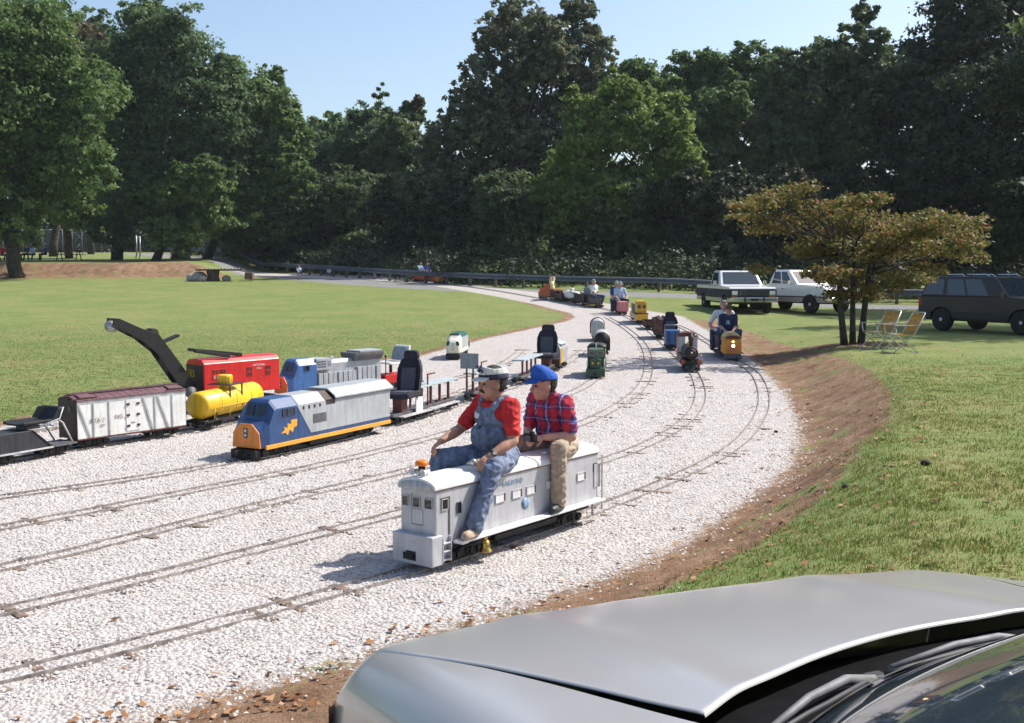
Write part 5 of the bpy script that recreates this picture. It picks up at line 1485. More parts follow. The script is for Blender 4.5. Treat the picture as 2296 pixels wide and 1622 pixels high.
# ---- dark green road switcher with two pale wagons
def green_loco():
    t = stock('dark_green_locomotive', 'dark green road-switcher locomotive facing the camera in mid yard', 'locomotive', (1335, 850), (1352, 806), 1.45)
    f = 0.72
    mb = MB(); mb.b(-f, f, -0.19, 0.19, 0.13, 0.19); part('walkway', mb, K_GREEN, t, 0.006)
    mb = MB(); mb.b(f - 0.32, f - 0.04, -0.11, 0.11, 0.19, 0.38); mb.b(f - 0.26, f - 0.1, -0.06, 0.06, 0.38, 0.41); part('short_hood', mb, K_GREEN, t, 0.012)
    mb = MB(); mb.b(-f + 0.5, f - 0.33, -0.185, 0.185, 0.19, 0.60); part('cab', mb, K_GREEN, t, 0.008)
    mb = MB(); mb.loft([[(x, -0.2, 0.60)] + [(x, -0.2 * math.cos(PI * k / 8), 0.602 + 0.07 * math.sin(PI * k / 8)) for k in range(9)] + [(x, 0.2, 0.60)] for x in (-f + 0.46, f - 0.30)], 0, True); part('roof', mb, K_BLACK, t)
    mb = MB(); mb.box((f - 0.30, 0, 0.585), (0.03, 0.30, 0.05)); mb.cyl((f - 0.30, 0, 0.54), (f - 0.30, 0, 0.70), 0.018, n=10); part('number_board', mb, K_LGREEN, t, 0.01)
    for s in (1, -1):
        window(t, '+x', (f - 0.33, s * 0.085, 0.48), 0.12, 0.10, K_LGREEN, fr=0.01)
        window(t, '+y' if s > 0 else '-y', (f - 0.5, s * 0.185, 0.48), 0.14, 0.10, K_LGREEN, fr=0.014)
        mb = MB(); mb.cyl((f - 0.04, s * 0.06, 0.30), (f - 0.025, s * 0.06, 0.30), 0.022, n=12); part('lamp', mb, K_OCHRE, t)
        mb = MB()
        for x in (f - 0.02, 0.2, -0.2, -f + 0.04): mb.cyl((x, s * 0.18, 0.19), (x, s * 0.18, 0.36), 0.007, n=6)
        mb.cyl((-f + 0.04, s * 0.18, 0.36), (f - 0.02, s * 0.18, 0.36), 0.006, n=6); part('handrail', mb, K_CREAM, t)
        mb = MB(); mb.box((f + 0.01, s * 0.15, 0.09), (0.06, 0.08, 0.10)); part('step', mb, K_GREEN, t, 0.006)
    mb = MB(); mb.b(-f, -f + 0.499, -0.12, 0.12, 0.19, 0.56); part('long_hood', mb, K_GREEN, t, 0.01)
    mb = MB(); mb.b(f, f + 0.05, -0.2, 0.2, 0.02, 0.18); part('pilot', mb, K_GREEN, t, 0.01)
    coupler(t, f + 0.05); bogie(t, 0.4); bogie(t, -0.4)
    mb = MB(); mb.b(-f + 0.05, f - 0.05, -0.12, 0.12, 0.06, 0.128); part('underframe', mb, K_BLACK, t)
green_loco()
def pale_wagon(label, f, r, red):
    t = stock('covered_wagon', label, 'wagon', f, r, 1.2, 'pale covered wagons behind the dark green locomotive')
    h, w = 0.56, 0.20
    def arch(x, g=0.0):
        return [(x, -w - g, 0.14)] + [(x, -(w + g) * math.cos(PI * k / 12), 0.42 + (0.19 + g) * math.sin(PI * k / 12)) for k in range(13)] + [(x, w + g, 0.14)]
    mb = MB(); mb.loft([arch(-h), arch(h)], 0, True); part('body', mb, mat('wagon_grey', (0.46, 0.47, 0.46), 0.5, 0.1, 0.1, 5), t, 0.006)
    mb = MB(); mb.loft([arch(h, 0.004), arch(h + 0.02, 0.004)] if not red else [arch(-h - 0.03, 0.03), arch(-h, 0.03)], 0, True); part('end_wall', mb, K_BLACK if not red else K_REDBR, t)
    mb = MB(); mb.b(-h - 0.02, h + 0.02, -0.13, 0.13, 0.09, 0.139); part('underframe', mb, K_REDBR, t)
    bogie(t, 0.36); bogie(t, -0.36)
pale_wagon('pale grey round-topped wagon directly behind the dark green locomotive', (1350, 801), (1345, 770), False)
pale_wagon('farther pale grey round-topped wagon with a red-brown end', (1341, 767), (1335, 742), True)

# ---- small steam locomotive with red cab
def steam_loco():
    t = stock('steam_locomotive', 'small black steam locomotive with orange cylinder covers and a red-roofed cab', 'steam locomotive', (1550, 836), (1527, 806), 1.45)
    mb = MB(); mb.lathe([(0.0, -0.35), (0.125, -0.35), (0.125, 0.52), (0.135, 0.525), (0.135, 0.60), (0.12, 0.615), (0.0, 0.618)], (0, 0, 0.36), 'x', 24); part('boiler', mb, K_BLACK, t)
    mb = MB(); mb.lathe([(0.0, 0.618), (0.10, 0.618), (0.08, 0.64), (0.0, 0.65)], (0, 0, 0.36), 'x', 20); mb.b(0.55, 0.66, -0.12, 0.12, 0.30, 0.315) if False else None; part('smokebox_door', mb, K_DKBR, t)
    mb = MB(); mb.ball((0.66, 0, 0.37), 0.018, 10); part('headlamp', mb, K_DIM, t)
    mb = MB(); mb.lathe([(0.0, 0.46), (0.04, 0.46), (0.038, 0.58), (0.055, 0.62), (0.055, 0.68), (0.035, 0.69), (0.03, 0.74), (0.0, 0.74)], (0.45, 0, 0), 'z', 16); part('chimney', mb, K_DKBR, t)
    mb = MB(); mb.lathe([(0.0, 0.46), (0.05, 0.46), (0.05, 0.53), (0.03, 0.56), (0.0, 0.565)], (0.12, 0, 0), 'z', 16); part('dome', mb, K_BRASS, t)
    for s in (1, -1):
        mb = MB(); mb.cyl((0.34, s * 0.16, 0.17), (0.56, s * 0.16, 0.17), 0.055, n=16); part('cylinder', mb, K_BLACK, t)
        mb = MB(); mb.cyl((0.56, s * 0.155, 0.18), (0.575, s * 0.155, 0.18), 0.05, n=16); part('cylinder_cover', mb, K_LOCOR, t)
        mb = MB(); mb.b(-0.4, 0.58, s * 0.13, s * 0.19, 0.285, 0.30); part('running_board', mb, K_DKBR, t, 0.003)
        for x in (-0.25, 0.0, 0.22):
            mb = MB(); mb.lathe([(0.0, -0.012), (0.10, -0.012), (0.10, 0.012), (0.0, 0.012)], (x, s * 0.10, 0.10), 'y', 20); part('driving_wheel', mb, K_BLACK, t)
        mb = MB(); mb.b(-0.28, 0.40, s * 0.125, s * 0.14, 0.09, 0.11); part('side_rod', mb, K_STEEL, t)
        mb = MB(); mb.b(-0.72, -0.36, s * 0.17, s * 0.2, 0.14, 0.62); part('cab_side', mb, K_PINK, t, 0.006)
        mb = MB(); mb.b(-0.355, -0.345, s * 0.05, s * 0.19, 0.16, 0.62); part('cab_front', mb, K_GREYW, t, 0.003)
    mb = MB(); mb.b(-0.72, 0.60, -0.12, 0.12, 0.10, 0.20); part('frame', mb, K_BLACK, t)
    mb = MB(); mb.prism([(-0.22, 0.62), (0.22, 0.62), (0.16, 0.69), (0, 0.71), (-0.16, 0.69)], 'x', -0.74, -0.32); part('cab_roof', mb, K_REDBR, t, 0.008)
    mb = MB(); mb.ball((-0.32, 0.15, 0.655), 0.022, 10); part('roof_lamp', mb, K_DIM, t)
    mb = MB(); mb.prism([(0.60, 0.02), (0.72, 0.02), (0.62, 0.14), (0.60, 0.14)], 'y', -0.17, 0.17); part('pilot', mb, K_BLACK, t, 0.006)
    bogie(t, 0.5); t.scale = (1.12,) * 3
steam_loco()

# ---- mixed train beyond
def car_base(t, L, m=None):
    h = L / 2
    mb = MB(); mb.b(-h, h, -0.13, 0.13, 0.09, 0.14); part('frame', mb, m or K_BLACK, t, 0.003)
    bogie(t, h - 0.22); bogie(t, -h + 0.22)
FT = 'cars of the far mixed train'
def blue_seat_car():
    t = stock('blue_seat_car', 'blue tender-like riding car with a black seat behind the steam locomotive', 'riding car', (1508, 787), (1488, 765), 1.1, FT)
    car_base(t, 1.1)
    mb = MB(); mb.b(0.0, 0.5, -0.19, 0.19, 0.14, 0.52); part('box', mb, K_BLUE2, t, 0.01)
    mb = MB(); mb.b(-0.45, 0.0, -0.17, 0.17, 0.14, 0.42); part('seat_box', mb, K_BLUE2, t, 0.01)
    for s in (1, -1):
        mb = MB(); mb.b(0.5, 0.508, s * 0.05, s * 0.15, 0.18, 0.46); part('door', mb, K_BLUE, t, 0.003)
    mb = MB(); mb.tube([(0.3, -0.2, 0.5), (0.3, -0.2, 0.66), (0.3, 0.2, 0.66), (0.3, 0.2, 0.5)], 0.012, 8); part('rail', mb, K_HOSE, t)
    car_seat(t, -0.2, 0.28, w=0.44)
blue_seat_car()
def gondola(name, label, f, r, L, m, hgt, load=None, end=None):
    t = stock(name, label, 'wagon', f, r, L, FT)
    car_base(t, L); h = L / 2
    for s in (1, -1):
        mb = MB(); mb.b(-h, h, s * 0.19, s * 0.21, 0.14, hgt); part('side', mb, m, t, 0.003)
        mb = MB(); mb.b(s * (h - 0.02), s * h, -0.19, 0.19, 0.14, hgt); part('end', mb, end or m, t, 0.003)
        for i in range(int(L / 0.3)):
            x = -h + 0.15 + i * 0.3; mb = MB(); mb.b(x - 0.012, x + 0.012, s * 0.21, s * 0.222, 0.14, hgt - 0.01); part('rib', mb, m, t)
    mb = MB(); mb.b(-h + 0.02, h - 0.02, -0.19, 0.19, 0.14, 0.16); part('floor', mb, K_BLACK, t)
    if load:
        mb = MB(); rnd = random.Random(2)
        for i in range(60):
            mb.ball((rnd.uniform(-h + 0.08, h - 0.08), rnd.uniform(-0.14, 0.14), hgt - 0.06 + rnd.uniform(0, 0.07)), rnd.uniform(0.04, 0.075), 8)
        part('load', mb, load, t, kind='stuff')
    return t
gondola('hopper_wagon', 'rust-brown hopper wagon behind the blue riding car', (1484, 762), (1466, 743), 1.35, K_RUST, 0.58, load=K_RUST)
gondola('flat_gondola', 'low maroon gondola with an orange end in the far train', (1460, 741), (1442, 727), 1.2, K_RUST, 0.26)
def yellow_engine_car():
    t = stock('yellow_engine_car', 'yellow and grey boxy engine car high on an orange frame in the far train', 'locomotive', (1440, 729), (1408, 709), 2.0, FT)
    car_base(t, 2.0)
    mb = MB(); mb.b(-0.95, 1.0, -0.21, 0.21, 0.14, 0.34); part('body', mb, K_OCHRE, t, 0.008)
    mb = MB(); mb.b(-0.5, 0.4, -0.215, 0.215, 0.16, 0.32); part('side_panel', mb, K_GREYW, t, 0.004)
    mb = MB(); mb.b(0.35, 0.8, -0.18, 0.18, 0.38, 0.74); mb.loft([[(x, -0.19 * math.cos(PI * k / 8), 0.74 + 0.08 * math.sin(PI * k / 8)) for k in range(9)] for x in (0.33, 0.82)], 0, True); part('cab', mb, K_OCHRE, t, 0.008)
    mb = MB(); mb.b(0.2, 0.9, -0.24, 0.24, 0.34, 0.38); part('deck', mb, K_RUST, t, 0.004)
    mb = MB(); mb.b(-0.75, 0.2, -0.18, 0.18, 0.34, 0.66); part('hood', mb, K_DGREY, t, 0.01)
    for s in (1, -1):
        mb = MB(); mb.b(0.8, 0.806, s * 0.03, s * 0.14, 0.55, 0.68); part('window', mb, K_GLASS, t)
yellow_engine_car()
def pink_box_car():
    t = stock('pink_box_car', 'faded pink box-bodied riding car under the man in the light blue shirt', 'riding car', (1398, 708), (1360, 694), 1.9, FT)
    car_base(t, 1.9, K_REDBR)
    mb = MB(); mb.b(0.45, 0.95, -0.2, 0.2, 0.14, 0.52); part('box', mb, K_PINK, t, 0.01)
    mb = MB(); mb.b(-0.9, 0.44, -0.15, 0.15, 0.14, 0.42); part('seat_box', mb, K_REDBR, t, 0.01)
    mb = MB(); mb.b(-0.92, 0.42, -0.18, 0.18, 0.42, 0.45); part('seat', mb, K_DKBR, t, 0.008)
    return t
PINKCAR = pink_box_car()
def seat_box_car(label, f, r, L, m1, m2, panel_=None):
    t = stock('riding_car', label, 'riding car', f, r, L, FT)
    h = L / 2
    car_base(t, L)
    mb = MB(); mb.b(-h + 0.05, h - 0.3, -0.16, 0.16, 0.14, 0.40); part('seat_box', mb, m1, t, 0.01)
    mb = MB(); mb.b(-h + 0.03, h - 0.28, -0.18, 0.18, 0.40, 0.44); part('seat', mb, m2, t, 0.008)
    for s in (1, -1):
        mb = MB(); mb.b(-h + 0.1, h - 0.1, s * 0.17, s * 0.28, 0.10, 0.12); part('footboard', mb, K_OCHRE if m1 == K_DGREY else K_GREYW, t, 0.003)
    if panel_:
        mb = MB(); mb.b(-h, -h + 0.04, -0.2, 0.2, 0.44, 0.80); part('backboard', mb, panel_, t, 0.01)
    return t
RIDE2 = seat_box_car('dark grey riding car under the white-haired rider, with an upright grey board', (1345, 692), (1312, 684), 1.7, K_DGREY, K_BLACK, K_PANEL)
def white_tank_car():
    t = stock('white_tank_car', 'short white tank car with a dome in the far train', 'tank car', (1296, 683), (1262, 677), 1.3, FT)
    car_base(t, 1.3)
    mb = MB(); mb.lathe([(0.0, -0.6), (0.13, -0.57), (0.19, -0.5), (0.19, 0.5), (0.13, 0.57), (0.0, 0.6)], (0, 0, 0.36), 'x', 24); part('tank', mb, K_WHITE, t)
    mb = MB(); mb.lathe([(0.0, 0.68), (0.09, 0.67), (0.10, 0.64), (0.10, 0.5), (0, 0.5)], (-0.05, 0, 0), 'z', 18); part('dome', mb, K_WHITE, t)
    for x in (-0.4, 0.4):
        mb = MB(); mb.b(x - 0.03, x + 0.03, -0.13, 0.13, 0.14, 0.24); part('saddle', mb, K_DKBR, t)
white_tank_car()
gondola('box_wagon', 'dark brown box wagon between the white tank car and the upright grey board', (1318, 687), (1298, 683), 1.7, K_DKBR, 0.5)
gondola('box_wagon', 'weathered brown box wagon between the white tank car and the dark brown riding car', (1268, 679), (1256, 676), 1.4, K_RUST, 0.36)
RIDE3 = seat_box_car('dark brown riding car under the rider with raised arms', (1256, 676), (1234, 673), 1.5, K_DKBR, K_RUST)
def red_end_loco():
    t = stock('orange_red_locomotive', 'orange-red locomotive pushing at the tail of the far mixed train', 'locomotive', (1212, 671), (1234, 673), 1.3, FT)
    car_base(t, 1.3)
    mb = MB(); mb.b(-0.6, 0.5, -0.2, 0.2, 0.14, 0.52); part('body', mb, K_LOCOR, t, 0.02)
    mb = MB(); mb.b(-0.2, 0.2, -0.19, 0.19, 0.52, 0.70); part('cab', mb, K_LOCOR, t, 0.02)
    mb = MB(); mb.b(0.5, 0.62, -0.18, 0.18, 0.10, 0.36); part('nose', mb, K_LOCOR, t, 0.02)
    mb = MB(); mb.b(0.2, 0.206, -0.14, 0.14, 0.56, 0.66); part('window', mb, K_GLASS, t)
red_end_loco()

# ---- yellow locomotive with its headlamp lit
K_OYEL = mat('orange_yellow_paint', (0.80, 0.33, 0.02), 0.4, 0, 0.08, 6)
def yellow_loco():
    t = stock('yellow_locomotive', 'orange-yellow ride-on locomotive with a glowing headlamp carrying two riders', 'locomotive', (1643, 810), (1607, 779), 1.9)
    f = 0.95; w = 0.19
    def sec(x, s, zt_, zb=0.14):
        return [(x, -w * s, zb), (x, w * s, zb), (x, w * s, zt_ - 0.09), (x, w * s * 0.6, zt_), (x, -w * s * 0.6, zt_), (x, -w * s, zt_ - 0.09)]
    mb = MB(); mb.loft([sec(f, 0.8, 0.45), sec(f - 0.06, 0.95, 0.50), sec(f - 0.14, 1, 0.53), sec(f - 0.3, 1, 0.56), sec(-0.05, 1, 0.56)]); part('body', mb, K_OYEL, t, 0.012)
    mb = MB(); mb.loft([sec(f + 0.004, 0.62, 0.41, 0.16), sec(f + 0.012, 0.6, 0.40, 0.17)]); part('nose_panel', mb, K_ORANGE, t, 0.01)
    mb = MB(); mb.prism([(-0.17, 0.49), (0.17, 0.49), (0.12, 0.55), (0, 0.565), (-0.12, 0.55)], 'x', f - 0.12, f - 0.02); part('visor', mb, K_REDBR, t, 0.01)
    mb = MB(); mb.prism([(-w, 0.5), (w, 0.5), (0.12, 0.60), (-0.12, 0.60)], 'x', -0.05, f - 0.3); part('roof', mb, mat('yellow_cream', (0.74, 0.6, 0.3), 0.5), t, 0.008)
    mb = MB(); mb.lathe([(0.045, 0.0), (0.05, 0.02), (0.0, 0.005)], (f + 0.008, 0, 0.33), 'x', 18); lamp = part('lamp_housing', mb, K_HOSE, t)
    mb = MB(); mb.lathe([(0.0, 0.0), (0.038, 0.0), (0.03, 0.014), (0.0, 0.02)], (f + 0.014, 0, 0.33), 'x', 18); part('headlamp', mb, K_LIT, lamp)
    mb = MB(); mb.ball((f + 0.005, 0, 0.425), 0.02, 12); part('marker_lamp', mb, K_LIT, t)
    mb = MB(); mb.b(f + 0.005, f + 0.016, -0.07, 0.07, 0.215, 0.255); part('number_plate', mb, K_PINK, t, 0.003)
    mb = MB(); mb.b(f - 0.15, f + 0.02, -0.19, 0.19, 0.02, 0.139); part('pilot', mb, K_DGREY, t, 0.03, 3)
    mb = MB(); mb.b(-f, -0.052, -0.15, 0.15, 0.14, 0.42); part('seat_box', mb, K_REDBR, t, 0.01)
    mb = MB(); mb.b(-f, -0.06, -0.17, 0.17, 0.42, 0.46); part('seat', mb, K_BLACK, t, 0.012)
    for s in (1, -1):
        mb = MB(); mb.b(-f, 0.3, s * 0.15, s * 0.3, 0.09, 0.11); part('footboard', mb, K_DGREY, t, 0.003)
        mb = MB(); mb.b(0.1, 0.35, s * w, s * (w + 0.005), 0.30, 0.42); part('window', mb, K_GLASS, t)
    mb = MB(); mb.b(-f - 0.45, -f - 0.02, -0.24, 0.24, 0.12, 0.66); part('tender_box', mb, K_PINK, t, 0.02)
    mb = MB(); mb.b(-f, f - 0.1, -0.12, 0.12, 0.07, 0.139); part('underframe', mb, K_BLACK, t)
    bogie(t, 0.6); bogie(t, -0.6)
    t.scale = (1.0, 1.16, 1.06)
    return t
YLOCO = yellow_loco()
def far_orange_loco():
    a = hit(985, 637); b = hit(925, 630.5)
    t = stockw('orange_locomotive', 'distant orange locomotive and wagon with riders in front of the guard rail', 'locomotive', a, b, 3.6)
    car_base(t, 3.6)
    mb = MB(); mb.b(0.5, 1.75, -0.25, 0.25, 0.14, 0.7); part('body', mb, K_LOCOR, t, 0.03)
    mb = MB(); mb.b(1.75, 1.95, -0.22, 0.22, 0.12, 0.5); part('nose', mb, K_ORANGE, t, 0.02)
    mb = MB(); mb.b(-1.75, 0.4, -0.22, 0.22, 0.14, 0.42); part('wagon_box', mb, K_LOCOR, t, 0.02)
    mb = MB(); mb.ball((1.96, 0, 0.4), 0.04, 10); part('lamp', mb, K_DIM, t)
    return t
FARLOCO = far_orange_loco()

# ------------------------------------------------------------------ people
S_SKIN = mat('skin', (0.50, 0.25, 0.17), 0.55, 0, 0.10, 14)
S_SKIN2 = mat('skin_fair', (0.56, 0.31, 0.23), 0.55, 0, 0.10, 14)
C_RED = mat('red_cotton', (0.62, 0.02, 0.022), 0.85, 0, 0.12, 9, 0.5, 18)
C_DENIM = mat('denim', (0.20, 0.25, 0.37), 0.9, 0, 0.2, 14, 0.5, 22)
C_DENIM2 = mat('pale_denim', (0.22, 0.29, 0.42), 0.9, 0, 0.2, 14, 0.4, 25)
C_JEANS = mat('blue_jeans', (0.06, 0.10, 0.2), 0.9, 0, 0.2, 14, 0.4, 25)
C_KHAKI = mat('khaki_cotton', (0.44, 0.35, 0.26), 0.9, 0, 0.12, 8, 0.5, 16)
C_BLACK = mat('black_cloth', (0.015, 0.015, 0.018), 0.9, 0, 0.2, 10, 0.3, 30)
C_SHOE = mat('tan_shoe', (0.50, 0.37, 0.27), 0.7, 0, 0.15, 12)
C_SHOEK = mat('black_shoe', (0.03, 0.028, 0.03), 0.45, 0, 0.2, 12)
C_WHITE = mat('white_cotton', (0.74, 0.74, 0.75), 0.9, 0, 0.06, 8, 0.4, 20)
C_LBLUE = mat('light_blue_cotton', (0.42, 0.56, 0.72), 0.9, 0, 0.08, 8, 0.4, 20)
C_RBLUE = mat('royal_blue_cotton', (0.025, 0.05, 0.26), 0.9, 0, 0.12, 8, 0.4, 20)
C_NAVY = mat('navy_cotton', (0.02, 0.03, 0.10), 0.9, 0, 0.15, 8, 0.4, 20)
C_YGREEN = mat('pale_yellow_cotton', (0.66, 0.68, 0.36), 0.9, 0, 0.1, 8, 0.4, 20)
C_CAPW = mat('white_cap_cloth', (0.70, 0.67, 0.62), 0.85, 0, 0.1, 10)
C_CAPN = mat('navy_cap_band', (0.04, 0.04, 0.09), 0.85, 0, 0.15, 10)
C_CAPB = mat('bright_blue_cap', (0.012, 0.10, 0.48), 0.8, 0, 0.1, 10, 0.3, 25)
C_HAIRB = mat('brown_hair', (0.05, 0.03, 0.02), 0.7, 0, 0.3, 40, 0.5, 120)
C_HAIRG = mat('grey_hair', (0.45, 0.43, 0.40), 0.7, 0, 0.2, 40, 0.5, 120)
C_EYE = mat('eye', (0.02, 0.015, 0.012), 0.3)  # dark eyeballs, shade under the brow put into the colour

def plaid():
    m = bpy.data.materials.new('plaid_cotton'); m.use_nodes = True
    t = m.node_tree; N = t.nodes; b = N['Principled BSDF']
    tc = N.new('ShaderNodeTexCoord')
    sp = N.new('ShaderNodeSeparateXYZ'); t.links.new(tc.outputs['Object'], sp.inputs[0])
    nz = N.new('ShaderNodeTexNoise'); nz.inputs['Scale'].default_value = 6; t.links.new(tc.outputs['Object'], nz.inputs['Vector'])
    def stripes(src, period, off, stops):
        a = N.new('ShaderNodeMath'); a.operation = 'MULTIPLY_ADD'; t.links.new(src, a.inputs[0]); a.inputs[1].default_value = 1 / period; a.inputs[2].default_value = off
        w = N.new('ShaderNodeMath'); w.operation = 'MULTIPLY_ADD'; t.links.new(nz.outputs[0], w.inputs[0]); w.inputs[1].default_value = 0.25; t.links.new(a.outputs[0], w.inputs[2])
        f = N.new('ShaderNodeMath'); f.operation = 'FRACT'; t.links.new(w.outputs[0], f.inputs[0])
        r = N.new('ShaderNodeValToRGB'); r.color_ramp.interpolation = 'CONSTANT'
        e = r.color_ramp.elements
        while len(e) < len(stops): e.new(0.5)
        for el, (p, c) in zip(e, stops): el.position = p; el.color = (*c, 1)
        t.links.new(f.outputs[0], r.inputs[0]); return r.outputs[0]
    R, Bl, Wh, Dk = (0.48, 0.025, 0.05), (0.03, 0.05, 0.20), (0.55, 0.55, 0.68), (0.07, 0.012, 0.03)
    v = stripes(sp.outputs['Y'], 0.135, 0.3, [(0, R), (0.34, Dk), (0.42, Bl), (0.62, Wh), (0.70, Bl), (0.86, Dk), (0.92, R)])
    h = stripes(sp.outputs['Z'], 0.12, 0.1, [(0, R), (0.40, Bl), (0.56, Wh), (0.61, Bl), (0.80, Dk), (0.88, R)])
    mx = N.new('ShaderNodeMix'); mx.data_type = 'RGBA'; mx.inputs[0].default_value = 0.42
    t.links.new(v, mx.inputs[6]); t.links.new(h, mx.inputs[7]); t.links.new(mx.outputs[2], b.inputs['Base Color'])
    b.inputs['Roughness'].default_value = 0.9
    n2 = N.new('ShaderNodeTexNoise'); n2.inputs['Scale'].default_value = 16; t.links.new(tc.outputs['Object'], n2.inputs['Vector'])
    bp = N.new('ShaderNodeBump'); bp.inputs['Strength'].default_value = 0.5; bp.inputs['Distance'].default_value = 0.03
    t.links.new(n2.outputs[0], bp.inputs['Height']); t.links.new(bp.outputs[0], b.inputs['Normal'])
    return m
C_PLAID = plaid()

def ik(a, b, la, lb, pole):
    """middle joint of a two-bone limb from a to b bending towards pole"""
    a, b, pole = Vector(a), Vector(b), Vector(pole)
    d = b - a; L = min(d.length, (la + lb) * 0.999)
    u = d.normalized()
    x = (la * la - lb * lb + L * L) / (2 * L)
    h = math.sqrt(max(la * la - x * x, 0))
    p = pole - a; p = p - u * p.dot(u)
    return a + u * x + p.normalized() * h

class Body:
    """a figure grown from tapered limbs and rounded masses fused into one continuous skin"""
    def __init__(s):
        s.mb = MB(); s.prims = []; s.mats = []
    def mi(s, m):
        if m not in s.mats: s.mats.append(m)
        return s.mats.index(m)
    def cap(s, a, b, ra, rb, m, n=12):
        a, b = Vector(a), Vector(b)
        d = (b - a); u = d.normalized() if d.length > 1e-6 else Vector((0, 0, 1))
        pts = [a - u * ra * c for c in (1.0, 0.92, 0.71, 0.38)] + [a, b] + [b + u * rb * c for c in (0.38, 0.71, 0.92, 1.0)]
        q = lambda r: [r * v for v in (0.02, 0.39, 0.70, 0.92)]
        s.mb.tube(pts, q(ra) + [ra, rb] + q(rb)[::-1], n)
        s.prims.append(('c', np.array(a), np.array(b), ra, rb, s.mi(m)))
        return s
    def ell(s, c, r, m, rot=None, n=16):
        s.mb.ball(c, r, n, rot=rot)
        s.prims.append(('e', np.array(c, float), np.array(r, float), np.array(rot) if rot is not None else np.eye(3), 0, s.mi(m)))
        return s
    def build(s, name, parent, voxel, smooth=3):
        me0 = s.mb.mesh('tmp', [s.mats[0]])
        o = bpy.data.objects.new('tmp', me0); COL.objects.link(o)
        md = o.modifiers.new('r', 'REMESH'); md.mode = 'VOXEL'; md.voxel_size = voxel
        sm = o.modifiers.new('s', 'SMOOTH'); sm.factor = 0.5; sm.iterations = smooth
        dg = bpy.context.evaluated_depsgraph_get()
        me = bpy.data.meshes.new_from_object(o.evaluated_get(dg))
        bpy.data.objects.remove(o); bpy.data.meshes.remove(me0)
        me.name = name
        n = len(me.polygons)
        co = np.empty(len(me.vertices) * 3); me.vertices.foreach_get('co', co); co = co.reshape(-1, 3)
        ctr = np.empty(n * 3); me.polygons.foreach_get('center', ctr); ctr = ctr.reshape(-1, 3)
        D = []
        for p in s.prims:
            if p[0] == 'c':
                a, b, ra, rb = p[1:5]
                ab = b - a; t = np.clip(((ctr - a) @ ab) / (ab @ ab + 1e-12), 0, 1)
                D.append(np.linalg.norm(ctr - (a + t[:, None] * ab), axis=1) - (ra + (rb - ra) * t))
            else:
                q = (ctr - p[1]) @ p[3]
                k = np.linalg.norm(q / p[2], axis=1)
                D.append((k - 1) * p[2].min())
        idx = np.argmin(np.array(D), 0)
        mats_i = np.array([p[5] for p in s.prims], np.int32)[idx]
        me.materials.clear()
        for m in s.mats: me.materials.append(m)
        me.polygons.foreach_set('material_index', mats_i)
        me.polygons.foreach_set('use_smooth', np.ones(n, bool))
        me.update()
        if voxel < 0.01:
            # soft folds in the cloth
            from mathutils import noise as NZ
            nr = np.empty(len(co) * 3); me.vertices.foreach_get('normal', nr); nr = nr.reshape(-1, 3)
            cloth = np.zeros(len(co), bool)
            mname = [m.name for m in s.mats]
            cl = np.array([('skin' not in n_ and 'shoe' not in n_) for n_ in mname])
            for p, k in zip(me.polygons, mats_i):
                if cl[k]:
                    for v in p.vertices: cloth[v] = True
            for i in np.nonzero(cloth)[0]:
                p = Vector(co[i])
                a = NZ.noise(Vector((p.x * 9 + p.z * 5, p.y * 9, p.z * 16))); b = NZ.noise(p * 26 + Vector((3, 1, 7)))
                ridge = (1 - abs(a) * 2.2)
                co[i] += nr[i] * (0.012 * (ridge - 0.45) + 0.006 * b)
            me.vertices.foreach_set('co', co.ravel()); me.update()
        s.me = me; s.ctr = ctr; s.co = co; s.idx = idx
        s.ob = link(name, me, parent)
        return s.ob
    def shell(s, name, mask, off, m, parent):
        """a layer of cloth, hair or cap lying on the marked part of the skin"""
        me = s.me
        fs = [tuple(p.vertices) for p, k in zip(me.polygons, mask) if k]
        if not fs: return None
        nr = np.empty(len(me.vertices) * 3); me.vertices.foreach_get('normal', nr); nr = nr.reshape(-1, 3)
        used = sorted({i for f in fs for i in f}); mp = {v: i for i, v in enumerate(used)}
        u = np.array(used); k = len(used)
        V = np.concatenate([s.co[u] + nr[u] * off, s.co[u] - nr[u] * 0.004])
        from collections import Counter
        ec = Counter()
        for f in fs:
            for a, b in zip(f, f[1:] + f[:1]): ec[(a, b)] += 1
        F_ = [tuple(mp[i] for i in f) for f in fs]
        for (a, b), c in ec.items():
            if (b, a) not in ec:
                F_.append((mp[b], mp[a], mp[a] + k, mp[b] + k))
        me2 = bpy.data.meshes.new(name); me2.from_pydata([tuple(v) for v in V], [], F_); me2.materials.append(m)
        me2.polygons.foreach_set('use_smooth', np.ones(len(F_), bool)); me2.update()
        return link(name, me2, parent)

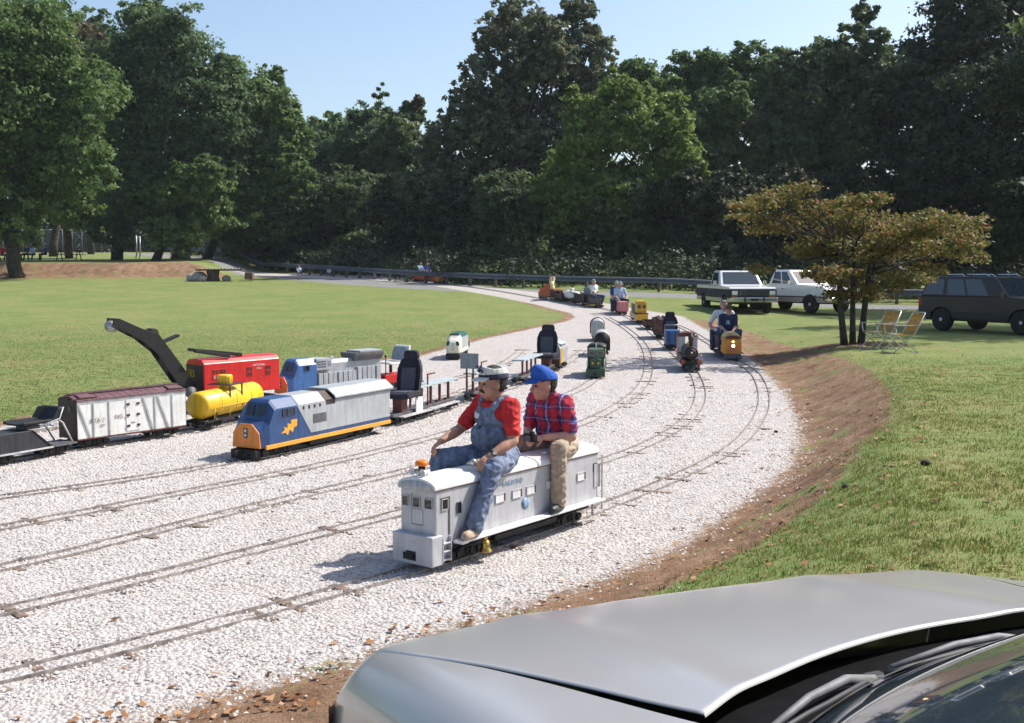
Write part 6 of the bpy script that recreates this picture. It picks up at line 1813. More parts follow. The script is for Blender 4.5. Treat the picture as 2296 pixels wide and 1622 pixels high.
def hand(B, wrist, direction, palm_n, m, curl=0.5, s=1.0, side=1):
    """palm with four fingers of different lengths and a thumb; direction from wrist to knuckles, palm_n out of the palm"""
    w = Vector(wrist); d = Vector(direction).normalized(); n = Vector(palm_n); n = (n - d * n.dot(d)).normalized(); a = d.cross(n) * side
    R = Matrix((d, a, n)).transposed()
    B.ell(w + d * 0.05 * s, (0.055 * s, 0.042 * s, 0.018 * s), m, R, 12)
    for i, (o, L) in enumerate(((0.030, 0.072), (0.010, 0.08), (-0.010, 0.075), (-0.028, 0.058))):
        k0 = w + d * 0.088 * s + a * o * s
        d1 = (d * math.cos(curl * 0.9) + n * math.sin(curl * 0.9)).normalized()
        d2 = (d * math.cos(curl * 2.2) + n * math.sin(curl * 2.2)).normalized()
        k1 = k0 + d1 * L * 0.55 * s; k2 = k1 + d2 * L * 0.5 * s
        B.cap(w + d * 0.05 * s + a * o * 0.8 * s, k0, 0.0095 * s, 0.0095 * s, m, 8); B.cap(k0, k1, 0.0095 * s, 0.0085 * s, m, 8); B.cap(k1, k2, 0.0085 * s, 0.007 * s, m, 8)
    t0 = w + d * 0.025 * s + a * 0.03 * s
    t1 = t0 + (d * 0.6 + a * 0.6 + n * 0.35).normalized() * 0.045 * s
    t2 = t1 + (d * 0.8 + a * 0.1 + n * 0.6).normalized() * 0.035 * s
    B.cap(t0, t1, 0.013 * s, 0.011 * s, m, 8); B.cap(t1, t2, 0.011 * s, 0.009 * s, m, 8)

def head(B, c, yaw, pitch, m, s=1.0, fat=1.0):
    """skull, jaw, brow, nose, mouth, ears; c centre of the skull; returns rotation"""
    R = (Matrix.Rotation(yaw, 3, 'Z') @ Matrix.Rotation(pitch, 3, 'Y'))
    P = lambda x, y, z: Vector(c) + R @ Vector((x * s, y * s, z * s))
    B.ell(P(-0.012, 0, 0.02), (0.098 * s, 0.076 * s, 0.105 * s), m, R)
    B.ell(P(0.02, 0, -0.055), (0.07 * s, 0.062 * s * fat, 0.07 * s), m, R)
    B.ell(P(0.055, 0, -0.095), (0.03 * s, 0.034 * s, 0.024 * s), m, R)
    B.ell(P(0.066, 0, 0.022), (0.022 * s, 0.058 * s, 0.016 * s), m, R)
    B.ell(P(0.056, 0.036, -0.03), (0.03 * s, 0.028 * s, 0.026 * s), m, R); B.ell(P(0.056, -0.036, -0.03), (0.03 * s, 0.028 * s, 0.026 * s), m, R)
    B.cap(P(0.082, 0, 0.005), P(0.104, 0, -0.032), 0.010 * s, 0.016 * s, m, 8)
    B.ell(P(0.074, 0, -0.066), (0.018 * s, 0.028 * s, 0.012 * s), m, R)
    for y in (1, -1):
        B.ell(P(-0.012, y * 0.078, -0.018), (0.022 * s, 0.010 * s, 0.033 * s), m, R, 10)
    return R, P

def seated(name, label, loc, rz, shirt, pants, skin, shoe=C_SHOEK, size=1.0, lean=0.0, belly=0.0, yaw=0.0, pitch=0.0, hands=None, feet=None, knees=None, hair=None, cap=None, capband=None,
           voxel=0.02, sleeves='short', hip_z=0.09, fingers=True, group=None, tilt=0.0, twist=0.0, hs=1.05, crown=0.06, baggy=1.0):
    """a person sitting astride; local x forward, y left; loc is the point of the seat under the hips.
    hands / feet / knees: local points (right, left)"""
    t = thing(name, label, 'person', loc, rz, group, size)
    B = Body()
    hz = hip_z
    c, sn = math.cos(lean), math.sin(lean)
    def T(x, y, z):           # a point of the trunk, leaning forward about the hips and twisted about the spine
        k = twist * min(1.0, max(0.0, z / 0.45))
        x, y = x * math.cos(k) - y * math.sin(k), x * math.sin(k) + y * math.cos(k)
        y += tilt * z
        return Vector((x * c + z * sn, y, hz + z * c - x * sn))
    ry = Matrix.Rotation(lean, 3, 'Y') @ Matrix.Rotation(twist, 3, 'Z')
    b = belly
    B.ell(T(0, 0, 0.02), (0.14 + b * 0.3, 0.175 + b * 0.3, 0.115), pants, ry)
    B.ell(T(0.015 + b * 0.35, 0, 0.19), (0.125 + b * 0.75, 0.16 + b * 0.55, 0.15), shirt, ry)
    B.ell(T(0.01 + b * 0.1, 0, 0.36), (0.115 + b * 0.35, 0.172 + b * 0.35, 0.15), shirt, ry)
    B.cap(T(-0.005, -0.15, 0.465), T(-0.005, 0.15, 0.465), 0.07, 0.07, shirt)
    B.ell(T(-0.02, 0, 0.47), (0.09, 0.12, 0.075), shirt, ry)
    B.cap(T(-0.01, 0, 0.47), T(0.02, 0, 0.58), 0.066 + b * 0.2, 0.060 + b * 0.15, skin)
    hc = T(0.03, 0, 0.622 + 0.02 * hs)
    R, P = head(B, hc, yaw, pitch + lean * 0.2, skin, hs, 1.0 + b * 1.2)
    hands = hands or ((0.36, -0.12, 0.14), (0.36, 0.12, 0.14))
    feet = feet or ((0.30, -0.2, -0.40), (0.30, 0.2, -0.40))
    for i, s in enumerate((-1, 1)):
        sh = T(-0.005, s * 0.185, 0.455)
        hd = Vector(hands[i])
        v = hd - sh
        if v.length > 0.60: hd = sh + v.normalized() * 0.60
        pole = Vector((-0.2, s * 0.6, hz - 0.1)) if hd.z < 0.6 else Vector((0.1, s * 0.9, 0.75))
        el = ik(sh, hd, 0.30, 0.265, pole)
        B.cap(sh, sh.lerp(el, 0.5), 0.072 + b * 0.08, 0.062 + b * 0.08, shirt)
        if sleeves == 'short':
            B.cap(sh.lerp(el, 0.5), sh.lerp(el, 0.74), 0.064 + b * 0.08, 0.062 + b * 0.06, shirt)
            B.cap(sh.lerp(el, 0.5), el, 0.050 + b * 0.05, 0.043 + b * 0.03, skin)
        else:
            B.cap(sh.lerp(el, 0.5), el, 0.060, 0.052, shirt)
        B.cap(el, el.lerp(hd, 0.35), 0.043 + b * 0.03, 0.045 + b * 0.03, skin); B.cap(el.lerp(hd, 0.35), hd, 0.045 + b * 0.03, 0.029, skin)
        fd = (hd - el).normalized()
        if hd.z > 0.6: fd = Vector((0, -s, 0.1))
        if fingers:
            hand(B, hd, fd + Vector((0, 0, -0.15)), Vector((0, -s * 0.5, -1)), skin, 0.6, 1.0, s)
        else:
            B.ell(hd + fd * 0.05, (0.06, 0.035, 0.03), skin, Matrix((fd, fd.cross(Vector((0, 0, 1))).normalized(), Vector((0, 0, 1)))).transposed())
        hp = Vector((0.02, s * 0.10, hz))
        ft = Vector(feet[i])
        kn = Vector(knees[i]) if knees else ik(hp, ft + Vector((0, 0, 0.08)), 0.43, 0.43, Vector((0.8, s * 0.45, 0.5)))
        B.cap(hp, hp.lerp(kn, 0.55), 0.098 * baggy, 0.084 * baggy, pants); B.cap(hp.lerp(kn, 0.55), kn, 0.084 * baggy, 0.066 * baggy, pants)
        an = ft + Vector((0, 0, 0.075))
        B.cap(kn, kn.lerp(an, 0.35), 0.066 * baggy, 0.064 * baggy, pants); B.cap(kn.lerp(an, 0.35), an + Vector((0, 0, 0.01)), 0.064 * baggy, 0.064 * baggy, pants)
        B.cap(an, ft + Vector((0.0, 0, 0.05)), 0.045, 0.042, shoe)
        B.cap(ft + Vector((-0.03, 0, 0.035)), ft + Vector((0.14, s * 0.03, 0.03)), 0.042, 0.038, shoe)
        B.ell(ft + Vector((0.06, s * 0.015, 0.022)), (0.125, 0.048, 0.024), shoe, Matrix.Rotation(s * 0.2, 3, 'Z'))
    B.build('body', t, voxel, 3)
    # hair and cap
    L = (B.ctr - np.array(hc)) @ np.array(R) / hs
    r = np.linalg.norm(L, axis=1)
    if hair is not None:
        mk = (r < 0.2) & (((L[:, 0] < -0.035) & (L[:, 2] > -0.065)) | ((L[:, 2] > 0.03) & (L[:, 0] < 0.035)) | ((L[:, 2] > 0.075) & (L[:, 0] < 0.085))) & ~((np.abs(L[:, 1]) > 0.07) & (np.abs(L[:, 0] + 0.012) < 0.03) & (L[:, 2] < 0.025))
        B.shell('hair', mk, 0.012, hair, t)
    if cap is not None:
        mk = (r < 0.2) & (L[:, 2] > 0.038 + 0.10 * L[:, 0])
        co_ = B.shell('cap', mk, 0.02, cap, t)
        for v in co_.data.vertices:
            l = R.transposed() @ (v.co - hc) / hs
            if capband is not None:      # low pleated crown, wider at its flat top
                k = min(1.0, max(0.0, (l.z - 0.05) / 0.06))
                w = 1 + 0.10 * k + 0.03 * math.sin(math.atan2(l.y, l.x) * 14) * k
                l2 = Vector((l.x * w, l.y * w, min(l.z, 0.095 + 0.03 * max(0.0, l.x / 0.09)) + 0.012))
            else:                        # tall front panel falling away to the back
                k = min(1.0, max(0.0, (l.z - 0.05) / 0.07))
                fr = min(1.0, max(0.0, (l.x + 0.07) / 0.12))
                l2 = Vector((l.x + 0.012 * k * fr, l.y, l.z + k * (0.052 * fr - 0.012)))
            v.co = Vector(hc) + R @ (l2 * hs)
        mb = MB(); rings = []
        for k in range(9):
            a = -1.15 + 2.3 * k / 8
            i0 = P(0.088 * math.cos(a) - 0.012, 0.084 * math.sin(a), 0.05); o0 = P(0.085 * math.cos(a) + 0.075 * math.cos(a * 0.75), 0.09 * math.sin(a) * 1.02, 0.032 - 0.012 * abs(math.sin(a)))
            rings.append([i0, o0, o0 + Vector((0, 0, 0.008)), i0 + Vector((0, 0, 0.012))])
        mb.loft(rings, 0, True)
        part('brim', mb, cap if capband is None else C_CAPW, co_)
        if capband is not None:
            mk = (r < 0.2) & (L[:, 2] > 0.036 + 0.10 * L[:, 0]) & (L[:, 2] < 0.075 + 0.1 * L[:, 0])
            B.shell('cap_band', mk, 0.025, capband, co_)
    for s in (1, -1):
        mb = MB(); mb.ball(P(0.074, s * 0.032, 0.0), (0.012, 0.014, 0.009), 10, rot=R); part('eye', mb, C_EYE, t)
    B.t = t; B.hc = hc; B.R = R; B.P = P; B.L = L; B.T = T
    return B

def on(stock_root, x, y, z):
    """world point of a stock's local point"""
    bpy.context.view_layer.update()
    p = stock_root.matrix_world @ Vector((x, y, z))
    return p
def yaw_of(o):
    return o.rotation_euler[2]

def driver():
    seat_z = 0.70
    B = seated('person', 'heavy man in denim overalls, red shirt and white peaked cap driving the silver locomotive', on(LOCO, 0.12, 0, seat_z), yaw_of(LOCO),
               C_RED, C_DENIM, S_SKIN, C_SHOE, 1.0, lean=0.06, belly=0.075, yaw=-0.62, pitch=0.05, hs=1.14,
               hands=((0.40, -0.30, 0.19), (0.385, 0.215, 0.115)), feet=((0.62, -0.25, -0.495), (0.62, 0.245, -0.495)), knees=((0.41, -0.30, 0.05), (0.40, 0.27, 0.03)),
               hair=C_HAIRB, cap=C_CAPW, crown=0.015, capband=C_CAPN, baggy=1.16, voxel=0.0075, hip_z=0.035, twist=-0.18)
    t = B.t
    c, L = B.ctr, B.L
    # bib and straps of the overalls
    body = ~((np.linalg.norm(L, axis=1) < 0.17))
    tw = -0.18
    q = c.copy(); q[:, 0], q[:, 1] = c[:, 0] * math.cos(-tw) - c[:, 1] * math.sin(-tw), c[:, 0] * math.sin(-tw) + c[:, 1] * math.cos(-tw)
    trunk = np.isin(B.idx, [0, 1, 2, 3, 4])
    z = q[:, 2]; y = np.abs(q[:, 1]); front = q[:, 0] > 0.03
    mk = trunk & front & (((z < 0.47) & (y < np.interp(z, [0.10, 0.22, 0.33, 0.40, 0.47], [0.30, 0.27, 0.205, 0.13, 0.105]))))
    mk |= trunk & (z < 0.17)
    B.shell('bib', mk, 0.010, C_DENIM, t)
    for s in (1, -1):
        mk = trunk & (np.abs(q[:, 1] - s * np.interp(z, [0.44, 0.62], [0.092, 0.125])) < 0.024) & (z > 0.455) & (q[:, 0] > -0.06)
        B.shell('strap', mk, 0.013, C_DENIM2, t)
    # pocket label and buttons on the bib
    zc = 0.40
    sel = trunk & front & (np.abs(z - zc) < 0.02) & (np.abs(q[:, 1] + 0.075) < 0.035)
    B.shell('pocket_label', sel, 0.0125, C_WHITE, t)
    sel = trunk & front & (np.abs(z - 0.30) < 0.012) & (np.abs(q[:, 1]) < 0.018)
    B.shell('button', sel, 0.0125, C_CAPN, t)
    P, R = B.P, B.R
    mb = MB()
    for s in (1, -1): mb.tube([P(0.098, 0.0, -0.048), P(0.092, s * 0.022, -0.052), P(0.078, s * 0.04, -0.064)], [0.012, 0.011, 0.006], 8)
    part('moustache', mb, C_HAIRB, t)
    # gold and dark badge heaped on the cap front
    mb = MB()
    for i in range(7):
        mb.ball(P(0.088 + 0.01 * (i % 2), -0.05 + 0.017 * i, 0.098 + 0.014 * ((i * 2) % 3)), (0.012, 0.013, 0.015), 8)
    part('cap_badge', mb, C_CAPN, t)
    mb = MB()
    for i in range(4): mb.ball(P(0.094, -0.035 + 0.02 * i, 0.105 + 0.008 * (i % 2)), (0.009, 0.009, 0.01), 8)
    part('cap_badge', mb, K_GREYW, t)
    # wrist watch
    w = Vector((0.385, 0.215, 0.115)); 
    sh = B.T(-0.005, 0.185, 0.455); el = ik(sh, w, 0.30, 0.265, Vector((-0.2, 0.6, 0.0)))
    d = (w - el).normalized(); a = w - d * 0.035; u = d.cross(Vector((0, 0, 1))).normalized(); v = d.cross(u)
    mb = MB(); mb.tube([a - d * 0.012, a + d * 0.012], 0.037, 16); part('watch_strap', mb, C_BLACK, t)
    mb = MB(); mb.cyl(a + u * -0.03 - v * 0.015, a + u * -0.043 - v * 0.02, 0.017, n=14); part('watch', mb, K_HOSE, t)
    return B
driver()

def passenger():
    B = seated('person', 'man in plaid shirt, blue cap and khaki trousers riding behind the driver with a camera', on(LOCO, -0.80, 0, 0.70), yaw_of(LOCO),
               C_PLAID, C_KHAKI, S_SKIN2, C_SHOEK, 1.0, lean=0.37, belly=0.035, yaw=-0.62, pitch=0.04, hs=1.13,
               hands=((0.42, -0.05, 0.16), (0.40, 0.10, 0.15)), feet=((0.42, -0.24, -0.495), (0.36, 0.24, -0.495)), knees=((0.42, -0.24, 0.06), (0.38, 0.25, 0.06)),
               hair=C_HAIRB, cap=C_CAPB, crown=0.11, baggy=1.1, voxel=0.0075, hip_z=0.015, twist=-0.10)
    t = B.t
    P = B.P
    mb = MB(); mb.b(0, 0.004, -0.016, 0.016, 0.0, 0.03)
    o = part('cap_badge', mb, C_WHITE, t); o.location = P(0.112, 0.0, 0.075); o.rotation_euler = (0, -0.25, -0.62)
    # collar and buttons
    mb = MB()
    for s in (1, -1):
        mb.loft([[B.T(0.075, s * 0.012, 0.50), B.T(0.062, s * 0.085, 0.52), B.T(0.0, s * 0.10, 0.575), B.T(0.04, s * 0.05, 0.565)], [B.T(0.083, s * 0.012, 0.50), B.T(0.07, s * 0.087, 0.515), B.T(0.0, s * 0.108, 0.57), B.T(0.045, s * 0.055, 0.56)]])
    part('collar', mb, C_PLAID, t)
    for i in range(5):
        mb = MB(); mb.ball(B.T(0.14 - 0.012 * i, 0.0, 0.18 + 0.062 * i), 0.007, 8); part('button', mb, C_WHITE, t)
    # the camera he holds
    cam_o = thing('compact_camera', 'small black camera held in the plaid-shirted man\'s hands', 'camera', on(LOCO, -0.80 + 0.50, 0.03, 0.70 + 0.155), yaw_of(LOCO))
    mb = MB(); mb.box((0, 0, 0), (0.045, 0.125, 0.075)); part('camera_body', mb, K_BLACK, cam_o, 0.008)
    mb = MB(); mb.lathe([(0.0, 0.02), (0.026, 0.02), (0.026, 0.05), (0.02, 0.052), (0.0, 0.045)], (0, 0, -0.005), 'x', 16); part('lens', mb, K_DGREY, cam_o)
    mb = MB(); mb.box((0, 0.02, 0.045), (0.03, 0.04, 0.02)); part('finder', mb, K_BLACK, cam_o, 0.004)
passenger()

def rider(label, root, x, z, shirt, pants, yaw=0.0, hands=None, hair=C_HAIRB, cap=None, lean=0.1, size=0.95, skin=S_SKIN2, facing=0.0, y=0.0, feet=None, belly=0.0, vox=0.018, group=None):
    return seated('person', label, on(root, x, y, z), yaw_of(root) + facing, shirt, pants, skin, C_SHOEK, size, lean=lean, yaw=yaw, hands=hands, hair=hair, cap=cap, voxel=vox, fingers=True, feet=feet, belly=belly, group=group)
YF = ((0.32, -0.24, -0.34), (0.32, 0.24, -0.34))
B_ = rider('man in navy shirt and dark cap steering the yellow locomotive', YLOCO, -0.28, 0.46, C_NAVY, C_JEANS, 0.05, ((0.36, -0.07, 0.14), (0.36, 0.07, 0.14)), C_HAIRB, mat('taupe_cap', (0.12, 0.09, 0.08), 0.8), 0.16, feet=YF, vox=0.014)
sel = (np.abs(B_.ctr[:, 1] + 0.01) < 0.05) & (np.abs(B_.ctr[:, 2] - 0.38) < 0.055) & (B_.ctr[:, 0] > 0.1) & (np.sin(B_.ctr[:, 1] * 140) * np.sin(B_.ctr[:, 2] * 120) > -0.1)
B_.shell('shirt_print', sel, 0.004, C_LBLUE, B_.t)
rider('person in a white shirt seated close behind the driver of the yellow locomotive', YLOCO, -0.66, 0.46, C_WHITE, C_JEANS, 0.5, ((0.25, -0.30, 0.16), (0.25, 0.30, 0.16)), C_HAIRG, None, 0.02, feet=((0.2, -0.28, -0.34), (0.2, 0.28, -0.34)), y=-0.06, size=1.06)
FR = 'riders on the far mixed train'
rider('man in light blue shirt and pale cap on the pink riding car', PINKCAR, 0.15, 0.45, C_LBLUE, C_NAVY, 0.15, ((0.36, -0.12, 0.14), (0.30, 0.24, 0.12)), C_HAIRB, mat('grey_cap', (0.42, 0.45, 0.47), 0.8), 0.08, group=FR)
rider('man in royal blue shirt and tan cap leaning forward behind the light blue shirt', PINKCAR, -0.60, 0.45, C_RBLUE, C_JEANS, 0.1, ((0.36, -0.08, 0.16), (0.36, 0.08, 0.14)), C_HAIRB, mat('tan_cap', (0.55, 0.5, 0.38), 0.8), 0.22, group=FR)
rider('white-haired person in white T-shirt with folded arms on the dark grey riding car', RIDE2, -0.05, 0.36, C_WHITE, C_JEANS, 0.25, ((0.22, 0.12, 0.28), (0.24, -0.10, 0.26)), C_HAIRG, None, -0.02, facing=0.35, group=FR)
rider('person in pale yellow top stretching both arms behind the head', RIDE3, 0.0, 0.30, C_YGREEN, C_BLACK, 0.3, ((-0.04, -0.09, 0.80), (-0.04, 0.09, 0.80)), C_HAIRB, None, -0.1, facing=0.75, group=FR)
rider('small rider in blue on the distant orange train', FARLOCO, -0.1, 0.42, C_RBLUE, C_JEANS, 0.3, None, C_HAIRB, None, 0.0, vox=0.025, facing=0.4)
rider('small rider in pale blue at the rear of the distant orange train', FARLOCO, -1.1, 0.42, C_LBLUE, C_JEANS, 0.3, None, C_HAIRB, None, 0.0, vox=0.025, facing=0.4)
def ground_person(label, px, py, d, shirt, pants, rz, hair, seat_h=0.25, size=1.0, cap=None):
    p = at(px, py, d); z = float(zt(p.x, p.y))
    return seated('person', label, (p.x, p.y, z + seat_h), rz, shirt, pants, S_SKIN2, C_SHOEK, size, voxel=0.028, fingers=False, hair=hair, cap=cap, feet=((0.45, -0.14, -seat_h), (0.45, 0.14, -seat_h)))
ground_person('tiny figure in white sitting at the crest of the lawn, nearer the picnic table', 670, 604, 79, C_WHITE, C_JEANS, -1.2, C_HAIRG, 0.1, 0.72)
ground_person('tiny figure in red and white sitting at the crest, farther from the picnic table', 738, 609, 77, C_WHITE, C_JEANS, -1.4, C_HAIRB, 0.1, 0.62)

# ------------------------------------------------------------------ parked vehicles
V_WHITE = mat('white_car_paint', (0.74, 0.74, 0.73), 0.25, 0, 0.03, 2, coat=0.6)
V_NAVY = mat('navy_car_paint', (0.025, 0.03, 0.06), 0.5, 0.0, 0.06, 2, coat=0.0, spec=0.15)
V_TAN = mat('tan_car_paint', (0.42, 0.37, 0.34), 0.3, 0.3, 0.06, 2, coat=0.5)
V_GREYBR = mat('charcoal_car_paint', (0.036, 0.031, 0.034), 0.4, 0.0, 0.06, 2, coat=0.12, spec=0.3)
V_CHROME = mat('chrome', (0.72, 0.72, 0.72), 0.14, 1.0, 0.05, 8)
V_TYRE = mat('tyre_rubber', (0.018, 0.018, 0.018), 0.85, 0, 0.2, 10)
V_RIM = mat('alloy_rim', (0.6, 0.6, 0.6), 0.3, 0.8, 0.1, 8)
V_GLASS = glass_dark('car_glass_reflect_tint', (0.035, 0.05, 0.065), 0.03)  # base colour lifted towards blue to hold a reflection
V_TRIM = mat('black_trim', (0.018, 0.018, 0.02), 0.6, 0, 0.1, 8)
V_LAMPR = mat('red_lamp', (0.5, 0.02, 0.01), 0.2)
V_LAMPO = mat('orange_lamp', (0.8, 0.22, 0.02), 0.2)
V_SILVER = mat('silver_metallic_paint', (0.385, 0.37, 0.362), 0.45, 0.3, 0.0, 3, coat=1.0)
V_SILVER.node_tree.nodes['Principled BSDF'].inputs['Coat Roughness'].default_value = 0.16

def face_panel(name, t, q, u0, u1, v0, v1, m, off=0.006, th=0.008, parent=None, bevel=0.0):
    """thin plate on part of the quad q (bottom left, bottom right, top right, top left seen from outside)"""
    q = [Vector(p) for p in q]
    def S(u, v): return (q[0] * (1 - u) + q[1] * u) * (1 - v) + (q[3] * (1 - u) + q[2] * u) * v
    n = (q[1] - q[0]).cross(q[3] - q[0]).normalized()
    c = [S(u0, v0), S(u1, v0), S(u1, v1), S(u0, v1)]
    mb = MB(); mb.loft([[p + n * (off - th) for p in c], [p + n * off for p in c]])
    return part(name, mb, m, parent or t, bevel)

def car_wheel(t, x, y, r, w=0.22):
    s = 1 if y > 0 else -1
    mb = MB(); mb.lathe([(r * 0.62, -w / 2), (r * 0.93, -w / 2), (r, -w * 0.35), (r, w * 0.35), (r * 0.93, w / 2), (r * 0.62, w / 2), (r * 0.6, w * 0.2), (r * 0.6, -w * 0.4)], (x, y, r), 'y', 28)
    o = part('wheel', mb, V_TYRE, t)
    mb = MB(); yy = y + s * w * 0.36
    mb.lathe([(0.0, 0.0), (r * 0.62, 0.0), (r * 0.62, s * 0.03), (r * 0.52, s * 0.01), (r * 0.2, s * 0.012), (r * 0.16, s * 0.035), (0.0, s * 0.04)], (x, yy, r), 'y', 24)
    part('rim', mb, V_RIM, o)
    mb = MB()
    for k in range(5):
        a = 2 * PI * k / 5; mb.box((x + r * 0.36 * math.cos(a), yy + s * 0.014, r + r * 0.36 * math.sin(a)), (r * 0.16, 0.012, r * 0.16), rot=Matrix.Rotation(-a, 3, 'Y'))
    part('rim_opening', mb, V_TRIM, o)

def body_bands(t, top, x0, x1, axles, rw, bands, hw):
    """slabs of the lower body with wheel arches; top(x) upper outline; bands: (z0, z1 or None, material, name)"""
    def arch(x):
        z = 0
        for ax in axles:
            d = abs(x - ax)
            if d < rw: z = max(z, rw * 0.82 + math.sqrt(rw * rw - d * d) - rw * 0.06)
        return z
    xs = sorted(set(list(np.linspace(x0, x1, 60)) + [ax + rw * 0.999 * math.cos(a) for ax in axles for a in np.linspace(0, PI, 15)]))
    for z0, z1, m, nm in bands:
        run = []
        def flush(run):
            if len(run) < 2: return
            poly = [(x, lo) for x, lo, hi in run] + [(x, hi) for x, lo, hi in run][::-1]
            mb = MB(); mb.prism(poly, 'y', -hw, hw); part(nm, mb, m, t, 0.018 if z1 is None else 0.0)
        for x in xs:
            lo = max(z0, arch(x)); hi = top(x) if z1 is None else min(z1, top(x))
            if lo < hi - 0.005: run.append((x, lo, hi))
            else: flush(run); run = []
        flush(run)

def greenhouse(t, base, top, z0, z1, hb, ht, m, side_splits, name='cabin', rear=True):
    """cabin on the body: base (x rear, x front), top (x rear, x front); side_splits: (u0, u1) windows along the side"""
    b0, b1 = base; t0, t1 = top
    P = {}
    for s in (1, -1):
        P[s] = [Vector((b0, s * hb, z0)), Vector((b1, s * hb, z0)), Vector((t1, s * ht, z1)), Vector((t0, s * ht, z1))]
    mb = MB(); mb.loft([P[-1], P[1]]); cab = part(name, mb, m, t, 0.05, 3)
    # roof skin is part of the cabin; the glass goes on as separate panes
    for s in (1, -1):
        q = P[s] if s < 0 else [P[s][1], P[s][0], P[s][3], P[s][2]]
        for u0, u1 in side_splits:
            uu = (u0, u1) if s < 0 else (1 - u1, 1 - u0)
            face_panel('side_window', t, q, uu[0], uu[1], 0.10, 0.86, V_GLASS, 0.006)
    q = [P[-1][1], P[1][1], P[1][2], P[-1][2]]
    face_panel('windscreen', t, q, 0.07, 0.93, 0.10, 0.90, V_GLASS, 0.006)
    if rear:
        q = [P[1][0], P[-1][0], P[-1][3], P[1][3]]
        face_panel('rear_window', t, q, 0.1, 0.9, 0.15, 0.85, V_GLASS, 0.006)

def vehicle(name, label, cat, x, y, yaw):
    z = float(zt(x, y))
    return thing(name, label, cat, (x, y, z), yaw)

def truck_front(t, xf, hw, grille, lamp_z):
    mb = MB(); mb.b(xf - 0.01, xf + 0.012, -hw + 0.32, hw - 0.32, 0.74, 0.96); part('grille', mb, grille, t, 0.01)
    mb = MB()
    for k in range(3): mb.b(xf + 0.012, xf + 0.02, -hw + 0.34, hw - 0.34, 0.78 + k * 0.06, 0.79 + k * 0.06)
    for y in np.linspace(-hw + 0.42, hw - 0.42, 7): mb.b(xf + 0.013, xf + 0.021, y - 0.006, y + 0.006, 0.75, 0.95)
    part('grille_bars', mb, V_CHROME, t)
    for s in (1, -1):
        mb = MB(); mb.b(xf - 0.01, xf + 0.02, s * (hw - 0.30), s * (hw - 0.06), lamp_z, lamp_z + 0.15); part('headlight', mb, K_DIM, t, 0.01)
        mb = MB(); mb.b(xf - 0.01, xf + 0.022, s * (hw - 0.30), s * (hw - 0.06), lamp_z - 0.07, lamp_z - 0.015); part('turn_lamp', mb, V_LAMPO, t)
        mb = MB(); mb.b(xf + 0.13, xf + 0.16, s * 0.36, s * 0.42, 0.5, 0.72); part('bumper_guard', mb, V_TRIM, t, 0.01)
    mb = MB(); mb.b(xf - 0.05, xf + 0.13, -hw - 0.02, hw + 0.02, 0.50, 0.68); part('front_bumper', mb, V_CHROME, t, 0.03, 3)
    mb = MB(); mb.b(xf + 0.13, xf + 0.136, -0.16, 0.16, 0.53, 0.63); part('number_plate', mb, V_TRIM, t, 0.004)

def mirror(t, x, s, hw, z, m=V_CHROME):
    mb = MB(); mb.box((x, s * (hw + 0.16), z + 0.12), (0.05, 0.15, 0.2)); mb.b(x - 0.015, x + 0.015, s * (hw - 0.03), s * (hw + 0.1), z + 0.05, z + 0.08); part('mirror', mb, m, t, 0.015)

def pickup_two_tone():
    p = hit(1676, 705)
    t = vehicle('pickup_truck', 'white and dark blue two-tone pickup parked facing the camera on the grass', 'pickup', p.x, p.y + 2.6, math.radians(-85))
    t.location.z = float(zt(p.x, p.y))
    hw = 0.96
    def top(x): return float(np.interp(x, [-2.7, -0.62, -0.6, 1.05, 2.45, 2.62], [1.13, 1.13, 1.12, 1.15, 1.08, 1.0]))
    body_bands(t, top, -2.7, 2.62, (-1.55, 1.72), 0.45, [(0.48, 0.64, V_TAN, 'lower_panel'), (0.642, 1.0, V_NAVY, 'side_panel'), (1.002, None, V_WHITE, 'body')], hw)
    mb = MB(); mb.b(-2.6, 2.5, -0.7, 0.7, 0.40, 0.63); part('chassis', mb, V_TRIM, t)
    mb = MB(); mb.b(-2.62, -0.72, -0.86, 0.86, 1.132, 1.136); part('bed_shade_sheet', mb, V_TRIM, t)  # dark sheet in place of the shaded inside of an open bed
    greenhouse(t, (-0.66, 1.0), (-0.5, 0.36), 1.13, 1.76, 0.92, 0.78, V_WHITE, [(0.12, 0.80)])
    truck_front(t, 2.63, hw, V_TRIM, 0.79)
    for s in (1, -1):
        mirror(t, 0.72, s, 0.92, 1.12)
        mb = MB(); mb.b(-0.6, 0.62, s * (hw + 0.001), s * (hw + 0.004), 0.66, 0.995); d = part('door', mb, V_NAVY, t)
        mb = MB(); mb.b(-0.5, -0.36, s * (hw + 0.004), s * (hw + 0.02), 0.9, 0.93); part('handle', mb, V_CHROME, d)
        for x in (-1.55, 1.72): car_wheel(t, x, s * 0.84, 0.375)
pickup_two_tone()

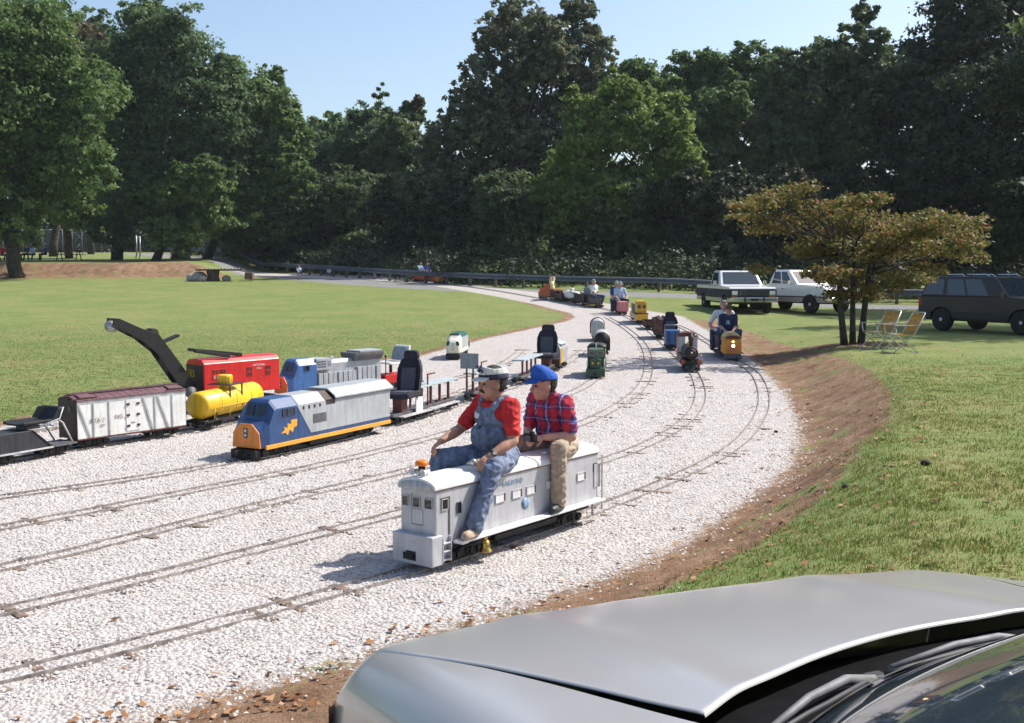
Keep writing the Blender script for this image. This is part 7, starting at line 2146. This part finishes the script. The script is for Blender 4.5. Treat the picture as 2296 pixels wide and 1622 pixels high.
def pickup_white():
    p = hit(1815, 709)
    t = vehicle('pickup_truck', 'white pickup with chrome bumper parked half behind the autumn-coloured tree', 'pickup', 0, 0, 0)
    yaw = math.radians(-60)
    h = Vector((math.cos(yaw), math.sin(yaw), 0)); rgt = Vector((h.y, -h.x, 0))
    c = Vector((p.x, p.y, 0)) + Vector((0.4, 1.2, 0)) - h * 1.72 - rgt * 0.84
    t.location = (c.x, c.y, float(zt(c.x, c.y))); t.rotation_euler = (0, 0, yaw)
    hw = 0.97
    def top(x): return float(np.interp(x, [-2.7, -0.62, -0.6, 1.05, 2.45, 2.62], [1.16, 1.16, 1.15, 1.2, 1.1, 1.0]))
    body_bands(t, top, -2.7, 2.62, (-1.55, 1.72), 0.45, [(0.46, 0.66, V_TAN, 'lower_panel'), (0.662, 0.70, V_NAVY, 'stripe'), (0.702, None, V_WHITE, 'body')], hw)
    mb = MB(); mb.b(-2.6, 2.5, -0.7, 0.7, 0.40, 0.65); part('chassis', mb, V_TRIM, t)
    greenhouse(t, (-0.75, 1.0), (-0.55, 0.3), 1.16, 1.8, 0.93, 0.78, V_WHITE, [(0.10, 0.44), (0.5, 0.82)])
    truck_front(t, 2.63, hw, V_TRIM, 0.80)
    for s in (1, -1):
        mirror(t, 0.7, s, 0.93, 1.15)
        for x in (-0.45, 0.1):
            mb = MB(); mb.b(x, x + 0.13, s * hw, s * (hw + 0.02), 0.98, 1.01); part('handle', mb, V_TRIM, t)
        for x in (-1.55, 1.72): car_wheel(t, x, s * 0.85, 0.38)
pickup_white()

def suv():
    t = vehicle('sport_utility_vehicle', 'dark charcoal sport utility vehicle with roof rack parked in shade at the right edge', 'car', 0, 0, 0)
    yaw = math.radians(-62)
    h = Vector((math.cos(yaw), math.sin(yaw), 0)); rgt = Vector((h.y, -h.x, 0))
    p = hit(2114, 742)
    c = Vector((p.x, p.y, 0)) + h * 1.42 - rgt * 0.78
    t.location = (c.x, c.y, float(zt(c.x, c.y))); t.rotation_euler = (0, 0, yaw)
    hw = 0.9
    def top(x): return float(np.interp(x, [-2.3, 0.9, 1.0, 2.1, 2.25, 2.32], [1.06, 1.08, 1.09, 1.02, 0.95, 0.8]))
    body_bands(t, top, -2.3, 2.32, (-1.42, 1.42), 0.43, [(0.40, 0.60, V_TRIM, 'sill'), (0.602, None, V_GREYBR, 'body')], hw)
    mb = MB(); mb.b(-2.2, 2.2, -0.65, 0.65, 0.32, 0.6); part('chassis', mb, V_TRIM, t)
    greenhouse(t, (-2.25, 0.98), (-2.08, 0.36), 1.065, 1.70, 0.88, 0.76, V_GREYBR, [(0.03, 0.27), (0.32, 0.54), (0.57, 0.80)])
    for s in (1, -1):
        mb = MB()
        for x0, x1 in ((-1.75, -0.85), (-0.6, 0.25)):
            mb.tube([(x0, s * 0.55, 1.685), (x0 + 0.08, s * 0.55, 1.75), (x1 - 0.08, s * 0.55, 1.75), (x1, s * 0.55, 1.685)], 0.016, 8)
        part('roof_rail', mb, V_CHROME, t)
        mirror(t, 0.85, s, 0.86, 1.05, V_GREYBR)
        mb = MB(); mb.b(-2.305, -2.18, s * 0.78, s * 0.905, 0.78, 1.02); part('tail_lamp', mb, V_LAMPR, t, 0.01)
        for x in (-0.9, 0.05):
            mb = MB(); mb.b(x, x + 0.14, s * hw, s * (hw + 0.02), 0.95, 0.98); part('handle', mb, V_TRIM, t)
        mb = MB()
        for x in (-1.02, -0.07, 0.88): mb.b(x - 0.004, x + 0.004, s * hw, s * (hw + 0.003), 0.62, 1.05)
        part('door_gap', mb, V_TRIM, t)
        mb = MB(); mb.b(2.2, 2.335, s * 0.5, s * 0.88, 0.78, 0.92); part('headlight', mb, K_DIM, t, 0.02)
        for x in (-1.42, 1.42): car_wheel(t, x, s * 0.79, 0.36)
    mb = MB(); mb.b(-2.42, -2.25, -0.9, 0.9, 0.48, 0.64); part('rear_bumper', mb, V_TAN, t, 0.03, 3)
    mb = MB(); mb.b(2.25, 2.42, -0.9, 0.9, 0.45, 0.66); part('front_bumper', mb, V_TAN, t, 0.03, 3)
suv()

# ---- the silver car in the foreground: u runs forward, r to its right
CF = Vector((-0.40, 0.917, 0)); CR = Vector((0.917, 0.40, 0)); CO = Vector((-0.485, 2.86, 0))
def car_world(r, u, z): return CO + CR * r + CF * u + Vector((0, 0, z))
WID = 2.1
def hood_z(r, u):
    s = (u + 0.9) / 1.0
    z = 1.505 - 0.108 * s - 0.05 * s * abs(s)
    k = (r - WID / 2) / (WID / 2)
    z -= 0.03 * k * k
    e = max(0.0, abs(k) - 0.84) / 0.16
    z -= 0.085 * e ** 2.6
    uf = front_u(r)
    f = max(0.0, (u - (uf - 0.16)) / 0.16)
    z -= 0.10 * f ** 2.4
    # soft crease lines
    z += 0.008 * math.exp(-((abs(k) - 0.48) / 0.09) ** 2)
    return z
def front_u(r):
    k = (r - WID / 2) / (WID / 2)
    return 0.13 - 0.10 * k * k - 0.12 * max(0, abs(k) - 0.85) / 0.15 * 0.3
def seam(u):
    return float(np.interp(u, [-1.3, -0.98, -0.56, -0.28, 0.0, 0.2], [0.42, 0.34, 0.225, 0.135, 0.075, 0.05]))
def cowl_u(r):
    k = (r - WID / 2) / (WID / 2)
    return -0.85 - 0.36 * (k - 0.3) ** 2
def foreground_car():
    o = car_world(WID / 2, -2.0, 0)
    t = thing('silver_car', 'silver car parked in the foreground, its bonnet and wipers filling the lower right', 'car', (0, 0, 0))
    def grid(fr, n, m, flip=False):
        mb = MB(); vs = []
        for i in range(n + 1):
            for j in range(m + 1):
                r, u, z = fr(i / n, j / m); vs.append(car_world(r, u, z))
        fs = [(i * (m + 1) + j, (i + 1) * (m + 1) + j, (i + 1) * (m + 1) + j + 1, i * (m + 1) + j + 1) for i in range(n) for j in range(m)]
        mb.add(vs, fs, 0, True); return mb
    def hoodf(a, b):
        # a across between the seams, b from cowl to front
        for _ in range(1):
            r0 = seam(-0.4); r = r0 + (WID - 2 * r0) * a
        uf, uc = front_u(r), cowl_u(r)
        u = uc + (uf - uc) * b
        s0 = seam(u) + 0.0015
        r = s0 + (WID - 2 * s0) * a
        uf, uc = front_u(r), cowl_u(r)
        u = uc + (uf - uc) * b
        return r, u, hood_z(r, u)
    h = part('bonnet', grid(hoodf, 70, 50), V_SILVER, t)
    so = h.modifiers.new('solid', 'SOLIDIFY'); so.thickness = 0.003; so.offset = -1
    # edge turned down along the back of the bonnet, paled for its highlight
    def lip(a, b):
        r, u, z = hoodf(a, 0.0)
        return r, u - 0.004 * b, z + 0.0003 - 0.005 * b * b
    part('bonnet_edge', grid(lip, 60, 4), mat('edge_highlight_paint', (0.40, 0.39, 0.37), 0.5, 0.1, 0.02), t)
    for side in (0, 1):
        def fend(a, b):
            # a from seam outward then down the side; b from back to front
            u = -1.35 + (front_u(0.06) + 1.35) * b
            s0 = seam(u) - 0.0015
            if a < 0.5:
                r = s0 * (1 - a / 0.5); z = hood_z(max(r, 0.0), u)
                r = r
            else:
                q = (a - 0.5) / 0.5
                r = -0.015 * math.sin(q * PI * 0.6) - 0.0; z = hood_z(0.0, u) - 0.62 * q
            if side: r = WID - r
            return r, u, z
        f = part('fender', grid(fend, 44, 50), V_SILVER, t)
        # lower side in darker cladding with a tan rub strip at the nose corner
        def nose(a, b):
            u = front_u(0.06) + 0.10 * math.sin(a * PI / 2) * 0.6 * b
            return (0.0, 0, 0)
    # nose: panel, lamps, bumper below the leading edge
    def nosef(a, b):
        r = WID * a; uf = front_u(r)
        z = hood_z(r, uf) - 0.5 * b
        return r, uf + 0.05 * math.sin(b * PI * 0.7), z
    part('nose_panel', grid(nosef, 50, 14), V_SILVER, t)
    def strip(a, b):
        r = -0.022 + 0.05 * a; u = front_u(max(r, 0.0)) + 0.045 * math.sin(min(1, a * 2) * PI / 2)
        return r, u - 0.05, 1.20 - 0.25 * b
    part('corner_lamp', grid(strip, 10, 6), mat('tan_lamp', (0.45, 0.26, 0.18), 0.25), t)
    mb = MB()
    rings = []
    for k in range(21):
        r = -0.05 + (WID + 0.1) * k / 20; uf = front_u(min(max(r, 0), WID))
        rings.append([car_world(r, uf + d, z) for d, z in ((0.0, 0.80), (0.12, 0.80), (0.13, 1.0), (0.0, 1.02))])
    mb.loft(rings, 0, True); part('front_bumper', mb, V_TRIM, t, 0.01)
    # cowl tray, wipers, windscreen
    def tray(a, b):
        r = 0.10 + (WID - 0.2) * a
        u = cowl_u(r) + 0.02 - 0.27 * b
        return r, u, hood_z(r, cowl_u(r)) - 0.05 + 0.03 * b
    part('cowl', grid(tray, 40, 6), mat('cowl_black', (0.008, 0.008, 0.009), 0.95, 0, 0.1, 8, spec=0.05), t)
    def glass_base(r):
        k = (r - WID / 2) / (WID / 2)
        return cowl_u(r) - 0.165 - 0.06 * k * k
    def screen(a, b):
        r0 = 0.16 + (WID - 0.32) * a
        r = r0 + (WID / 2 - r0) * 0.14 * b
        u = glass_base(r0) - 0.88 * b
        return r, u, 1.498 + 0.50 * b - 0.06 * (b * b) + 0.03 * (1 - ((r0 - WID / 2) / 0.75) ** 2) * b
    part('windscreen', grid(screen, 40, 20), V_GLASS, t)
    def bandf(a, b):
        r0 = 0.16 + (WID - 0.32) * a
        return r0, glass_base(r0) + 0.014 - 0.022 * b, 1.494 + 0.016 * b + 0.004 * math.sin(b * PI)
    part('windscreen_seal', grid(bandf, 40, 4), mat('seal', (0.10, 0.10, 0.09), 0.5), t)
    W_ARM = mat('wiper_arm', (0.16, 0.16, 0.165), 0.6, 0.0, 0.1, 20)
    for r0, r1, rb0, rb1 in ((0.93, 0.42, 0.36, 0.84), (1.46, 0.95, 0.92, 1.36)):
        def wp(r, du, dz): return car_world(r, cowl_u(r) + du, hood_z(r, cowl_u(r)) - 0.022 + dz)
        mb = MB(); mb.tube([wp(r0, -0.12, -0.012), wp(r0 - 0.1, -0.11, 0.012), wp((r0 + r1) / 2, -0.12, 0.018), wp(r1, -0.145, 0.022)], [0.014, 0.011, 0.009, 0.007], 8)
        w = part('wiper', mb, W_ARM, t)
        mb = MB(); mb.tube([wp(rb0 + (rb1 - rb0) * q, -0.155 - 0.02 * math.sin(q * PI), 0.018 + 0.008 * math.sin(q * PI)) for q in np.linspace(0, 1, 7)], 0.006, 6); part('blade', mb, V_TRIM, w)
        mb = MB(); mb.box(wp(r0, -0.115, -0.012), (0.05, 0.035, 0.03), rot=Matrix.Rotation(0.41, 3, 'Z')); part('pivot', mb, V_TRIM, w, 0.006)
    mb = MB(); mb.box(car_world(0.98, cowl_u(0.98) - 0.165, 1.478), (0.18, 0.035, 0.012), rot=Matrix.Rotation(0.41, 3, 'Z')); part('cowl_vent', mb, mat('vent_grey_pink', (0.30, 0.25, 0.24), 0.5), t, 0.004)
    # cabin and rear body
    def ringc(u, zlo, zhi, r0, r1): return [car_world(r0, u, zlo), car_world(r1, u, zlo), car_world(r1, u, zhi), car_world(r0, u, zhi)]
    mb = MB(); mb.loft([ringc(-1.36, 0.82, 1.46, 0.0, WID), ringc(-4.2, 0.85, 1.50, 0.0, WID), ringc(-4.35, 0.9, 1.3, 0.05, WID - 0.05)]); part('body', mb, V_SILVER, t, 0.03, 3)
    mb = MB(); mb.loft([ringc(-1.95, 1.86, 1.98, 0.30, WID - 0.30), ringc(-3.1, 1.90, 2.0, 0.28, WID - 0.28)]); part('roof', mb, V_SILVER, t, 0.03, 3)
    mb = MB(); mb.loft([[car_world(0.03, -1.45, 1.47), car_world(0.03, -3.9, 1.50), car_world(0.29, -3.15, 1.90), car_world(0.29, -2.05, 1.90)], [car_world(WID - 0.03, -1.45, 1.47), car_world(WID - 0.03, -3.9, 1.50), car_world(WID - 0.29, -3.15, 1.90), car_world(WID - 0.29, -2.05, 1.90)]]); part('cabin_glass', mb, V_GLASS, t)
    for u in (-0.72, -3.3):
        for r in (0.10, WID - 0.10):
            c = car_world(r, u, 0); gz = float(zt(c.x, c.y))
            a = c + Vector((0, 0, gz + 0.31)); ax = CR * 0.1
            mb = MB(); mb.cyl(a - ax, a + ax, 0.31, n=24); wv = part('wheel', mb, V_TYRE, t, 0.02)
            mb = MB(); mb.cyl(a - ax * 1.03, a + ax * 1.03, 0.2, n=20); part('rim', mb, V_RIM, wv)
    return t
foreground_car()

# ------------------------------------------------------------------ guard rail
def guard_rail():
    t = thing('guard_rail', 'long grey steel guard rail curving along the far road in front of the wood', 'guard rail', (0, 0, 0))
    P = GUARD_P[GUARD_P[:, 1] < 112]
    m = mat('galvanised_steel_shade', (0.13, 0.15, 0.19), 0.6, 0.3, 0.12, 1.5)  # steel coloured darker to hold the shade it stands in
    prof = [(0.0, 0.44), (0.05, 0.48), (0.05, 0.54), (0.0, 0.595), (0.05, 0.65), (0.05, 0.71), (0.0, 0.75), (-0.012, 0.75), (0.03, 0.70), (0.03, 0.655), (-0.015, 0.595), (0.03, 0.535), (0.03, 0.485), (-0.012, 0.44)]
    T = np.gradient(P, axis=0); T /= np.linalg.norm(T, axis=1)[:, None]
    step = 4
    for k in range(0, len(P) - step, step):
        mb = MB(); rings = []
        for j in range(k, k + step + 1):
            z = float(zt(*P[j])); n = Vector((T[j, 1], -T[j, 0], 0))
            n = n if n.y < 0 else -n
            lap = 0.004 if (k // step) % 2 else 0.0
            rings.append([Vector((P[j, 0], P[j, 1], z + h)) + n * (0.1 + d + lap) for d, h in prof])
        mb.loft(rings); part('rail', mb, m, t)
    mp = mat('post_wood', (0.16, 0.13, 0.11), 0.9, 0, 0.2, 4)
    mb = MB(); mb.b(-0.075, 0.075, -0.075, 0.075, -0.2, 0.74); pm = mb.mesh('post', mp)
    for k in range(1, len(P), 2):
        o = link('post', pm, t); o.location = (P[k, 0], P[k, 1], float(zt(*P[k]))); o.rotation_euler = (0, 0, math.atan2(T[k, 1], T[k, 0]))
guard_rail()

# ------------------------------------------------------------------ lawn chairs, clods, odds and ends
M_WEB = mat('orange_webbing', (0.62, 0.34, 0.07), 0.8, 0, 0.15, 14)
M_ALU = mat('chair_aluminium', (0.62, 0.62, 0.62), 0.35, 0.8, 0.1, 10)
def lawn_chair(label, px, py, rz):
    p = hit(px, py)
    t = thing('lawn_chair', label, 'chair', p, rz, 'folding chairs under the autumn-coloured tree')
    for s in (1, -1):
        y = s * 0.27
        mb = MB(); mb.tube([(0.30, y, 0.0), (-0.16, y, 0.40), (-0.20, y, 0.44), (-0.42, y, 0.88)], 0.013, 8); part('back_frame', mb, M_ALU, t)
        mb = MB(); mb.tube([(-0.30, y * 0.96, 0.0), (0.22, y * 0.96, 0.40), (0.26, y * 0.96, 0.60)], 0.013, 8); part('leg', mb, M_ALU, t)
        mb = MB(); mb.b(-0.30, 0.28, y - 0.022, y + 0.022, 0.60, 0.618); part('armrest', mb, mat('pale_plastic', (0.62, 0.60, 0.52), 0.5), t, 0.005)
    mb = MB()
    for x, z in ((0.30, 0.0), (-0.30, 0.0), (-0.42, 0.88), (0.22, 0.40)): mb.cyl((x, -0.27, z + 0.006), (x, 0.27, z + 0.006), 0.012, n=8)
    part('cross_tube', mb, M_ALU, t)
    sl = math.atan2(0.22, 0.44)
    for i in range(5):
        y = -0.2 + 0.1 * i
        mb = MB(); mb.box((0.02, y, 0.405), (0.42, 0.075, 0.008)); part('seat_strap', mb, M_WEB, t)
        mb = MB(); mb.box((-0.305, y, 0.655), (0.008, 0.075, 0.47), rot=Matrix.Rotation(-0.46, 3, 'Y')); part('back_strap', mb, M_WEB, t)
    for i in range(4):
        mb = MB(); mb.box((-0.13 + 0.1 * i, 0, 0.412), (0.06, 0.5, 0.008)); part('seat_strap', mb, M_WEB, t)
        k = i / 3
        mb = MB(); mb.box((-0.235 - 0.145 * k, 0, 0.50 + 0.30 * k), (0.008, 0.5, 0.06), rot=Matrix.Rotation(-0.46, 3, 'Y')); part('back_strap', mb, M_WEB, t)
lawn_chair('folding lawn chair with orange webbing, the one nearer the triple tree trunk', 1968, 783, math.radians(-160))
lawn_chair('folding lawn chair with orange webbing, the one farther from the tree trunk', 2018, 791, math.radians(-172))

def clod(label, px, py, r):
    p = hit(px, py)
    rnd = random.Random(int(px))
    mb = MB()
    mb.ball((0, 0, r * 0.4), (r * 1.3, r, r * 0.7), 12)
    mb.v = [tuple(Vector(v) * (1 + rnd.uniform(-0.12, 0.12))) for v in mb.v]
    o = part('dark_clod', mb, mat('clod_earth', (0.035, 0.022, 0.015), 0.95, 0, 0.3, 30, 0.5, 60))
    o.location = p; o['label'] = label; o['category'] = 'clod'
clod('dark clod lying on bright grass above the silver car', 2075, 1042, 0.036)
clod('dark clod on the brown bank edge', 1896, 1094, 0.026)
clod('small dark stone lying on the gravel inside the outermost track', 1606, 1040, 0.024)
clod('dark stone on gravel beside the bank', 1740, 970, 0.026)

# ------------------------------------------------------------------ far left: picnic ground
M_WOOD = mat('weathered_wood', (0.13, 0.085, 0.065), 0.9, 0, 0.25, 3)
M_CONC = mat('pale_concrete', (0.5, 0.46, 0.42), 0.9, 0, 0.15, 3)
def slab_table():
    p = at(478, 628, 70); z = float(zt(p.x, p.y))
    t = thing('stone_table', 'long dark slab table on a stump among pale boulders by the earth bank', 'table', (p.x, p.y, z), 0.1)
    mb = MB(); mb.b(-1.0, 1.9, -0.5, 0.5, 0.66, 0.76); part('table_top', mb, M_WOOD, t, 0.02)
    for i in range(12):
        mb = MB(); mb.ball((-0.7 + i * 0.21, 0.1 * (i % 3 - 1), 0.79), (0.07, 0.07, 0.05), 8); part('stone', mb, M_CONC, t)
    mb = MB(); mb.tube([(0.0, 0, -0.2), (0.0, 0, 0.3), (0.0, 0, 0.66)], [0.5, 0.36, 0.42], 10); part('stump', mb, M_WOOD, t)
    for x, y, r in ((-0.9, 0.2, 0.5), (-1.4, 0.6, 0.4), (0.8, 0.2, 0.3), (-0.6, -0.3, 0.3)):
        mb = MB(); mb.ball((x, y, r * 0.5), (r, r * 0.8, r * 0.75), 10); part('boulder', mb, M_CONC, t)
    mb = MB(); mb.b(2.0, 2.5, -0.3, 0.6, 0.1, 0.55); part('end_block', mb, mat('block_brown', (0.2, 0.12, 0.09), 0.9), t, 0.04)
slab_table()
def arch_ring():
    p = at(404, 594, 88); z = float(zt(p.x, p.y))
    t = thing('stone_arch', 'small brown half-round arch with a pale rim beyond the earth bank', 'arch', (p.x, p.y, z))
    ring = lambda r, y: [(r * math.cos(a), y, r * math.sin(a)) for a in np.linspace(0, PI, 14)]
    mb = MB(); mb.loft([ring(0.80, 0.3), ring(0.80, 0.0), ring(0.66, 0.0), ring(0.66, 0.3)], 0, False, False, False); part('rim', mb, M_CONC, t)
    mb = MB(); mb.prism([(0.655 * math.cos(a), 0.655 * math.sin(a)) for a in np.linspace(0, PI, 14)], 'y', 0.05, 0.3); part('panel', mb, mat('arch_brown', (0.2, 0.12, 0.08), 0.9), t)
arch_ring()
def picnic_table(label, px, py, d, rz):
    p = at(px, py, d); z = float(zt(p.x, p.y))
    t = thing('picnic_table', label, 'picnic table', (p.x, p.y, z), rz)
    for i in range(4):
        mb = MB(); mb.b(-1.0, 1.0, -0.36 + i * 0.185, -0.19 + i * 0.185, 0.72, 0.76); part('table_plank', mb, M_WOOD, t)
    for s in (1, -1):
        mb = MB(); mb.b(-1.0, 1.0, s * 0.6, s * 0.85, 0.42, 0.46); part('bench_plank', mb, M_WOOD, t)
        for x in (-0.7, 0.7):
            mb = MB(); mb.loft([[(x - 0.03, s * 0.7, 0), (x + 0.03, s * 0.7, 0), (x + 0.03, s * 0.78, 0), (x - 0.03, s * 0.78, 0)], [(x - 0.03, s * 0.2, 0.72), (x + 0.03, s * 0.2, 0.72), (x + 0.03, s * 0.28, 0.72), (x - 0.03, s * 0.28, 0.72)]]); part('leg', mb, M_WOOD, t)
picnic_table('dark picnic table under the trees at the far left', 155, 582, 84, 0.1)
picnic_table('dark picnic table at the far left edge of the picnic ground', 20, 588, 82, 0.3)
for i, (px, lab, c) in enumerate([(6, 'seated figure in reddish clothes at the far left edge under the trees', C_RED), (28, 'seated figure in pale top just left of the big tree trunk', C_WHITE),
                                  (76, 'small seated figure in pale blue right of the big tree trunk', C_LBLUE), (62, 'tiny seated figure in dark top tight beside the big tree trunk', C_NAVY), (103, 'seated figure in dark blue top leaning beside the picnic table', C_RBLUE)]):
    ground_person(lab, px, 590, 80 + i * 0.7, c, C_BLACK, -1.2 - 0.3 * i, C_HAIRB, 0.42, 0.9)
def fence():
    t = thing('wire_fence', 'tall grey wire mesh fence behind the picnic ground at the far left', 'fence', (0, 0, 0))
    m = mat('fence_wire', (0.35, 0.37, 0.38), 0.5, 0.5)
    a = at(-60, 580, 112); b = at(250, 580, 116)
    n = 14; H = 2.4
    for i in range(n + 1):
        p = a.lerp(b, i / n); z = float(zt(p.x, p.y))
        mb = MB(); mb.cyl((p.x, p.y, z - 0.2), (p.x, p.y, z + H), 0.045, n=8); part('post', mb, m, t)
    mb = MB()
    for i in range(n):
        p = a.lerp(b, i / n); q = a.lerp(b, (i + 1) / n); zp, zq = float(zt(p.x, p.y)), float(zt(q.x, q.y))
        for k in range(9):
            h = 0.05 + (H - 0.05) * k / 8
            mb.tube([(p.x, p.y, zp + h), (q.x, q.y, zq + h)], 0.012 if k < 8 else 0.03, 4)
        for k in range(8):
            u = p.lerp(q, k / 8); v = p.lerp(q, (k + 1) / 8); zz = zp + (zq - zp) * k / 8
            mb.tube([(u.x, u.y, zz), (v.x, v.y, zz + H)], 0.008, 3); mb.tube([(v.x, v.y, zz), (u.x, u.y, zz + H)], 0.008, 3)
    part('wire_mesh', mb, m, t, kind='stuff')
fence()
def metal_pole(label, px, d, top):
    p = at(px, 596, d); z = float(zt(p.x, p.y)); zt_ = at(px, top, d).z
    t = thing('metal_pole', label, 'pole', (p.x, p.y, z), 0, 'thin metal poles at the picnic ground')
    mb = MB(); mb.cyl((0, 0, -0.2), (0, 0, zt_ - z), 0.07, 0.06, n=10); part('shaft', mb, mat('pole_grey', (0.42, 0.45, 0.5), 0.5, 0.4), t)
    mb = MB(); mb.cyl((0, 0, -0.05), (0, 0, 0.12), 0.14, n=10); part('base', mb, M_CONC, t)
metal_pole('thin grey metal pole right of the thick dark trunk, left of a pair', 307, 92, 528)
metal_pole('thin grey metal pole right of the thick dark trunk, right of a pair', 315, 91, 530)
metal_pole('thin white pole standing left of the reddish tree trunk', 124, 104, 520)
